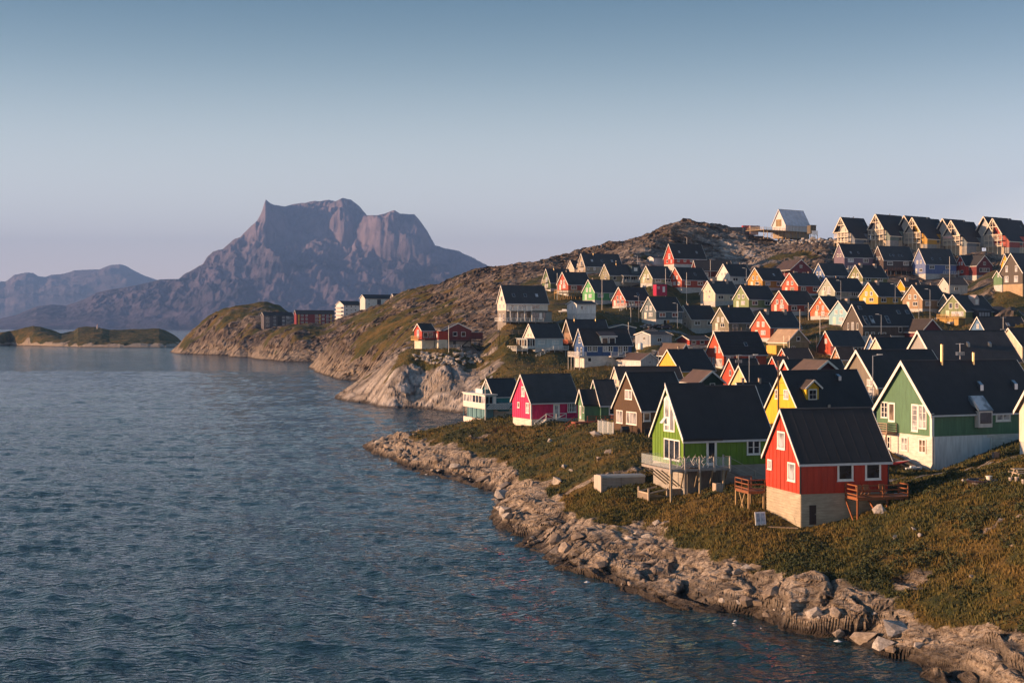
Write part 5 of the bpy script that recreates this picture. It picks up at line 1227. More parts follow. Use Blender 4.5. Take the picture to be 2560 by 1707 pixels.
# ------------------------------------------------------------------ balcony houses on the skyline
def balcony_house(d):
    h = House(d, group='balcony houses in a row on the skyline'); HO[d['label']] = h; L, W, hw, hr, fh = h.L, h.W, h.hw, h.hr, h.fh
    rc = 2.0; m = hr/(W/2); cm = paint((.80,.68,.52), 'trim'); c2 = d['col']
    gcol = {0: (.30,.28,.25)}.get(0)
    inner = c2 if c2[0] > .45 else (.62,.56,.48)
    MB().prism([(rc,0,0),(rc,W,0),(rc,W,hw),(rc,W/2,hw+hr),(rc,0,hw)], (L-rc, 0, 0)).build('wall', paint(inner), h.root)
    MB().box(rc+.05, L-.05, -.05, -.003, 0, hw-.1).build('side_wall', paint(c2), h.root)
    MB().box(rc*.8, L, .05, W-.05, -fh-3, -.01).build('foundation', paint((.66,.52,.36), 'concrete'), h.root)
    rb = MB(); th = .3
    for sg in (1, -1):
        e = W/2+.3; lo = hw-.3*m
        rb.prism([(-.35, W/2, hw+hr), (-.35, W/2-sg*e, lo), (-.35, W/2-sg*e, lo+th*1.5), (-.35, W/2, hw+hr+th*1.5)], (L+.7, 0, 0))
    # the roof runs on down over the side extension
    e0, _ = h.on('l', d['ext'][0], d['ext'][2], 2.4); e1, _ = h.on('l', d['ext'][1], d['ext'][2], 2.4); e1 = min(e1, L-.3); ye = -2.5
    rb.prism([(e0, -.2, hw-.2*m), (e0, ye-.3, hw+(ye-.3)*m*.8), (e0, ye-.3, hw+(ye-.3)*m*.8+.35), (e0, -.2, hw-.2*m+.42)], (e1-e0, 0, 0))
    rb.build('roof', paint(RF, 'roof'), h.root)
    ze = hw + ye*m*.8
    MB().prism([(e0+.2, -.06, -.6), (e0+.2, ye, -.6), (e0+.2, ye, ze), (e0+.2, -.06, hw-.4)], ((e1-e0)*.75, 0, 0)).build('side_room', paint(tuple(x*.7 for x in c2)), h.root)
    MB().box(e0+.25, e0+(e1-e0)*.75, ye+.05, -.07, -fh-3, -.61).build('side_foundation', paint((.34,.33,.32), 'concrete'), h.root)
    MB().box(e0-.05, e1+.05, ye-.42, ye-.33, ze-.45, ze-.12).build('eave_board', cm, h.root)
    MB().box(e0+(e1-e0)*.75+.02, e1-.1, ye+.1, -.1, ze-1.6, ze-.4).build('side_balcony', paint((.10,.12,.13), 'wood'), h.root)
    MB().box(e1-.2, e1-.08, ye-.02, ye+.1, -fh-2, ze-.3).build('post', cm, h.root)
    # white timber frame in front of the balconies
    for sg in (1, -1):
        e = W/2+.3; a = Vector((-.4, W/2, hw+hr+.3)); b = Vector((-.4, W/2-sg*e, hw-.3*m+.3)); MB().bar(a, b, .16, .42).build('bargeboard', cm, h.root)
    lv = [0, hw*.5, hw, hw+hr*.5]
    for z in lv:
        half = W/2 if z <= hw else (W/2)*(1-(z-hw)/hr)
        MB().box(-.12, .12, W/2-half, W/2+half, z-.14, z+.14).build('beam', cm, h.root)
        if z < hw+.1: MB().box(.13, rc-.02, .1, W-.1, z-.1, z+.05).build('balcony_floor', paint((.5,.42,.32), 'wood'), h.root)
    for i in range(5):
        y = W*i/4; top = hw + min(y, W-y)*m*(1 if i == 2 else .0) + (0 if i == 2 else 0)
        MB().box(-.1, .1, max(0, y-.11), min(W, y+.11), -fh-2.5, top).build('post', cm, h.root)
    for sg, y in ((1, W*.32), (-1, W*.68)): MB().bar((0, W/2, hw+hr*.92), (0, y, hw+hr*.5), .12).build('strut', cm, h.root)
    for z in (lv[0], lv[1], lv[2]*.995):
        if z > hw*.9: z = hw*.72
        rl = MB().bar((-.02, 0, z+.95), (-.02, W, z+.95), .1, .1)
        n = 22
        for i in range(n): y = W*(i+.5)/n; rl.box(-.05, .03, y-.035, y+.035, z+.1, z+.9)
        rl.build('balustrade', cm, h.root)
        if z > hw*.5: break
    for z in (.1, hw*.5+.15):
        for y in (.7, W*.29, W*.56, W*.79):
            hh = min(1.6, hw*.36); MB().box(rc-.06, rc-.004, y, y+.8, z, z+hh).build('window', glass(0 if y > 4 else 2), h.root)
    x, y = h.on('r', (d['c']+d['r'])/2+12, d['e']-17); h.skylight(max(2, min(x, L-1)), max(.8, y), .9, 1.3)
    MB().tube((L*.55, W/2, hw+hr), (L*.55, W/2, hw+hr+.9), .25, 8).build('roof_vent', paint((.2,.2,.2), 'metal'), h.root)
    if d['rear']:
        z1 = hw+hr+1.2
        MB().prism([(1.0, W*.55, 0), (1.0, W*1.5, 0), (1.0, W*1.5, hw), (1.0, W*1.02, z1), (1.0, W*.55, hw)], (L*.95, 0, 0)).build('rear_wall', paint((.45,.43,.40)), h.root)
        rr = MB()
        for sg in (1, -1): rr.prism([(-.2, W*1.02, z1), (-.2, W*1.02-sg*W*.55, z1-W*.55*m), (-.2, W*1.02-sg*W*.55, z1-W*.55*m+.4), (-.2, W*1.02, z1+.4)], (L*.95+.8, 0, 0))
        rr.build('rear_roof', paint(RF, 'roof'), h.root)
        for sg in (1, -1): MB().bar((-.25, W*1.02, z1+.3), (-.25, W*1.02-sg*W*.5, z1-W*.5*m+.3), .16, .4).build('bargeboard', cm, h.root)
    if 'pink' in d['label']:
        MB().box(-.2, -.14, W*.45, W*.95, hw*.72+.1, hw*.72+1.0).build('sheet', paint((.78,.45,.40), 'trim'), h.root)
for d in TS: balcony_house(d)
# ------------------------------------------------------------------ details of the near houses, read off the photograph
def hz(h, z): return z - h.d['o'].z           # world height -> local height
def atx(h, px, y):
    """local x of the point at local depth y that stands in photograph column px"""
    o = h.d['o']; t = h.t; c, s_ = math.cos(t), math.sin(t); g = (px-1280)/F
    bx, by = o.x - y*s_, o.y + y*c
    return (g*by - bx)/(c - g*s_)
def aty(h, px, x):
    o = h.d['o']; t = h.t; c, s_ = math.cos(t), math.sin(t); g = (px-1280)/F
    bx, by = o.x + x*c, o.y + x*s_
    return (bx - g*by)/(s_ + g*c)
def gpoly(h, pts, o0, o1):
    q = [h.on('g', *p) for p in pts]; return MB().prism([(-o0, a, z) for a, z in q], (-(o1-o0), 0, 0))
def corner_board(h, x, y, col=None, w=.16, z0=0):
    MB().box(x-w if x <= 0 else x-.02, x+.02 if x <= 0 else x+w, y-w if y <= 0 else y, y+.02 if y <= 0 else y+w, z0, h.hw-.05).build('corner_board', col or WHITE, h.root)
BY = {}
for lab, h in HO.items():
    for k in ('redh', 'lime', 'pink', 'annex', 'woodh', 'tealx', 'yelh', 'bigg'):
        if h.d.get(k): BY[k] = h
DK = paint((.03,.03,.032), 'trim')

# scarlet house nearest the shore
h = BY['redh']; L, W = h.L, h.W
h.boards('g', 9); h.boards('l', 13)
h.pwin('g', 1946, 1078, 1965.3, 1122.5, fr=.14); h.pwin('g', 1921.7, 1148, 1932.2, 1173, fr=.12); h.pwin('g', 1971.7, 1155.7, 1991.4, 1202.4, fr=.14)
for o_ in list(h.root.children): pass
h.pwin('l', 2092.2, 1157, 2131.8, 1201.2, fr=.17); h.pwin('l', 2161.5, 1155, 2200.8, 1198.7, fr=.17)
corner_board(h, 0, 0, DK, .1); corner_board(h, L, 0, DK, .1)
a0, z0 = h.on('l', 2023.5, 1311); a1, z1 = h.on('l', 2040.3, 1262)
d_ = MB().box(a0, a1, -.02, .05, z0, z1).build('cellar_door', paint((.06,.035,.028), 'wood'), h.root)
MB().box(a1-.14, a1-.06, -.09, -.021, (z0+z1)/2, (z0+z1)/2+.12).build('handle', paint((.3,.3,.3), 'metal'), d_)
for i in range(14):
    z = -.1 - i*.24; b = MB().box(-.004, .03, .1, W-.1, z-.03, z).box(.1, L-.1, -.004+.0, .03, z-.03, z)
form = MB()
for i in range(15):
    z = -.18 - i*.23; form.box(.012, .036, .06, W-.06, z-.17, z); form.box(.06, L-.06, .012, .036, z-.17, z)
f_ = form.build('shutter_marks', paint((.50,.43,.32), 'concrete'), h.root); f_['kind'] = 'stuff'
OR = (.36,.115,.035); za = hz(h, P(2111.9, 1240, 124).z)
x0 = atx(h, 2112, 0); x1 = L + .7
h.deck(x0, x1, -2.3, -.08, za, OR, -5, [], plank=.22)
for x, y in ((x0+.05, -2.2), (x0+2.9, -2.2), (x1-.1, -2.2), (x1-.1, -.2)): MB().box(x-.07, x+.07, y-.07, y+.07, -4.9, za-.2).build('leg', paint(OR, 'wood'), h.root)
MB().bar((x0, -.1, za-.3), (x0+.05, -2.15, za-2.9), .12).build('brace', paint(OR, 'wood'), h.root)
MB().bar((x0+2.9, -2.2, za-2.9), (x0+2.0, -.3, za-.3), .12).build('brace', paint(OR, 'wood'), h.root)
h.rail([(x0, -.1, za), (x0, -2.25, za), (x1, -2.25, za), (x1, -.6, za)], col=OR, nr=3, every=2.4, kind='wood')
# timber tower deck on the far side of the gable
zt = hz(h, 6.9); OR2 = (.30,.10,.035)
yb = aty(h, 1838, -1.7)
h.deck(-1.7, -.02, W+.1, yb, zt, OR2, -5, [], plank=.25)
for x, y in ((-1.65, W+.15), (-1.65, yb-.1), (-.15, W+.15), (-.15, yb-.1)): MB().box(x-.08, x+.08, y-.08, y+.08, -4.6, zt-.2).build('leg', paint((.55,.36,.16), 'wood'), h.root)
MB().bar((-1.65, W+.2, zt-3.4), (-1.65, yb-.9, zt-.3), .1).build('brace', paint((.5,.34,.16), 'wood'), h.root); MB().bar((-1.65, yb-.2, zt-3.4), (-1.65, W+1.0, zt-.3), .1).build('brace', paint((.5,.34,.16), 'wood'), h.root)
h.rail([(-.05, W+.12, zt), (-1.68, W+.12, zt), (-1.68, yb, zt), (-.05, yb, zt)], col=OR2, nr=3, every=1.7, kind='wood')

# lime green house
h = BY['lime']; L, W = h.L, h.W
h.boards('g', 11); h.boards('l', 15)
A = lambda pts: [(1480+x/3.921, 930+y/3.921) for x, y in pts]
gpoly(h, A([(713,578),(819,590),(819,385),(742,228),(716,262)]), .06, .13).build('tall_window', WHITE, h.root)
tw = h.root.children[-1]
gpoly(h, A([(727,434),(762,437),(762,285),(742,252),(727,290)]), .131, .15).build('pane', glass(2), tw)
gpoly(h, A([(777,566),(810,572),(810,400),(777,325)]), .131, .15).build('pane', glass(2), tw)
gpoly(h, A([(727,520),(762,524),(762,567),(727,563)]), .131, .15).build('pane', glass(2), tw)
a, z = h.on('g', *A([(730,478)])[0])
MB().prism([(-.16, a-.3, z+.32), (-.16, a+.34, z+.32), (-.62, a+.34, z-.22), (-.62, a-.3, z-.22)], (0, 0, .05)).build('open_sash', paint((.55,.65,.75), 'plastic'), tw)
h.pwin('g', 1662.4, 1097, 1701.9, 1149.3, 3, 1, fr=.14)
h.pwin('l', 1764.9, 1099.6, 1790.6, 1161.6, fr=.24, name='door'); h.pwin('l', 1865.9, 1098.3, 1899.5, 1136, 2, 2, fr=.16)
corner_board(h, 0, 0, DK, .1)
m = h.hr/(W/2); xs = atx(h, 1806, -.3)
MB().prism([(-.34, -.45, h.hw-.45*m+.36), (-.34, -.45, h.hw-.45*m+.62), (-.34, W/2+.05, h.hw+h.hr+.66), (-.34, W/2+.05, h.hw+h.hr+.36)], (xs+.34, 0, 0)).build('front_roof', paint(RF, 'roof'), h.root)
MB().prism([(-.42, -.47, h.hw-.45*m+.30), (-.42, -.47, h.hw-.45*m+.66), (-.42, W/2, h.hw+h.hr+.70), (-.42, W/2, h.hw+h.hr+.34)], (.07, 0, 0)).build('bargeboard', WHITE, h.root)
GW = (.40,.36,.33); ye = 5.0; xl = -2.5; xr = 4.3
h.deck(xl, xr, -1.85, -.1, -.05, GW, -5, [], plank=.24); h.deck(xl, -.1, -.05, ye, -.05, GW, -5, [], plank=.24)
for x in (xl+.3, -.9, .7, 2.4, 4.0): MB().bar((x, -1.7, -.3), (x+.4, -.2, -2.1), .13).build('brace', paint((.46,.36,.24), 'wood'), h.root)
for y in (.6, 1.9, 3.2, 4.5): MB().bar((xl+.1, y, -.3), (-.1, y-.4, -2.2), .13).build('brace', paint((.50,.40,.26), 'wood'), h.root)
for x, y in ((xl+.15, -1.7), (.9, -1.7), (3.6, -1.7)): MB().box(x-.09, x+.09, y-.09, y+.09, -4.8, -.3).build('leg', paint((.46,.36,.24), 'wood'), h.root)
for i, x in enumerate((xl, -.85, .8, 2.45, 4.25)): MB().box(x-.08, x+.08, -1.98, -1.82, -.45, 1.1).build('post', paint((.62,.56,.50), 'wood'), h.root)
MB().box(4.17, 4.33, -.5, -.34, -.1, 1.15).build('post', paint((.62,.56,.50), 'wood'), h.root)
MB().bar((xl, -1.9, 1.05), (4.25, -1.9, 1.05), .04, .05).bar((4.25, -1.9, 1.05), (4.25, -.4, 1.05), .04).build('handrail', paint((.35,.36,.38), 'metal'), h.root)
for i, (xa, xb) in enumerate(((xl+.1, -.95), (-.75, .7), (.9, 2.35), (2.55, 4.15))): MB().box(xa, xb, -1.91, -1.89, .08, 1.0).build('glass_panel', clearglass(), h.root)
for ya, yb in ((-1.75, .4), (.45, 2.6), (2.65, ye)): MB().box(xl-.01, xl+.01, ya, yb, .05, 1.05).build('glass_panel', clearglass(), h.root)
MB().box(xl+.05, -.3, ye-.01, ye+.01, .05, 1.05).build('glass_panel', clearglass(), h.root)
# basement: boarded niche
a0 = 2.6
MB().box(.3, a0*1.6, -.09, .03, -3.4, -.3).build('boarding', paint((.22,.20,.18), 'wood'), h.root)
MB().bar((4.4, -1.8, .9), (8.4, -1.4, -1.0), .04).bar((4.4, -1.8, .2), (8.4, -1.4, -1.7), .04).bar((7.4, -1.5, -2.6), (7.4, -1.5, -.5), .1).build('stair_rail', paint((.4,.4,.4), 'metal'), h.root)
st = MB()
for i in range(10): st.box(4.5+i*.34, 4.86+i*.34, -1.7, -.3, -.35-i*.22, -.28-i*.22)
st.build('stairs', paint((.30,.27,.25), 'wood'), h.root)

# pink house
h = BY['pink']; L, W = h.L, h.W
h.boards('g', 9, th=.03); h.boards('l', 12, th=.03)
h.pwin('g', 1305, 965.8, 1313.4, 991, 2, 2, fr=.13); h.pwin('g', 1295, 1004.6, 1300.5, 1019, fr=.12); h.pwin('g', 1316, 1006.6, 1324.7, 1032.6, 2, 2, fr=.13)
h.pwin('l', 1382.4, 1008.4, 1398.5, 1046, fr=.3, name='door', tone=2); h.pwin('l', 1418, 1006.4, 1439.8, 1030.6, 4, 2, fr=.15)
corner_board(h, 0, 0, None, .2); corner_board(h, L, 0, None, .15)
xa, xb = atx(h, 1366, -1.6), atx(h, 1416, -1.6)
h.deck(xa, xb, -1.6, -.1, 0, (.66,.62,.58), -2, [(xa+.1,-1.5),(xb-.1,-1.5)], plank=.25); h.rail([(xa, -1.55, 0), (xb, -1.55, 0)], h=.95, nr=2, every=1.6)
for i in range(2):
    q = xa + (xb-xa)*i/2; e = xa + (xb-xa)*(i+1)/2; MB().bar((q, -1.6, .1 if i else .9), (e, -1.6, .9 if i else .1), .09).build('cross_brace', WHITE, h.root)
st = MB()
for i in range(7): st.box(xa-.32-i*.3, xa-i*.3, -1.6, -.4, -.25-i*.2, -.18-i*.2)
st.bar((xa, -1.62, .9), (xa-2.1, -1.62, -.5), .07, .12); st.bar((xa, -1.62, .3), (xa-2.1, -1.62, -1.1), .07, .12); st.bar((xa, -1.62, -.1), (xa-2.1, -1.62, -1.5), .08, .2)
st.box(xa-2.15, xa-2.05, -1.67, -1.57, -1.9, -.45); st.build('stairs', WHITE, h.root)
# shingle courses of the roof
m = h.hr/(W/2); n = 20
sh = MB()
for i in range(n):
    y0 = -.3 + (W/2+.3)*i/n; y1 = -.3 + (W/2+.3)*(i+1)/n; sh.prism([(-.3, y0, h.hw+y0*m+.30), (-.3, y0, h.hw+y0*m+.37), (-.3, y1, h.hw+y1*m+.31), (-.3, y1, h.hw+y1*m+.29)], (L+.6, 0, 0))
s_ = sh.build('shingle_courses', paint((.05,.046,.046), 'roof'), h.root); s_['kind'] = 'stuff'

# dark green cottage with entrance wing
h = BY['annex']; L, W = h.L, h.W
h.pwin('g', 1478.5, 974, 1487.5, 988, 2, 1, fr=.1); h.pwin('g', 1491, 1013, 1501, 1036, fr=.18); h.pwin('l', 1522, 1014, 1537, 1036.5, fr=.16)
corner_board(h, 0, 0, paint((.16,.32,.18), 'trim'), .14)
cx = atx(h, 1464, -.1); x0 = -4.2; ya, yb = .4, .4+3.4
xc = -2.6; mz = .2
hwA = h.on('g', 1464, 1010)[1]
ax = MB().prism([(xc, ya, -.2), (xc, yb, -.2), (xc, yb, 2.3), (xc, (ya+yb)/2, 4.3), (xc, ya, 2.3)], (2.55, 0, 0)).build('entrance_wing', paint(DKG), h.root)
rb = MB()
for sg in (1, -1):
    e = (yb-ya)/2+.3; mm = 2.0/((yb-ya)/2); yc = (ya+yb)/2
    rb.prism([(xc-.3, yc, 4.35), (xc-.3, yc-sg*e, 4.35-e*mm), (xc-.3, yc-sg*e, 4.6-e*mm), (xc-.3, yc, 4.6)], (2.9, 0, 0))
rb.build('wing_roof', paint(RF, 'roof'), h.root)
for sg in (1, -1): MB().bar((xc-.36, yc, 4.5), (xc-.36, yc-sg*(e+.02), 4.5-e*mm), .07, .24).build('bargeboard', WHITE, h.root)
MB().box(xc-.06, xc-.003, yc-.1, yc+.75, -.1, 2.0).build('door', WHITE, h.root); dd = h.root.children[-1]
MB().box(xc-.08, xc-.061, yc+.1, yc+.5, .3, 1.8).build('pane', glass(2), dd)
MB().box(xc-.06, xc-.003, ya+.2, ya+.8, .9, 2.0).build('window', WHITE, h.root); MB().box(xc-.08, xc-.061, ya+.3, ya+.7, 1.0, 1.9).build('pane', glass(0), h.root.children[-1])
MB().box(xc+.05, -.05, ya+.05, yb-.05, -2.5, -.21).build('wing_foundation', paint((.3,.28,.26), 'concrete'), h.root)
RC = (.38,.10,.05); 
h.deck(xc-2.2, 1.5, -1.9, .3, -.35, RC, -2.6, [(xc-2.1,-1.8),(xc+.4,-1.8),(-.2,-1.8),(1.4,-1.8)], plank=.3); h.rail([(xc-.2, -1.85, -.35), (1.5, -1.85, -.35), (1.5, -.1, -.35)], h=.9, col=RC, nr=3, kind='wood')
st = MB()
for i in range(6): st.box(xc-2.5-i*.28, xc-2.2-i*.28, -1.8, -.6, -.6-i*.2, -.54-i*.2)
st.bar((xc-2.2, -1.85, .5), (xc-4, -1.85, -.8), .07, .12); st.build('stairs', paint(RC, 'wood'), h.root)

# brown timber house
h = BY['woodh']; L, W = h.L, h.W
h.boards('g', 26, th=.03, kind='wood')
h.pwin('g', 1563.7, 974, 1581.5, 998.4, 2, 1, fr=.13, tone=2); h.pwin('g', 1542, 1025, 1558, 1057.5, 2, 1, fr=.12, tone=2); h.pwin('g', 1567, 1029, 1593, 1061, 3, 1, fr=.12, tone=2)
h.pwin('l', 1608, 1030.7, 1626, 1053, fr=.17)
PW = (.62,.50,.40)
x0 = -3.4
h.deck(x0, -.1, -2.2, W-.6, -.55, PW, -2.6, [(x0+.1,-2.1),(x0+.1,2),(x0+.1,W-.8)], plank=.25)
h.deck(-.05, L*.7, -2.2, -.1, -.55, (.12,.10,.10), -2.6, [(.4,-2.1),(L*.6,-2.1)], plank=.25)
sk = MB()
for i in range(24): y = -2.2 + (W+1.6)*i/24; sk.box(x0-.05, x0-.01, y, y+.2, -1.6, -.6)
for i in range(10): sk.box(x0+i*.33, x0+i*.33+.22, -2.27, -2.22, -1.6, -.6)
sk.build('deck_skirting', paint((.70,.55,.42), 'wood'), h.root)
fe = MB()
for i in range(30): x = -.9 + i*.2; fe.box(x, x+.17, -2.3, -2.24, -.5, .62)
fe.build('fence_panel', paint((.035,.03,.03), 'wood'), h.root)
for i in range(4): MB().box(x0-.02, x0+.10, 2.0+i*1.5, 2.12+i*1.5, -.55, 1.35).build('post', WHITE, h.root)
for i in range(3): MB().box(x0+.03, x0+.05, 2.14+i*1.5, 3.48+i*1.5, -.4, 1.3).build('glass_panel', clearglass(), h.root)
for i in range(2): MB().box(x0+.12, -2.0, 6.52+i*.04, 6.54+i*.04, -.4, 1.3).build('glass_panel', clearglass(), h.root)
g_ = h.d['o'] + Matrix.Rotation(h.t, 3, 'Z') @ Vector((-2.0, 1.2, -.55))
bb = thing('barbecue', g_, h.t, 'black covered barbecue standing on the glass-screened terrace', 'barbecue')
MB().box(-.6, .6, -.3, .3, .45, .95).build('firebox', paint((.015,.015,.016), 'plastic'), bb)
MB().prism([(-.55,-.28,.953),(-.55,.28,.953),(-.55,.22,1.3),(-.55,-.1,1.35)], (1.1,0,0)).build('lid', paint((.02,.02,.022), 'plastic'), bb)
for x in (-.5,.5):
    for y in (-.22,.22): MB().box(x-.04,x+.04,y-.04,y+.04,0,.447).build('leg', paint((.02,.02,.02), 'metal'), bb)

# teal house by the water
h = BY['tealx']; L, W = h.L, h.W
yp = -1.4; xl = atx(h, 1213.5, yp); ye = aty(h, 1159.5, xl)
zr = hz(h, P(1213, 989, 256).z); zf = hz(h, P(1213, 1013, 256).z); zb = hz(h, P(1213, 1026, 256).z); zg = hz(h, P(1213, 1046, 256).z)
b = MB().box(xl, -.08, yp, ye, zb+.1, zr-.15).build('sun_porch', paint((.30,.42,.46), 'trim'), h.root)
n = 7; w = (ye-yp)/n
for i in range(n):
    MB().box(xl-.05, xl-.004, yp+w*i+.15, yp+w*(i+1)-.12, zf+.1, zr-.35).build('window', glass(2 if i in (0,4,5,6) else 0), b)
fr = MB()
for i in range(n+1): fr.box(xl-.09, xl-.01, yp+w*i-.1, yp+w*i+.1, zb, zr-.1)
fr.box(xl-.08, xl-.008, yp, ye, zf-.1, zf+.1).box(xl-.08, xl-.008, yp, ye, zr-.35, zr-.16)
fr.build('frame', WHITE, b)
MB().box(xl-.12, xl-.055, yp, ye, zb, zf-.12).build('parapet', paint((.80,.66,.60), 'trim'), b)
for i in range(3):
    w2 = (-.1-xl)/3; MB().box(xl+w2*i+.1, xl+w2*(i+1)-.1, yp-.05, yp-.004, zf-.2 if i == 1 else zf, zr-.4).build('window', glass(0) if i != 2 else WHITE, b)
MB().box(xl-.35, .05, yp-.35, ye+.2, zr-.14, zr+.06).build('porch_roof', paint((.60,.58,.55), 'trim'), h.root)
TL = paint((.04,.13,.17), 'trim')
for i in range(6): MB().box(xl-.06, xl+.06, yp+(ye-yp)*i/5-.07, yp+(ye-yp)*i/5+.07, -6, zb-.02).build('column', TL, h.root)
MB().box(xl+.5, -.3, yp+1.0, ye-.5, -6, zb-.03).build('lower_room', paint((.12,.26,.30)), h.root)
MB().box(xl-.08, xl+.02, yp-.1, ye, zg-1.3, zg-.45).build('lower_parapet', paint((.80,.66,.60), 'trim'), h.root)
MB().box(xl, -.1, yp, ye, zg-1.5, zg-1.32).build('lower_floor', WHITE, h.root)
# striped terrace rail along the long side
xr = atx(h, 1284, yp)
MB().box(-.05, xr, yp, -.08, zf-1.0, zf-.85).build('terrace_floor', WHITE, h.root)
MB().box(xl+.2, xr, yp-.06, yp-.02, zf-.9, zf+.02).build('terrace_panel', TL, h.root)
sl = MB(); k = 0; x = xl+.25
while x < xr-1.0: sl.bar((x, yp-.09, zf-.85), (x+.8, yp-.09, zf-.03), .03, .1); x += .32
sl.box(xl+.2, xr, yp-.1, yp-.065, zf+.0, zf+.09).box(xl+.2, xr, yp-.1, yp-.065, zf-.98, zf-.88); sl.build('slanting_slats', WHITE, h.root)
# upper balcony and gable windows
bz = h.on('g', 1213, 986)[1]
h.deck(-1.6, -.05, W*.25, W*.78, bz, (.10,.32,.36), plank=.3, kind='trim')
MB().box(-1.64, -1.58, W*.25, W*.78, bz+.05, bz+1.15).build('balcony_front', paint((.62,.70,.72), 'trim'), h.root)
MB().box(-1.58, -.1, W*.25-.04, W*.25+.02, bz+.05, bz+1.1).build('balcony_side', TL, h.root)
h.window('g', W*.36, W*.36+.7, bz+.4, bz+2.2, 1, 1, fr=.12, col=WHITE); h.window('g', W*.52, W*.52+.7, bz+.4, bz+2.2, 1, 1, fr=.12)
MB().box(L*.12, L*.5, -1.0, -.1, -.2, 1.5).build('hedge_trellis', paint((.04,.16,.19)), h.root)

# yellow house
h = BY['yelh']; L, W = h.L, h.W
h.pwin('g', 1959.7, 973.5, 1972, 997.9, 2, 2, fr=.12); h.pwin('g', 1938, 973, 1945, 997, 1, 2, fr=.12)
m = h.hr/(W/2); xc, yc = h.on('r', 2030, 1001); zc = h.hw + yc*m
DBY = paint((.62,.42,.01)); dw = 1.05
dm = MB().prism([(xc-dw, yc-.1, zc), (xc+dw, yc-.1, zc), (xc+dw, yc-.1, zc+1.75), (xc, yc-.1, zc+2.55), (xc-dw, yc-.1, zc+1.75)], (0, 2.6, 0)).build('dormer', paint(BRI), h.root)
rb = MB()
for sg in (1, -1): rb.prism([(xc, yc-.45, zc+2.62), (xc+sg*(dw+.35), yc-.45, zc+1.55), (xc+sg*(dw+.35), yc-.45, zc+1.72), (xc, yc-.45, zc+2.8)], (0, 3.2, 0))
rb.build('dormer_roof', paint((.06,.045,.04), 'roof'), dm)
for sg in (1, -1): MB().bar((xc, yc-.5, zc+2.72), (xc+sg*(dw+.38), yc-.5, zc+1.6), .08, .22).build('bargeboard', WHITE, dm)
MB().box(xc-.72, xc+.72, yc-.17, yc-.103, zc+.1, zc+1.55).build('window', WHITE, dm)
for i in range(2):
    for j in range(2): MB().box(xc-.55+i*.58, xc-.03+i*.58, yc-.19, yc-.171, zc+.24+j*.6, zc+.78+j*.6).build('pane', glass(0), dm)
for px, py in ((2094, 953),): 
    x, y = h.on('r', px, py); MB().prism([(x-.25, y-.5, h.hw+y*m+.1), (x+.25, y-.5, h.hw+y*m+.1), (x+.25, y-.5, h.hw+y*m+.7), (x-.25, y-.5, h.hw+y*m+.7)], (0, .6, .3)).build('roof_vent', paint((.35,.37,.4), 'metal'), h.root)
x, y = h.on('r', 2073, 1026); MB().tube((x, y, h.hw+y*m), (x, y, h.hw+y*m+.8), .22, 10).build('roof_vent', paint((.3,.3,.3), 'metal'), h.root)

# large dark green house
h = BY['bigg']; L, W = h.L, h.W
h.pwin('g', 2203, 1004, 2220, 1044, 2, 3, fr=.13); h.pwin('g', 2221.5, 1006, 2238, 1054, 1, 1, fr=.2, name='door', tone=1)
h.pwin('g', 2297, 1012, 2317, 1071.5, 2, 3, fr=.13); h.pwin('g', 2279, 1010, 2296, 1078.5, 1, 5, fr=.2, name='window')
for q in ((2211.4, 1089.5, 2226.7, 1121), (2253, 1092, 2270, 1126.5), (2297.3, 1097, 2315.2, 1131.6)): h.pwin('g', *q, 2, 2, fr=.13)
h.pwin('l', 2489, 1032.6, 2525.7, 1053, 2, 1, fr=.22)
corner_board(h, 0, 0, None, .34)
a0, z0 = h.on('l', 2436.4, 1067.9); a1, z1 = h.on('l', 2470.3, 1030)
bay = MB().box(a0, a1, -.75, -.02, z0, z1+.2).build('bay_window', paint((.70,.60,.55), 'trim'), h.root)
MB().box(a0+.22, a1-.18, -.80, -.753, z0+.5, z1).build('pane', glass(0), bay)
cu = MB()
for i in range(12): x = a0+.25+(a1-a0-.5)*i/12; cu.box(x, x+.05, -.82, -.803, z0+.55, z1-.05)
cu.build('curtain_fold', paint((.28,.22,.24), 'trim'), bay)
MB().prism([(a0-.1, -.85, z1+.2), (a0-.1, -.85, z1+.3), (a0-.1, 1.0, z1+2.0), (a0-.1, 1.0, z1+1.2)], (a1-a0+.2, 0, 0)).build('bay_roof', paint((.10,.14,.18), 'plastic'), bay)
MB().prism([(a0+.1, -.80, z1+.34), (a0+.1, -.80, z1+.36), (a0+.1, .9, z1+1.98), (a0+.1, .9, z1+1.95)], (a1-a0-.2, 0, 0)).build('pane', glass(2), bay)
MB().box(L*.0+.3, L*.48, -.03, .035, -h.fh+.1, -.05).build('wall_panel', paint((.74,.74,.76)), h.root)
a0, z0 = h.on('l', 2454.5, 1140); a1, z1 = h.on('l', 2475.4, 1093)
MB().box(a0, a1, -.05, .03, -h.fh+.8, z1).build('basement_door', paint((.60,.64,.68), 'trim'), h.root)
MB().box(a1+.05, a1+.14, -.12, .03, -h.fh+.6, z1).build('door_post', WHITE, h.root)
a0, z0 = h.on('l', 2482, 1143); a1, z1 = h.on('l', 2496, 1130)
for px, py in ((2448.6, 973), (2534, 970)):
    x, y = h.on('r', px, py); m = h.hr/(W/2); z = h.hw+y*m+.2
    MB().prism([(x-.25, y-.45, z-.35), (x+.25, y-.45, z-.35), (x+.25, y-.45, z+.35), (x-.25, y-.45, z+.35)], (0, .6, .45)).build('roof_vent', paint((.35,.37,.4), 'metal'), h.root)
zd = h.on('g', 2230, 1078)[1]; wc = (.42,.27,.18)
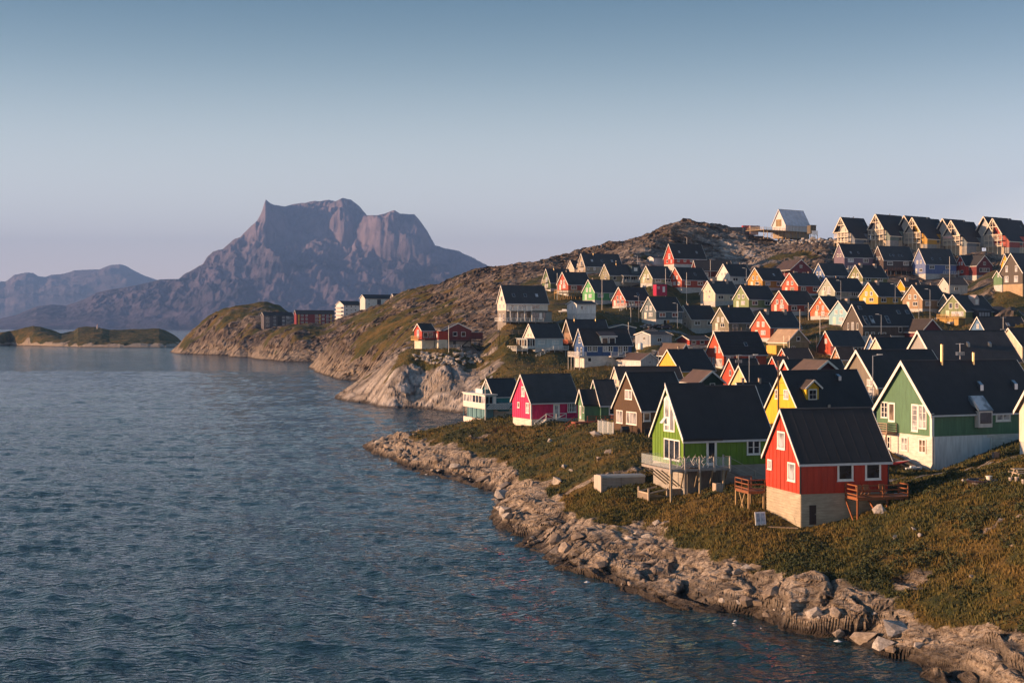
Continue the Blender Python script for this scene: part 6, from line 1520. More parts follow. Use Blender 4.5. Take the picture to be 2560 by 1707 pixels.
h.deck(-1.6, -.06, W*.62, W+1.2, zd, wc, -h.fh, [(-1.5, W*.64)], plank=.3); h.rail([(-.1, W*.62, zd), (-1.55, W*.62, zd), (-1.55, W+1.2, zd)], h=1.05, col=(.50,.36,.26), nr=4, kind='wood')
for px, y0, y1 in ((2363.7, 861, 908), (2496.6, 814, 876), (2473, 882, 905)):
    D = 176 if y1 > 900 and px < 2480 else (178 if y1 > 900 else 275); hh = BY['bigg'] if D < 200 else None
    p = P(px, y1+6, D); q = P(px, y0, D)
    if hh:
        a = hh.Mi @ p; b_ = hh.Mi @ q; r_ = .16 if px < 2480 else .2; y_ = W/2
        MB().tube((a.x, y_-.4, h.hw+h.hr-.9), (a.x, y_-.4, b_.z), r_, 12).build('flue_pipe', paint((.80,.52,.22), 'metal'), hh.root)
for o in bpy.data.objects:
    if o.name.startswith('flue_pipe'): pass
# ------------------------------------------------------------------ poles, lamps, boats, cars, stones, tables
def gz(x, y): return ground(x, y)
LAMP = paint((.52,.50,.48), 'metal'); POLEW = paint((.78,.72,.64), 'trim')
def pole_thing(px, ytop, D, label, lamp=True, r=.09, mat=None, group=None, side=-1, name=None, cat=None):
    top = P(px, ytop, D); g = gz(top.x, D)
    g = min(g, top.z-3)
    t = thing(name or ('street_lamp' if lamp else 'flagpole'), (top.x, D, g), 0, label, cat or ('lamp' if lamp else 'flagpole'), group)
    h = top.z - g; mb = MB().tube((0,0,-.6), (0,0,h), r, 8, r*.7); mb.smooth = False; mb.build('pole', mat or (LAMP if lamp else POLEW), t)
    if lamp:
        MB().bar((0,0,h-.04), (side*.9,0,h+.12), .06).build('arm', LAMP, t)
        l = MB(); l.prism([(side*.65,-.14,h+.06),(side*1.5,-.11,h+.14),(side*1.5,-.11,h+.24),(side*.65,-.14,h+.26)], (0,.26,0)).build('lamp_head', paint((.60,.60,.60), 'plastic'), t)
    else:
        MB().lathe((0,0,h), [(r*.7,0),(r*1.3,.06),(r*1.2,.14),(.01,.2)], 8).build('finial', mat or POLEW, t)
    return t
LG = 'street lamps among the houses'; FG = 'flagpoles and masts in the village'
for px, yt, D, lamp, lab in [
    (2102,702,468,1,'street lamp before the grey-green house with a row of windows'), (2238,711,456,1,'street lamp before the golden yellow house'),
    (2325,724,420,1,'street lamp before the tan-brown house, the right one of two'), (2297,743,415,1,'street lamp before the tan-brown house, the left one of two'),
    (2021,758,452,0,'white pole right of the brick-red house with balcony box'), (2374,643,466,0,'white flagpole in front of the two-storey blue house'),
    (2203,787,366,1,'street lamp in front of the large dark house with ten roof windows'), (1716.5,682.5,500,0,'thin pole before the red house on a white basement'),
    (1776,652.7,530,0,'white flagpole before the maroon house with long black roof'), (1664,672.5,505,0,'white flagpole beside the magenta shed'),
    (1693.5,759,448,1,'street lamp at the corner of the slate-blue house above the cars'), (1865.7,671,522,1,'street lamp at the right end of the white house'),
    (1999.7,775,392,0,'tall white flagpole beside the orange-red house with square chimneys'), (2050,790,380,0,'pale mast below the bright orange house'),
    (1646,878,318,1,'street lamp left of the yellow gabled house with a tall pipe'), (1873,889,238,1,'street lamp over the pale yellow gable'),
    (1505,700,500,0,'grey pole in front of the bright green house'), (1597,742,462,1,'street lamp before the red house with slanting terrace rails'),
    (1577,769,458,0,'thin grey mast left of the street lamp by the slanting rails'), (1526,827,378,0,'white flagpole in front of the navy blue house'),
    (1393,684,522,0,'white pole left of the coral-red house'), (1571,807,400,0,'short pole behind the navy blue house'),
    (2182,889,218,1,'big street lamp in front of the blank taupe gable'), (1121.7,816,412,0,'white flagpole in front of the maroon shore house'),
    (1213,938,254,0,'white flagpole at the teal house by the water'), (1717,595,600,0,'thin pole on the bare hill right of the tall red house'),
    (1594,640,575,1,'lone street lamp left of the tall red house')]:
    pole_thing(px, yt, D, lab, bool(lamp), .085 if D > 300 else .07, group=LG if lamp else FG, side=-1 if px not in (2182, 1873) else 1)
pole_thing(1946, 905, 184, 'dark climbable pole left of the bright yellow gable', False, .14, paint((.14,.085,.05), 'wood'), name='utility_pole', cat='pole')
up = bpy.data.objects['utility_pole']
for i in range(5): MB().bar((-.05,-.1,2.0+i*1.6), (.75,-.1,2.0+i*1.6), .04).build('rung', paint((.1,.09,.08), 'metal'), up)
# antennas on roofs
for px, y0, y1, D, lab in ((2400, 858, 905, 205, 'television antenna with short rods over the big dark roof'), (2508, 792, 852, 300, 'television antenna over the cream gable at right'), (1846.5, 886, 917, 246, 'short mast at the peak of the pale yellow gable')):
    p = P(px, y1, D); t = thing('antenna', p, 0, lab, 'antenna'); h_ = P(px, y0, D).z - p.z
    MB().tube((0,0,-1.2), (0,0,h_), .035, 6).build('mast', LAMP, t)
    a = MB()
    for i in range(5): a.bar((-.5+i*.25,-.4,h_*.45), (-.5+i*.25,.4,h_*.45-.0), .03, .5)
    a.bar((-.6,0,h_*.97), (.6,0,h_*.97), .05); a.build('rods', LAMP, t)

def car(p, rz, col, label):
    t = thing('car', p, rz, label, 'car', 'cars parked in the village')
    m = paint(col, 'plastic')
    prof = [(-2.1,.35),(-2.15,.8),(-1.9,.95),(-1.0,1.0),(-.45,1.45),(1.05,1.48),(1.75,1.0),(2.1,.9),(2.12,.35)]
    MB().prism([(x,-.85,z) for x, z in prof], (0,1.7,0)).build('body', m, t)
    for s in (-1, 1):
        y = s*.852
        MB().prism([(-.85,y,1.02),(-.4,y,1.38),(.25,y,1.40),(.25,y,1.02)], (0,s*.02,0)).build('window', glass(0), t); MB().prism([(.33,y,1.02),(.33,y,1.40),(.98,y,1.40),(1.5,y,1.02)], (0,s*.02,0)).build('window', glass(0), t)
    MB().prism([(-1.02,-.7,1.03),(-1.02,.7,1.03),(-.5,.62,1.44),(-.5,-.62,1.44)], (-.03,0,.03)).build('windscreen', glass(0), t)
    MB().prism([(1.80,-.7,1.02),(1.80,.7,1.02),(1.12,.62,1.47),(1.12,-.62,1.47)], (.03,0,.03)).build('rear_window', glass(0), t)
    for x in (-1.35, 1.3):
        for s in (-1, 1):
            w = MB().tube((x,s*.9,.33), (x,s*.70,.33), .33, 14).build('wheel', paint((.02,.02,.02), 'plastic'), t)
            MB().tube((x,s*.915,.33), (x,s*.88,.33), .19, 8).build('rim', paint((.5,.5,.5), 'metal'), w)
    for s in (-1, 1):
        MB().box(-2.17,-2.1,s*.62-.16,s*.62+.16,.62,.78).build('headlight', paint((.8,.8,.78), 'plastic'), t); MB().box(2.07,2.14,s*.65-.13,s*.65+.13,.68,.85).build('tail_light', paint((.5,.02,.02), 'plastic'), t)
def on_ground(px, py, D0, D1):
    return hits([(px, py, D0, D1)])[0]
for px, D, rz, col, lab in ((1618,446,.2,(.16,.16,.17),'dark grey car, leftmost of those parked below the slate-blue house'), (1638,444,.35,(.03,.03,.035),'black car parked between two others below the slate-blue house'),
                        (1662,442,.3,(.025,.035,.06),'dark blue estate car, rightmost of those below the slate-blue house'), (1626,430,.1,(.20,.20,.21),'grey car parked a little nearer than the dark ones'),
                        (2357,420,.1,(.05,.07,.10),'dark car under the moss-green house with the orange deck'), (2388,416,.15,(.55,.55,.55),'silver car under the moss-green house with the orange deck'),
                        (2275,500,.2,(.04,.07,.14),'blue car on the road between the stilted and the blue house')):
    x = (px-1280)/F*D; car((x, D, gz(x, D)-.02), rz, col, lab)

def boat(p, rz, s, col, label, trim=(.75,.75,.75), cover=None):
    t = thing('boat', p, rz, label, 'boat', 'boats laid up on land')
    n = 9; V = []; Fc = []
    for i in range(n):
        u = i/(n-1); w = .95*math.sin(math.pi*min(1, .25+u*.55))*(1 if u < .75 else max(.06, 1-(u-.75)*3.6)); zt = .75+.35*u*u; k = .12*u
        V += [(u*5.6-2.8,-w,zt),(u*5.6-2.8,-w*.75,.3+k),(u*5.6-2.8,0,k),(u*5.6-2.8,w*.75,.3+k),(u*5.6-2.8,w,zt)]
    for i in range(n-1):
        for j in range(4): a = i*5+j; Fc.append((a,a+1,a+6,a+5))
    Fc.append((4,3,2,1,0))
    m = MB(); m.v = [tuple(c*s for c in v) for v in V]; m.f = Fc; m.build('hull', paint(col, 'plastic'), t)
    top = MB(); top.v = [tuple(c*s for c in V[i*5]) for i in range(n)] + [tuple(c*s for c in V[i*5+4]) for i in range(n)]
    top.f = [(i, i+1, n+i+1, n+i) for i in range(n-1)]; top.build('deck', paint(cover or (.65,.65,.65), 'plastic'), t)
    MB().prism([(-1.3*s,-.6*s,.8*s),(.9*s,-.5*s,.9*s),(.5*s,-.45*s,1.35*s),(-1.2*s,-.55*s,1.4*s)], (0,1.1*s,0)).build('cabin', paint(trim, 'plastic'), t)
    MB().box(-1.9*s,-1.7*s,-.9*s,.9*s,-.5,.25*s).box(1.2*s,1.4*s,-.7*s,.7*s,-.5,.25*s).build('cradle', paint((.25,.2,.15), 'wood'), t)
for px, D, rz, s, lab, cv in ((1413,468,-.35,.78,'white motorboat with a blue cover beside the orange-lit timber deck',(.05,.08,.20)), (1484,545,.2,.85,'white cabin boat laid up right of the coral-red house',None)):
    x = (px-1280)/F*D; boat((x, D, gz(x, D)+.25), rz, s, (.72,.72,.72), lab, cover=cv)
q = on_ground(2285, 1178, 150, 175); boat((q.x, q.y, q.z+.1), .15, .36, (.62,.68,.75), 'upturned pale blue dinghy against the white basement wall', cover=(.62,.68,.75))
q = on_ground(2240, 1168, 150, 178)
for i, (c, dy) in enumerate((((.60,.03,.02), 0), ((.66,.66,.68), .9))):
    t = thing('kayak', (q.x-.6+i*.5, q.y+dy, q.z+.35), .12, ('red' if i == 0 else 'white') + ' kayak lying by the white basement left of the dinghy', 'kayak')
    V = []; 
    for k in range(13):
        u = k/12; r_ = .32*math.sin(math.pi*u)**.6+.01
        for j in range(8): a = 2*math.pi*j/8; V.append((u*4.6-2.3, r_*math.cos(a), r_*.6*math.sin(a)+.35*(2*u-1)**2))
    m = MB(); m.v = V; m.f = [(k*8+j, k*8+(j+1)%8, (k+1)*8+(j+1)%8, (k+1)*8+j) for k in range(12) for j in range(8)]; m.smooth = True; m.build('hull', paint(c, 'plastic'), t)
    MB().lathe((0,0,.17), [(.34,0),(.30,.06),(.22,.02)], 10).build('cockpit', paint((.03,.03,.03), 'plastic'), t)

# magenta shed, tank, meter box, crate
def shed(px, py, D, w, dp, hgt, rz, col, label, roofc=RF, doorc=None, name='shed', rise=.0, cat='shed'):
    p = P(px, py, D); g = gz(p.x, D); t = thing(name, (p.x, D, p.z), R(rz), label, cat)
    MB().box(-w/2, w/2, -dp/2, dp/2, -1.2, hgt).build('wall', paint(col), t); MB().prism([(-w/2-.15,-dp/2-.15,hgt+.003),(-w/2-.15,dp/2+.15,hgt+.25+rise),(-w/2-.15,dp/2+.15,hgt+.37+rise),(-w/2-.15,-dp/2-.15,hgt+.12)], (w+.3,0,0)).build('roof', paint(roofc, 'roof'), t)
    if doorc: d_ = MB().box(w*.08, w*.08+.9, -dp/2-.05, -dp/2-.003, .05, min(hgt-.1, 2.0)).build('door', paint(doorc, 'trim'), t); MB().box(w*.08+.75, w*.08+.83, -dp/2-.1, -dp/2-.052, 1.0, 1.1).build('handle', LAMP, d_)
    return t
ms = shed(1650, 731, 498, 4.0, 3, 2.7, 18, (.42,.01,.06), 'small magenta shed with a white door below the terrace of the olive-grey house', doorc=(.75,.75,.75))
MB().box(-1.55,-1.42,-1.56,-1.503,1.0,2.0).box(-1.25,-.8,-1.56,-1.503,1.85,1.97).box(-1.25,-1.15,-1.56,-1.503,1.2,1.84).box(-.9,-.8,-1.56,-1.503,1.2,1.84).box(-1.14,-.91,-1.56,-1.503,1.2,1.3).box(-1.75,-1.56,-1.56,-1.503,1.85,1.97).build('lettering', WHITE, ms)
q = P(1601, 871, 385); t = thing('tank', q, 0, 'white tank standing beside the small grey shed', 'tank')
mb = MB().lathe((0,0,-.3), [(.62,0),(.66,.15),(.66,1.5),(.5,1.75),(.1,1.85)], 16); mb.smooth = True; mb.build('body', paint((.75,.74,.72), 'plastic'), t); MB().tube((0,0,1.5), (0,0,1.72), .14, 10).build('cap', paint((.4,.4,.4), 'plastic'), t)
q = on_ground(2489, 1147, 150, 178); t = thing('meter_box', (q.x, q.y, q.z), .3, 'dark grey metal box at the foot of the white basement wall', 'box')
MB().box(-.35,.35,-.2,.2,-.3,.75).build('body', paint((.14,.12,.12), 'plastic'), t); MB().box(-.3,.3,-.225,-.203,.05,.68).build('door', paint((.17,.15,.15), 'plastic'), t)
shed(2029, 578, 660, 3, 3, 2.6, 20, (.14,.11,.07), 'olive hut on the skyline behind the wrapped building shell')

# timber ramp and footbridge right of the shore house
def walkway(pts, w, label, col):
    t = thing('boardwalk', pts[0], 0, label, 'walkway'); o = Vector(pts[0]); mt = paint(col, 'wood')
    for p, q_ in zip(pts, pts[1:]):
        a = Vector(p)-o; b = Vector(q_)-o; n = max(2, int((b-a).length/1.0))
        MB().bar(a, b, .12, w if False else .18).build('beam', mt, t)
        pl = MB()
        dirv = (b-a).normalized(); side = Vector((-dirv.y, dirv.x, 0)).normalized()
        for i in range(n*3):
            c = a + (b-a)*(i+.5)/(n*3); e = dirv*((b-a).length/(n*3)*.45)
            k = MB().prism([c-e, c+e, c+e+side*w, c-e+side*w], (0,0,.06)).build('plank', mt, t)
        for i in range(n//2+1):
            c = a + (b-a)*i/max(1, n//2); MB().box(c.x-.07, c.x+.07, c.y-.07, c.y+.07, c.z-3.0, c.z+1.1).build('post', mt, t)
        for z in (.45, .8, 1.1): MB().bar(a+Vector((0,0,z)), b+Vector((0,0,z)), .05, .13).build('rail', mt, t)
walkway([P(1229, 856, 404), P(1249, 836, 410), P(1312, 834, 415)], 1.3, 'weathered timber ramp and walkway left of the cream and pale blue house', (.48,.34,.22))

# wrapped building shell on its timber platform, containers
p = P(1964, 577, 680); cdt = dict(label='unfinished house wrapped in pale plastic sheet on a timber platform', c=1964, g=1931, r=2023.5, e=561, k=525, b=577, fb=578, col=(.66,.62,.62), D=680, W=8, ax='u', t=None, f=(.5,.4,.3), roof=(.52,.52,.58), rise=6, gw='none', lw='none', barge=.25)
solve(cdt); h = House(cdt, 'unfinished_house', 'house'); h.basic(); L, W = h.L, h.W; m = h.hr/(W/2)
WDT = paint((.60,.40,.18), 'wood')
gm = MB().box(-.1, -.003, W*.32, W*.72, h.hw-.8, h.hw+2.6).build('framing', WDT, h.root)
for i in range(4): MB().box(-.16, -.101, W*(.36+.1*i), W*(.36+.1*i)+.22, h.hw-.6, h.hw+2.3).build('opening', paint((.05,.04,.03), 'wood'), h.root)
for i in range(8):
    x = L*i/7; MB().bar((x, -.42, h.hw-.4*m+.35), (x, W/2, h.hw+h.hr+.4), .09).build('batten', paint((.62,.55,.52), 'trim'), h.root)
    MB().box(x-.05, x+.05, -.08, -.003, 0, h.hw-.1).build('batten', paint((.62,.50,.38), 'wood'), h.root)
xa, xb = atx(h, 1909, -2), L+3.5
h.deck(xa, xb, -2.2, W+1, -.2, (.48,.36,.22), -4, [], plank=.8)
n = 15
for i in range(n+1):
    x = xa + (xb-xa)*i/n; MB().box(x-.1, x+.1, -2.2, -2.0, -4.5, -.4).build('leg', WDT, h.root)
    if i < n and i % 2 == 0: MB().bar((x, -2.1, -3.2), (x+(xb-xa)/n, -2.1, -.5), .12).build('brace', WDT, h.root)
h.rail([(xa, W, -.2), (xa, -2.1, -.2), (-1, -2.1, -.2)], h=1.1, col=(.58,.42,.24), nr=3, every=1.8, kind='wood')
def container(px, py, D, w, hgt, col, lab, panel=None):
    p = P(px, py, D); t = thing('container', (p.x, D, p.z), R(8), lab, 'container'); mt = paint(col, 'plastic')
    MB().box(-w/2, w/2, -1.2, 1.2, -1.5, hgt).build('body', mt, t); r_ = MB()
    for i in range(int(w/.45)): r_.box(-w/2+.1+i*.45, -w/2+.32+i*.45, -1.26, -1.203, .1, hgt-.15)
    r_.build('ribs', mt, t); d_ = MB().box(w*.25, w*.25+1.8, -1.32, -1.265, .1, hgt-.1).build('door', paint(panel or col, 'plastic'), t); MB().box(w*.25+.8,w*.25+.9,-1.37,-1.323,.4,hgt-.4).build('handle', LAMP, d_)
container(1840, 585, 690, 9, 3.2, (.03,.035,.045), 'black container on the bare hill left of the red containers')
container(1868, 581, 700, 5, 3.3, (.42,.03,.02), 'red container on the skyline beside the wrapped shell')
container(1884, 580, 690, 4, 3.0, (.34,.22,.18), 'rusty pale container on the skyline, nearest the wrapped shell')
q = P(2037, 592, 625); t = thing('sign_board', (q.x, q.y, q.z), .1, 'blank white building-site board at the end of the platform', 'sign')
MB().box(-1.3,1.3,-.04,.04,.9,2.6).build('panel', paint((.62,.66,.70), 'trim'), t)
for x in (-1.2, 1.2): MB().box(x-.07,x+.07,.045,.15,-1.5,2.7).build('post', WDT, t)

# corrugated shelter in the meadow
q = P(1502, 1247, 152); t = thing('metal_shelter', (q.x, q.y, q.z), R(14), 'half buried corrugated metal shelter in the meadow left of the lime green house', 'shelter')
wd, hg, dp = 5.0, 2.45, 2.4
ST = paint((.50,.45,.42), 'metal')
ST2 = paint((.34,.31,.29), 'trim')
MB().box(.1, wd, .05, dp, -1.0, hg-.15).build('body', ST2, t)
cr = MB()
for i in range(19): z = -.7 + i*.155; cr.prism([(.12,.05,z),(.12,-.03,z+.05),(.12,-.03,z+.09),(.12,.05,z+.13)], (wd-.12,0,0))
cr.build('corrugated_side', ST2, t)
MB().prism([(.05,-.05,hg-.2),(.05,.12,hg+.0),(.05,dp*.7,hg+.02),(.05,dp+.1,hg-.2)], (wd,0,0)).build('roof', paint((.30,.31,.32), 'trim'), t)
MB().prism([(-.02,-.12,-1.0),(-.02,-.12,hg-.18),(-.02,.1,hg+.08),(-.02,dp,hg-.1),(-.02,dp,-1.0)], (.14,0,0)).build('end_frame', paint((.48,.41,.35), 'trim'), t)
MB().box(wd*.45, wd*.45+.05, -.06, .0, -.6, hg-.2).build('seam', paint((.2,.17,.15), 'trim'), t)

# planter box, crate, panel and planks below the lime house
hl = BY['lime']
def local_thing(name, h, loc, rz, label, cat): 
    w = h.d['o'] + Matrix.Rotation(h.t, 3, 'Z') @ Vector(loc); return thing(name, w, h.t+rz, label, cat)
q = on_ground(1668, 1247, 138, 152)
t = thing('garden_box', (q.x, q.y, q.z), hl.t, 'weathered board enclosure below the corner of the glass-railed deck', 'enclosure')
gw_ = paint((.36,.28,.21), 'wood')
for i in range(11): MB().box(.0+i*.17, .15+i*.17, -.03, .03, -.5, 1.0).build('board', gw_, t)
for i in range(11): MB().box(-2.1, -2.04, .0+i*.22, .2+i*.22, -.6, .65).build('board', gw_, t)
MB().bar((-2.1,0,.62), (0,0,.98), .08, .14).bar((-2.1,2.4,.6), (-2.1,0,.62), .08, .14).bar((-2.1,2.4,.6), (0,2.4,1.0), .08, .14).build('rim', paint((.60,.48,.36), 'wood'), t)
for x, y in ((-2.1,0),(0,0),(1.9,0),(-2.1,2.4)): MB().box(x-.08,x+.08,y-.08,y+.08,-.8,1.1).build('post', paint((.58,.46,.34), 'wood'), t)
MB().box(-2.0,0,.1,2.3,-.2,.25).build('soil', paint((.20,.14,.05), 'concrete'), t)
q = on_ground(1795, 1231, 138, 155); t = thing('crate', (q.x, q.y, q.z), hl.t, 'tall pale wooden crate leaning under the deck of the lime green house', 'crate')
for i in range(4): MB().box(-.4+i*.2,-.22+i*.2,-.36,-.32,0,.95).build('slat', paint((.55,.45,.36), 'wood'), t); MB().box(-.44,-.40,-.32+i*.17,-.17+i*.17,0,.95).build('slat', paint((.62,.48,.36), 'wood'), t)
MB().box(-.39,.39,-.31,.33,0,.9).build('box', paint((.40,.33,.28), 'wood'), t)
# antlers on the deck
def antlers():
    base = hl.d['o'] + Matrix.Rotation(hl.t, 3, 'Z') @ Vector((-1.0, -1.0, -.04)); rs = random.Random(5); mt = paint((.74,.68,.60), 'trim')
    for k in range(7):
        t = thing('antler', (base.x + k*.52 - .3, base.y + rs.uniform(-.2,.2), base.z), rs.uniform(-.8,.8), 'bleached reindeer antlers heaped on the deck of the lime green house', 'antlers', 'bleached antlers heaped on the deck')
        pts = [Vector((0,0,.05)), Vector((.12,.05,.32)), Vector((-.10,.1,.62)), Vector((.05,.05,.95)), Vector((.28,.02,1.22))]
        mb = MB()
        for i in range(4): mb.tube(pts[i], pts[i+1], .045-.006*i, 6, .04-.006*i)
        for i in (1, 2, 3):
            e = pts[i] + Vector((rs.uniform(-.4,.4), rs.uniform(-.2,.2), rs.uniform(.12,.32))); mb.tube(pts[i], e, .03, 5, .018); mb.tube(e, e+Vector((rs.uniform(-.15,.15),0,.15)), .018, 5, .008)
        mb.build('beam', mt, t)
        mb = MB().tube((0,0,.05), (rs.uniform(-.5,.5),.1,.2), .035, 5, .01); mb.build('tine', mt, t)
antlers()
sk = local_thing('skin_pile', hl, (.3, -.8, -.04), 0, 'dark heap of hides under the antlers on the deck', 'hides')
mb = MB().lathe((0,0,0), [(1.0,0),(.95,.25),(.6,.5),(.15,.6)], 12); mb.build('heap', paint((.03,.022,.018), 'concrete'), sk)
# chairs on the red house deck
hr_ = BY['redh']; zd_ = za
def chair(px, label):
    x = atx(hr_, px, -1.2); w = hr_.d['o'] + Matrix.Rotation(hr_.t, 3, 'Z') @ Vector((x, -1.1, za)); t = thing('folding_chair', w, hr_.t, label, 'chair', 'folding chairs on the deck of the scarlet house'); c = paint((.45,.20,.08), 'wood')
    MB().box(-.25,.25,-.22,.22,.42,.46).build('seat', c, t); MB().box(-.25,.25,.22,.26,.5,.95).build('backrest', c, t)
    for s in (-1,1): MB().bar((s*.24,-.25,0), (s*.24,.25,.9), .04).build('leg', c, t); MB().bar((s*.2,.25,0), (s*.2,-.22,.44), .04).build('leg', c, t)
chair(2150, 'left folding wooden chair on the deck of the scarlet house'); chair(2169, 'middle folding wooden chair on the deck of the scarlet house'); chair(2208, 'folding chair turned sideways at the right end of the deck')
# old window leaning on the concrete, ladder
w = hr_.d['o'] + Matrix.Rotation(hr_.t, 3, 'Z') @ Vector((-.9, hr_.W*.95, 0)); q = on_ground(1900, 1309, 118, 134); t = thing('old_window', (q.x-.2, q.y-.6, q.z), .3, 'old white window frame leaning against the raw concrete base', 'window')
MB().prism([(-.5,-.4,0),(.5,-.4,0),(.75,.3,1.05),(-.25,.3,1.05)], (0,.06,0)).build('frame', WHITE, t)
for i in range(2): MB().prism([(-.4+i*.48,-.42,.1),(-.06+i*.48,-.42,.1),(.14+i*.48,.22,.95),(-.2+i*.48,.22,.95)], (0,-.02,0)).build('pane', glass(2), t)
q = on_ground(1955, 1322, 112, 124); t = thing('ladder', (q.x, q.y-.3, q.z+.12), R(-14), 'wooden ladder lying at the foot of the raw concrete base', 'ladder')
for s in (0,1): MB().bar((-1.3,s*.4,.05), (1.3,s*.4,.02), .06).build('rail', paint((.45,.33,.22), 'wood'), t)
for i in range(8): MB().bar((-1.2+i*.34,0,.05), (-1.2+i*.34,.4,.05), .04).build('rung', paint((.45,.33,.22), 'wood'), t)

# bottom right: trampoline ring, tub, picnic table and pots
q = on_ground(2455, 1206, 110, 150); t = thing('pool_ring', (q.x, q.y, q.z), 0, 'low dark round rim sunk in the grass left of the potted plants', 'pool')
mb = MB(); n = 28
for i in range(n):
    a, b = 2*math.pi*i/n, 2*math.pi*(i+1)/n; mb.tube((1.25*math.cos(a),1.25*math.sin(a),.18), (1.25*math.cos(b),1.25*math.sin(b),.18), .1, 6)
mb.build('rim', paint((.035,.02,.02), 'plastic'), t); MB().lathe((0,0,0), [(1.22,-.4),(1.22,.16),(.02,.1)], 24).build('cover', paint((.03,.022,.022), 'plastic'), t)
q2 = Vector((q.x+.7, q.y+.3, q.z+.2)); t = thing('plastic_tub', q2, 0, 'white plastic tub standing on the low dark rim', 'tub')
mb = MB().lathe((0,0,0), [(.21,0),(.26,.3),(.28,.31),(.27,.33),(.24,.31),(.2,.05)], 16); mb.build('body', paint((.72,.68,.60), 'plastic'), t); MB().lathe((0,0,.30), [(.285,0),(.30,.02),(.285,.05)], 16).build('rim', paint((.74,.70,.62), 'plastic'), t)
q = on_ground(2552, 1199, 108, 150); t = thing('picnic_table', (q.x+.4, q.y+.2, q.z), .1, 'pale picnic table with benches at the right edge of the picture', 'table'); TC = paint((.62,.50,.38), 'wood')
for i in range(5): MB().box(-1.1,1.1,-.38+i*.155,-.24+i*.155,.74,.78).build('plank', TC, t)
for s in (-1,1):
    for i in range(2): MB().box(-1.1,1.1,s*.72-.14+i*.15,s*.72+i*.15,.44,.48).build('bench_plank', TC, t)
    for x in (-.8,.8): MB().bar((x,s*.75,0), (x,s*.2,.73), .07, .1).build('leg', TC, t)
for x in (-.8,.8): MB().bar((x,-.8,.4), (x,.8,.4), .06, .1).build('crossbar', TC, t)
for i, (px, py) in enumerate(((2525,1203),(2540,1205),(2557,1208))):
    q = on_ground(px, py+2, 108, 150); t = thing('flower_pot', (q.x, q.y-.15, q.z), 0, ('leftmost', 'middle', 'rightmost')[i] + ' of the three grey flower pots before the picnic table', 'plant pot', 'grey flower pots in a row')
    MB().lathe((0,0,0), [(.13,0),(.18,.34),(.2,.36),(.19,.42),(.15,.36)], 12).build('pot', paint((.30,.26,.23), 'plastic'), t)
    rs = random.Random(i); mb = MB()
    for k in range(26):
        a = rs.uniform(0,6.28); r_ = rs.uniform(.03,.22); z = rs.uniform(.38,.75); c = Vector((r_*math.cos(a), r_*math.sin(a), z)); d1 = Vector((rs.uniform(-1,1),rs.uniform(-1,1),rs.uniform(-.2,1))).normalized()*.09; d2 = d1.cross(Vector((.3,.5,1))).normalized()*.04
        mb.poly([c, c+d1*.5+d2, c+d1, c+d1*.5-d2])
    mb.build('leaves', paint((.07,.10,.03), 'trim'), t)

# tracks
def ribbon(pts, w, name, mat, lift=.05):
    """pts: (px, py, D) along the way; a strip laid on the ground"""
    C = [P(*p) for p in pts]; L_ = []
    for a, b in zip(C, C[1:]):
        n = max(2, int((b-a).length/.7)); L_ += [a+(b-a)*i/n for i in range(n)]
    L_.append(C[-1]); k = 5; V = []; Fc = []
    XY = []
    for i, c in enumerate(L_):
        d = (L_[min(i+1, len(L_)-1)] - L_[max(i-1, 0)]); d.z = 0; d.normalize(); s = Vector((-d.y, d.x, 0))
        for j in range(k): XY.append(c + s*w*((j/(k-1))-.5)*(1+.12*math.sin(i*1.7)))
    Z, _, _ = land(np.array([p.x for p in XY]), np.array([p.y for p in XY]))
    Zr = Z.reshape(-1, k)
    V = [(p.x, p.y, float(z)+lift) for p, z in zip(XY, Z)]
    for i in range(len(L_)-1):
        for j in range(k-1): a = i*k+j; Fc.append((a, a+1, a+k+1, a+k))
    m = MB(); m.v = V; m.f = Fc; o = m.build(name, mat); o['kind'] = 'structure'; return o
def dirt():
    m, nt, b = newmat('gravel'); n = noise(nt, 3, 6, .7, worldpos(nt)); n2 = noise(nt, .8, 4, .6, worldpos(nt))
    nt.links.new(mixc(nt, ramp(nt, n2.outputs[0], [(.4, 0), (.6, 1)]), (.10,.085,.07), mixc(nt, n.outputs[0], (.17,.15,.13), (.33,.30,.27))), b.inputs['Base Color']); b.inputs['Roughness'].default_value = .95
    bump(nt, b, n.outputs[0], .8, .06); return m
GV = dirt()
ribbon([(2222,1200,143),(2300,1195,145),(2380,1186,148),(2450,1172,151),(2520,1158,154),(2600,1140,158)], .55, 'gravel_track', GV, .2)
ribbon([(2222,1204,140),(2300,1200,142),(2380,1191,144.5),(2450,1178,147),(2520,1166,150),(2600,1148,154)], .5, 'gravel_track', GV, .2)
ribbon([(1585,893,372),(1620,884,380),(1660,876,388),(1700,868,395),(1760,864,400)], 4.5, 'road', GV, .15)
ribbon([(1590,842,425),(1640,834,432),(1700,828,438),(1760,832,430)], 5, 'road', GV, .15)

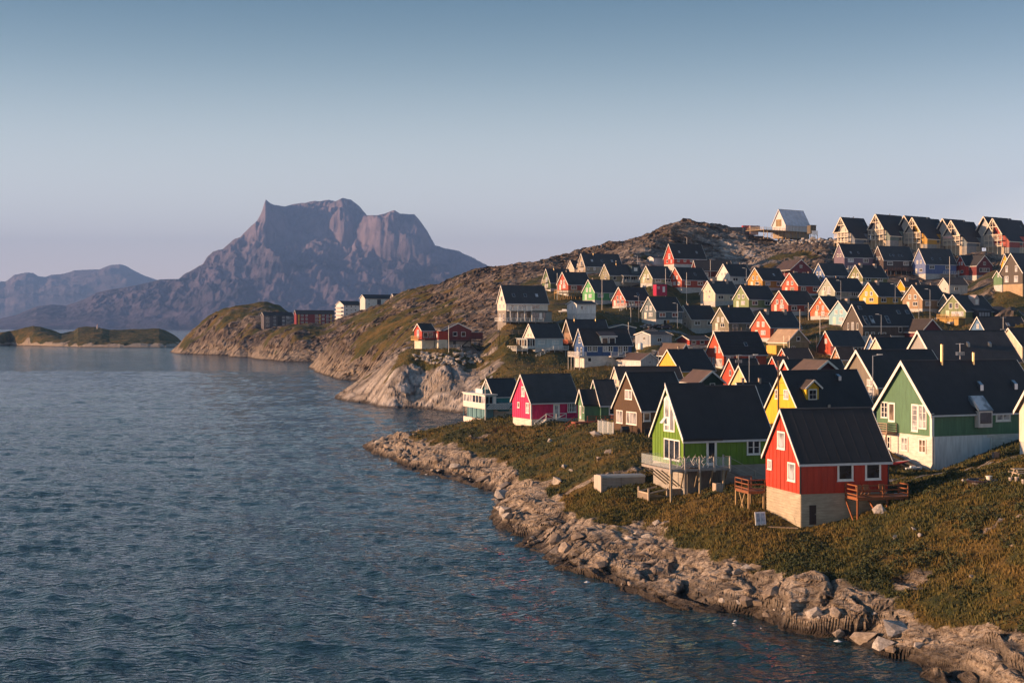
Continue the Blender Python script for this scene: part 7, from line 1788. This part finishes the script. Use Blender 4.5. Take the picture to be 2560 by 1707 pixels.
# apartment blocks on the far headland
def block(d, floors, cols):
    """four-storey block: windows floor by floor"""
    h = House(d, 'apartment_block', 'building'); h.hr = max(h.hr, .8); h.basic()
    hs = h.hw/floors
    for i in range(floors):
        for a, kind, w in cols:
            if kind == 'w': h.window('l', h.L*a, h.L*a+w, i*hs+.9, i*hs+.9+min(1.4, hs*.5), 2 if w > 1.3 else 1, 1, fr=.16)
            elif kind == 'p': MB().box(h.L*a, h.L*a+w, -.09, -.004, i*hs+.15, i*hs+hs-.1).build('panel', paint((.80,.42,.04)), h.root)
            elif kind == 'b':
                MB().box(h.L*a, h.L*a+w, -1.3, -.01, i*hs+.02, i*hs+.16).build('balcony_floor', paint((.6,.58,.56), 'trim'), h.root)
                r_ = MB().box(h.L*a, h.L*a+w, -1.34, -1.28, i*hs+1.0, i*hs+1.1)
                for k in range(int(w/.3)): r_.box(h.L*a+k*.3, h.L*a+k*.3+.07, -1.33, -1.29, i*hs+.16, i*hs+1.0)
                r_.build('balcony_rail', paint((.62,.60,.58), 'trim'), h.root)
            elif kind == 'd': MB().box(h.L*a, h.L*a+w, -.06, -.004, .1, h.hw-.6).build('stair_opening', paint((.03,.03,.035)), h.root) if i == 0 else None
        if d.get('endw'):
            for b_ in d['endw']: h.window('g', h.W*b_, h.W*b_+1.1, i*hs+.9, i*hs+2.2, 1, 1, fr=.14)
    return h
block(BL[0], 4, [(.06,'w',2.6),(.05,'b',3.0),(.33,'w',1.6),(.46,'d',3.2),(.63,'w',1.6),(.76,'w',2.4),(.76,'b',3.2),(.91,'w',1.3)])
block(BL[1], 4, [(.04,'p',1.2),(.12,'w',1.9),(.24,'w',1.6),(.49,'w',1.9),(.48,'b',4.6),(.59,'p',1.3),(.67,'w',1.9),(.79,'w',1.5),(.77,'b',4.6),(.89,'p',1.2),(.94,'w',1.6)])
h_ = block(BL[2], 4, [(.12,'w',1.5),(.38,'w',1.2),(.62,'w',1.2),(.84,'w',1.4)])
for i in range(4): MB().box(-1.5, -.02, 1, h_.W-1, h_.hw/4*i+.1, h_.hw/4*i+1.15).build('balcony', paint((.50,.48,.47), 'trim'), h_.root)
h_ = block(BL[3], 3, [(.12,'w',.8),(.44,'d',2.8),(.82,'w',.8)])
MB().box(h_.L*.17, h_.L*.17+.25, -.3, -.05, -4, h_.hw-3).build('pole', WHITE, h_.root)
block(BL[4], 3, [(.15,'w',.8),(.35,'w',1.6),(.65,'w',1.2)])
# cairn and small iceberg
q = P(243.5, 817.5, 1655); t = thing('beacon', (q.x, q.y, q.z-2.5), 0, 'tiny pale beacon on top of the low island', 'beacon')
MB().lathe((0,0,0), [(1.1,0),(.9,2.5),(.6,5.0),(.1,5.4)], 8).build('tower', paint((.62,.46,.40), 'trim'), t); MB().lathe((0,0,5.3), [(.35,0),(.35,.5),(.05,.8)], 8).build('lantern', paint((.6,.2,.12), 'trim'), t)
ib = MB().prism([(-14,0,-1),(14,0,-1),(11,0,3),(4,0,4),(0,0,9),(-6,0,6),(-11,0,2)], (0,12,0)).build('iceberg', paint((.82,.86,.88), 'trim')); ib.location = ((330-1280)/F*8000, 8000, 0); tag(ib, 'small white iceberg far out behind the low island', 'iceberg')
# ------------------------------------------------------------------ stones
import bmesh
def rock_material(name, a, b_):
    m, nt, b = newmat(name); oc = objco(nt); n = noise(nt, 1.3, 6, .65, oc, .5); n2 = noise(nt, 6, 5, .7, oc)
    c = ramp(nt, n.outputs[0], [(.35, a), (.55, tuple((x+y)/2 for x, y in zip(a, b_))), (.7, b_)])
    nt.links.new(mixc(nt, mth(nt, 'MULTIPLY', ramp(nt, n2.outputs[0], [(.4, 1), (.6, 0)]), .5), c, (.10,.078,.06)), b.inputs['Base Color'])
    b.inputs['Roughness'].default_value = .9; bump(nt, b, n2.outputs[0], .7, .05); return m
RM = [rock_material('stone', (.24,.19,.15), (.50,.42,.35)), rock_material('stone', (.32,.29,.27), (.60,.55,.50)), rock_material('stone', (.14,.11,.09), (.34,.27,.21))]
def rock_mesh(seed, mat, n=13):
    rs = random.Random(seed); bm = bmesh.new()
    for i in range(n):
        v = Vector((rs.gauss(0,1), rs.gauss(0,1), rs.gauss(0,1))).normalized(); bm.verts.new(v*rs.uniform(.78,1.05))
    bmesh.ops.convex_hull(bm, input=bm.verts); 
    for v in list(bm.verts):
        if not v.link_faces: bm.verts.remove(v)
    me = bpy.data.meshes.new('boulder'); bm.to_mesh(me); bm.free(); me.materials.append(mat); return me
RK = [rock_mesh(i, RM[i % 3], 12+i % 5) for i in range(15)]
RKW = [rock_mesh(40+i, RM[1], 13) for i in range(6)]
def scatter(pts, lab, group, meshes, seed, sink=.35, flat=.7):
    rs = random.Random(seed); H_ = hits([(p[0], p[1], p[2], p[3]) for p in pts])
    for p, w in zip(pts, H_):
        s = p[4]; o = bpy.data.objects.new('boulder', rs.choice(meshes)); COL.objects.link(o)
        sx, sy, sz = s*rs.uniform(.8,1.5), s*rs.uniform(.7,1.2), s*rs.uniform(.55,.9)*flat/.7
        o.location = (w.x, w.y, w.z + sz*(1-2*sink)); o.rotation_euler = (rs.uniform(-.4,.4), rs.uniform(-.4,.4), rs.uniform(0,6.3)); o.scale = (sx, sy, sz)
        if len(p) > 5: tag(o, p[5], 'boulder')
        else:
            size = 'small' if s < .42 else ('middle-sized' if s < .7 else 'large'); tone = {0: 'tan', 1: 'pale grey', 2: 'brown'}[RM.index(o.data.materials[0])]
            lb = '%s %s boulder %s' % (size, tone, lab(p[0])); tag(o, lb, 'boulder', group + ': ' + size + ' ' + tone + ' ones ' + lab(p[0]))
rs = random.Random(11)
pts = []
while len(pts) < 115:
    x = rs.uniform(1037, 1205); y = rs.uniform(884, 916)
    if abs(y-(892+ (x-1037)*.05)) < 5 + 12*math.sin(math.pi*(x-1030)/185): pts.append((x, y+3, 380, 440, rs.uniform(.35,.95)))
scatter(pts, lambda px: 'in the %s of the fill below the shore house' % ('left end' if px < 1090 else ('middle' if px < 1150 else 'right end')), 'boulders of the stone fill below the red shore house', RK[:2]+RKW, 3, .15)
pts = [(rs.uniform(1945,2082), rs.uniform(597,616), 600, 720, rs.uniform(.5,1.25)) for _ in range(62)]
scatter(pts, lambda px: 'in the %s half of the bank below the wrapped shell' % ('left' if px < 2014 else 'right'), 'boulders of the stone bank below the building site', RK[:2]+RKW, 4, .15)
# shore boulders: follow the waterline
def shore_px(k):
    a = SHORE1[5:]; i = int(k*(len(a)-1)); f = k*(len(a)-1)-i; i = min(i, len(a)-2); return a[i][0]+(a[i+1][0]-a[i][0])*f, a[i][1]+(a[i+1][1]-a[i][1])*f
pts = []
for _ in range(80):
    k = rs.random(); x, y = shore_px(k); D = CAMH*F/(y-HOR); up_ = abs(rs.gauss(0, 1))*26 + 2; s = rs.choice((.25,.3,.4,.5,.6,.8,1.0))*(.9 if D < 150 else 1.1)
    pts.append((x + rs.uniform(-10, 35), y - up_*(130/D), D*.93, D*1.35, s))
scatter(pts, lambda px: 'on the near shore %s' % ('at the tip of the headland' if px < 1120 else ('below the metal shelter' if px < 1330 else ('below the lime green house' if px < 1650 else ('below the scarlet house' if px < 2000 else 'toward the lower right corner')))), 'boulders along the near shore', RK, 5, .35, .6)
single = [(1492,1093,'flat pale stone in the meadow below the glass-screened terrace',.95),(1376,1112,'pale upright stone in the meadow below the pink house',.5),(1521,1134,'tan rounded stone in the meadow left of the lime green house',.75),
          (1498,1153,'small white stone below the tan rounded stone',.45),(1414,1171,'white stone at the edge of the meadow above the rocks',.5),(1429,1186,'small grey stone near the edge of the meadow',.35),
          (1386,1216,'low slab of pale rock in the brown grass left of the metal shelter',1.0),(2225,1595,'big pale boulder alone at the water near the lower right corner',1.25),(2300,1620,'small boulder right of the big pale boulder at the water',.5),
          (2200,1285,'pale rock behind the posts of the scarlet house deck',.8),(2160,1282,'rock under the deck of the scarlet house',.7),(2250,1253,'weathered pale slab right of the deck posts',.75),(2410,1215,'white stone, largest of the row by the dark round rim',.28),
          (2425,1215,'white stone, rightmost of the row by the dark round rim',.25),(2395,1212,'white stone, leftmost of the row by the dark round rim',.2),(2240,1345,'white stone in the grass slope below the gravel track',.3),(2300,1347,'pair-sized white stone in the middle of the grass slope',.32),
          (2285,1325,'grey stone above the white stones of the grass slope',.3),(2530,1365,'small white stone near the right edge in the grass slope',.25),(2503,1313,'tan stone high in the right grass slope',.28),(2430,1450,'small white stone low in the right grass slope',.22),
          (1640,1322,'brown rock in the orange grass below the garden enclosure',.6),(1845,1445,'round pale boulder in the rocky cleft by the water',.6),(1870,1432,'grey boulder on top of the rocky cleft',.7),(1890,1428,'upright grey boulder right of the rocky cleft',.75),
          (1595,1338,'large pale boulder on the shore left of the orange grass',.6),(1620,1345,'cream boulder beside the large pale one on the shore',.55),(1575,1352,'rounded cream boulder left of the large pale one',.5),(1180,985,'pale boulder on the slope above the bay',.8),(1228,946,'pale boulder on the slope behind the teal house',.8)]
D_OF = lambda px, py: max(85, min(420, CAMH*F/(py-HOR)*.72))
pts = [(px, py, 80, CAMH*F/(py-HOR)*1.02, s, lab) for px, py, lab, s in single]
scatter(pts, '', None, RKW+RK[:2], 9, .3, .7)

TRACK = [[P(*p) for p in q] for q in ([(2222,1200,143),(2300,1195,145),(2380,1186,148),(2450,1172,151),(2520,1158,154),(2600,1140,158)], [(2222,1204,140),(2300,1200,142),(2380,1191,144.5),(2450,1178,147),(2520,1166,150),(2600,1148,154)])]
# ------------------------------------------------------------------ grass and low willow scrub
def leaf_material(name, stops, sc=.06):
    m, nt, b = newmat(name); wp = worldpos(nt); gc, n2, n3 = grass_color(nt, wp)
    g = nt.nodes.new('ShaderNodeAttribute'); g.attribute_name = 'tone'
    c = mixc(nt, g.outputs['Fac'], gc, stops); nt.links.new(c, b.inputs['Base Color']); b.inputs['Roughness'].default_value = .8; b.inputs['Specular IOR Level'].default_value = .2
    return m
def sample_land(n, px0, px1, D0, D1, seed):
    r = np.random.RandomState(seed); D = np.sqrt(r.uniform(D0**2, D1**2, n)) if D1 < 400 else np.exp(r.uniform(math.log(D0), math.log(D1), n)); px = r.uniform(px0, px1, n)
    x = (px-1280)/F*D; z, k, c = land(x, D); return x, D, z, k, r
def in_house(x, y, mrg=.2):
    bad = np.zeros(x.shape, bool)
    for T_ in TRACK:
        for a, b in zip(T_, T_[1:]):
            d = np.array([b.x-a.x, b.y-a.y]); u = np.clip(((x-a.x)*d[0]+(y-a.y)*d[1])/(d@d), 0, 1); bad |= np.hypot(x-a.x-u*d[0], y-a.y-u*d[1]) < .55
    for fx, fy, ux, uy, L, Wd, cap, bs in FOOT:
        dx = x-fx; dy = y-fy; a = dx*ux+dy*uy; b = -dx*uy+dy*ux
        bad |= (a > -mrg) & (a < L+mrg) & (b > -mrg) & (b < Wd+mrg)
    return bad
def tri_mesh(name, T, tone, mat):
    """T: (n,3,3) triangles"""
    n = len(T); me = bpy.data.meshes.new(name); me.vertices.add(n*3); me.vertices.foreach_set('co', T.reshape(-1)); me.loops.add(n*3)
    me.loops.foreach_set('vertex_index', np.arange(n*3, dtype=np.int32)); me.polygons.add(n); me.polygons.foreach_set('loop_start', np.arange(0, n*3, 3, dtype=np.int32)); me.update()
    at = me.attributes.new('tone', 'FLOAT', 'POINT'); at.data.foreach_set('value', np.repeat(tone, 3).astype(np.float32)); me.materials.append(mat); return me
def grass():
    T = []; tone = []
    for n, D0, D1, hs, nb in ((70000, 84, 160, 1.0, 5), (26000, 160, 285, 1.35, 4), (16000, 285, 480, 2.0, 3)):
        x, y, z, k, r = sample_land(int(n*1.16), 880, 2920, D0, D1, 3)
        d1 = fbm(x*.3, y*.3, 3, 201); keep = (k < .5) & (z > .6) & ~in_house(x, y) & (d1 > -.35)
        x, y, z, d1 = x[keep], y[keep], z[keep], d1[keep]
        for b in range(nb):
            m = len(x); a = r.uniform(0, 6.28, m); hgt = r.uniform(.10, .30, m)*hs*(1+.7*d1); sp = r.uniform(.0, .22, m)*hs; w = r.uniform(.03, .07, m)*hs
            bx = x + np.cos(a)*sp; by = y + np.sin(a)*sp; ln = r.uniform(.1, .5, m)*hgt
            p0 = np.stack([bx-w*np.sin(a), by+w*np.cos(a), z-.05], 1); p1 = np.stack([bx+w*np.sin(a), by-w*np.cos(a), z-.05], 1); p2 = np.stack([bx+np.cos(a)*ln, by+np.sin(a)*ln, z+hgt], 1)
            T.append(np.stack([p0, p1, p2], 1)); tone.append(np.clip(r.normal(.12, .2, m), 0, 1))
    T = np.concatenate(T); tone = np.concatenate(tone)
    o = link('grass', tri_mesh('grass', T, tone, leaf_material('grass', (.22,.17,.06)))); tag(o, 'tufts of autumn grass and heather over the meadow', 'grass', kind='stuff')
grass()
def scrub():
    T = []; tone = []
    x, y, z, k, r = sample_land(8200, 900, 2640, 88, 430, 8)
    d = fbm(x*.07, y*.07, 3, 301)+.35*fbm(x*.3, y*.3, 2, 305); keep = (k < .42) & (z > 1.2) & ~in_house(x, y, .9) & (d > .06)
    x, y, z, d = x[keep], y[keep], z[keep], d[keep]; print('scrub', len(x))
    for i in range(len(x)):
        R_ = r.uniform(.3, .85)*(1+.5*(y[i] > 200)); n = 80 if y[i] < 200 else 36
        u = r.normal(size=(n, 3)); u /= np.linalg.norm(u, axis=1)[:,None]; u[:,2] = np.abs(u[:,2]); c = np.array([x[i], y[i], z[i]-.08]) + u*np.array([R_, R_, R_*.75])*r.uniform(.65, 1.05, (n, 1))
        d1 = r.normal(size=(n, 3)); d1 /= np.linalg.norm(d1, axis=1)[:,None]; d2 = np.cross(d1, r.normal(size=(n, 3))); d2 /= np.linalg.norm(d2, axis=1)[:,None]
        s = r.uniform(.05, .12, (n, 1))*(1+.7*(y[i] > 200)); T.append(np.stack([c-d1*s, c+d1*s, c+d2*s*1.4], 1)); tone.append(np.full(n, 1.0)*np.clip(r.normal(.8, .15), .3, 1)*np.ones(n))
    T = np.concatenate(T); tone = np.concatenate(tone)
    o = link('scrub', tri_mesh('scrub', T, tone, leaf_material('scrub', (.050,.062,.028)))); tag(o, 'low grey-green willow scrub in the meadow', 'scrub', kind='stuff')
scrub()
# foam where the swell meets the rocks

def foam():
    rs = random.Random(9); mb = MB()
    for _ in range(14):
        k = rs.random()**.8; x, y = shore_px(k) 
        if y == 0: y = 1580 + (x-1980)*.29
        D = CAMH*F/(y-HOR)*rs.uniform(.975, 1.0); c = Vector(((x-1280-rs.uniform(0, 14))/F*D, D, .10)); n = rs.randint(5, 8); s = rs.uniform(.04, .17)*rs.uniform(.5, 1.3); a0 = rs.uniform(0, 6)
        b = len(mb.v); mb.v.append((c.x, c.y, c.z + s*.45))
        for j in range(n):
            a = a0 + 6.283*j/n; r_ = s*rs.uniform(.5, 1.5); mb.v.append((c.x+math.cos(a)*r_*1.8, c.y+math.sin(a)*r_, c.z-.05))
        for j in range(n): mb.f.append((b, b+1+j, b+1+(j+1) % n))
    o = mb.build('foam', paint((.78,.78,.80), 'trim')); tag(o, 'flecks of white foam where the sea meets the near rocks', None, kind='stuff')
foam()
# ------------------------------------------------------------------ the air over the fjord
def haze():
    mb = MB().box(-11500, 6000, -300, 28500, -11, 1750)
    m = bpy.data.materials.new('haze'); m.use_nodes = True; nt = m.node_tree; nt.nodes.clear()
    o = nt.nodes.new('ShaderNodeOutputMaterial'); v = nt.nodes.new('ShaderNodeVolumePrincipled')
    v.inputs['Color'].default_value = (.28, .50, 1.0, 1); v.inputs['Density'].default_value = HAZE; v.inputs['Anisotropy'].default_value = .0
    nt.links.new(v.outputs[0], o.inputs['Volume'])
    m.cycles.homogeneous_volume = True
    ob = mb.build('haze', m); ob['kind'] = 'stuff'; ob['label'] = 'thin bluish evening haze over the fjord'
HAZE = 5.2e-5
haze()
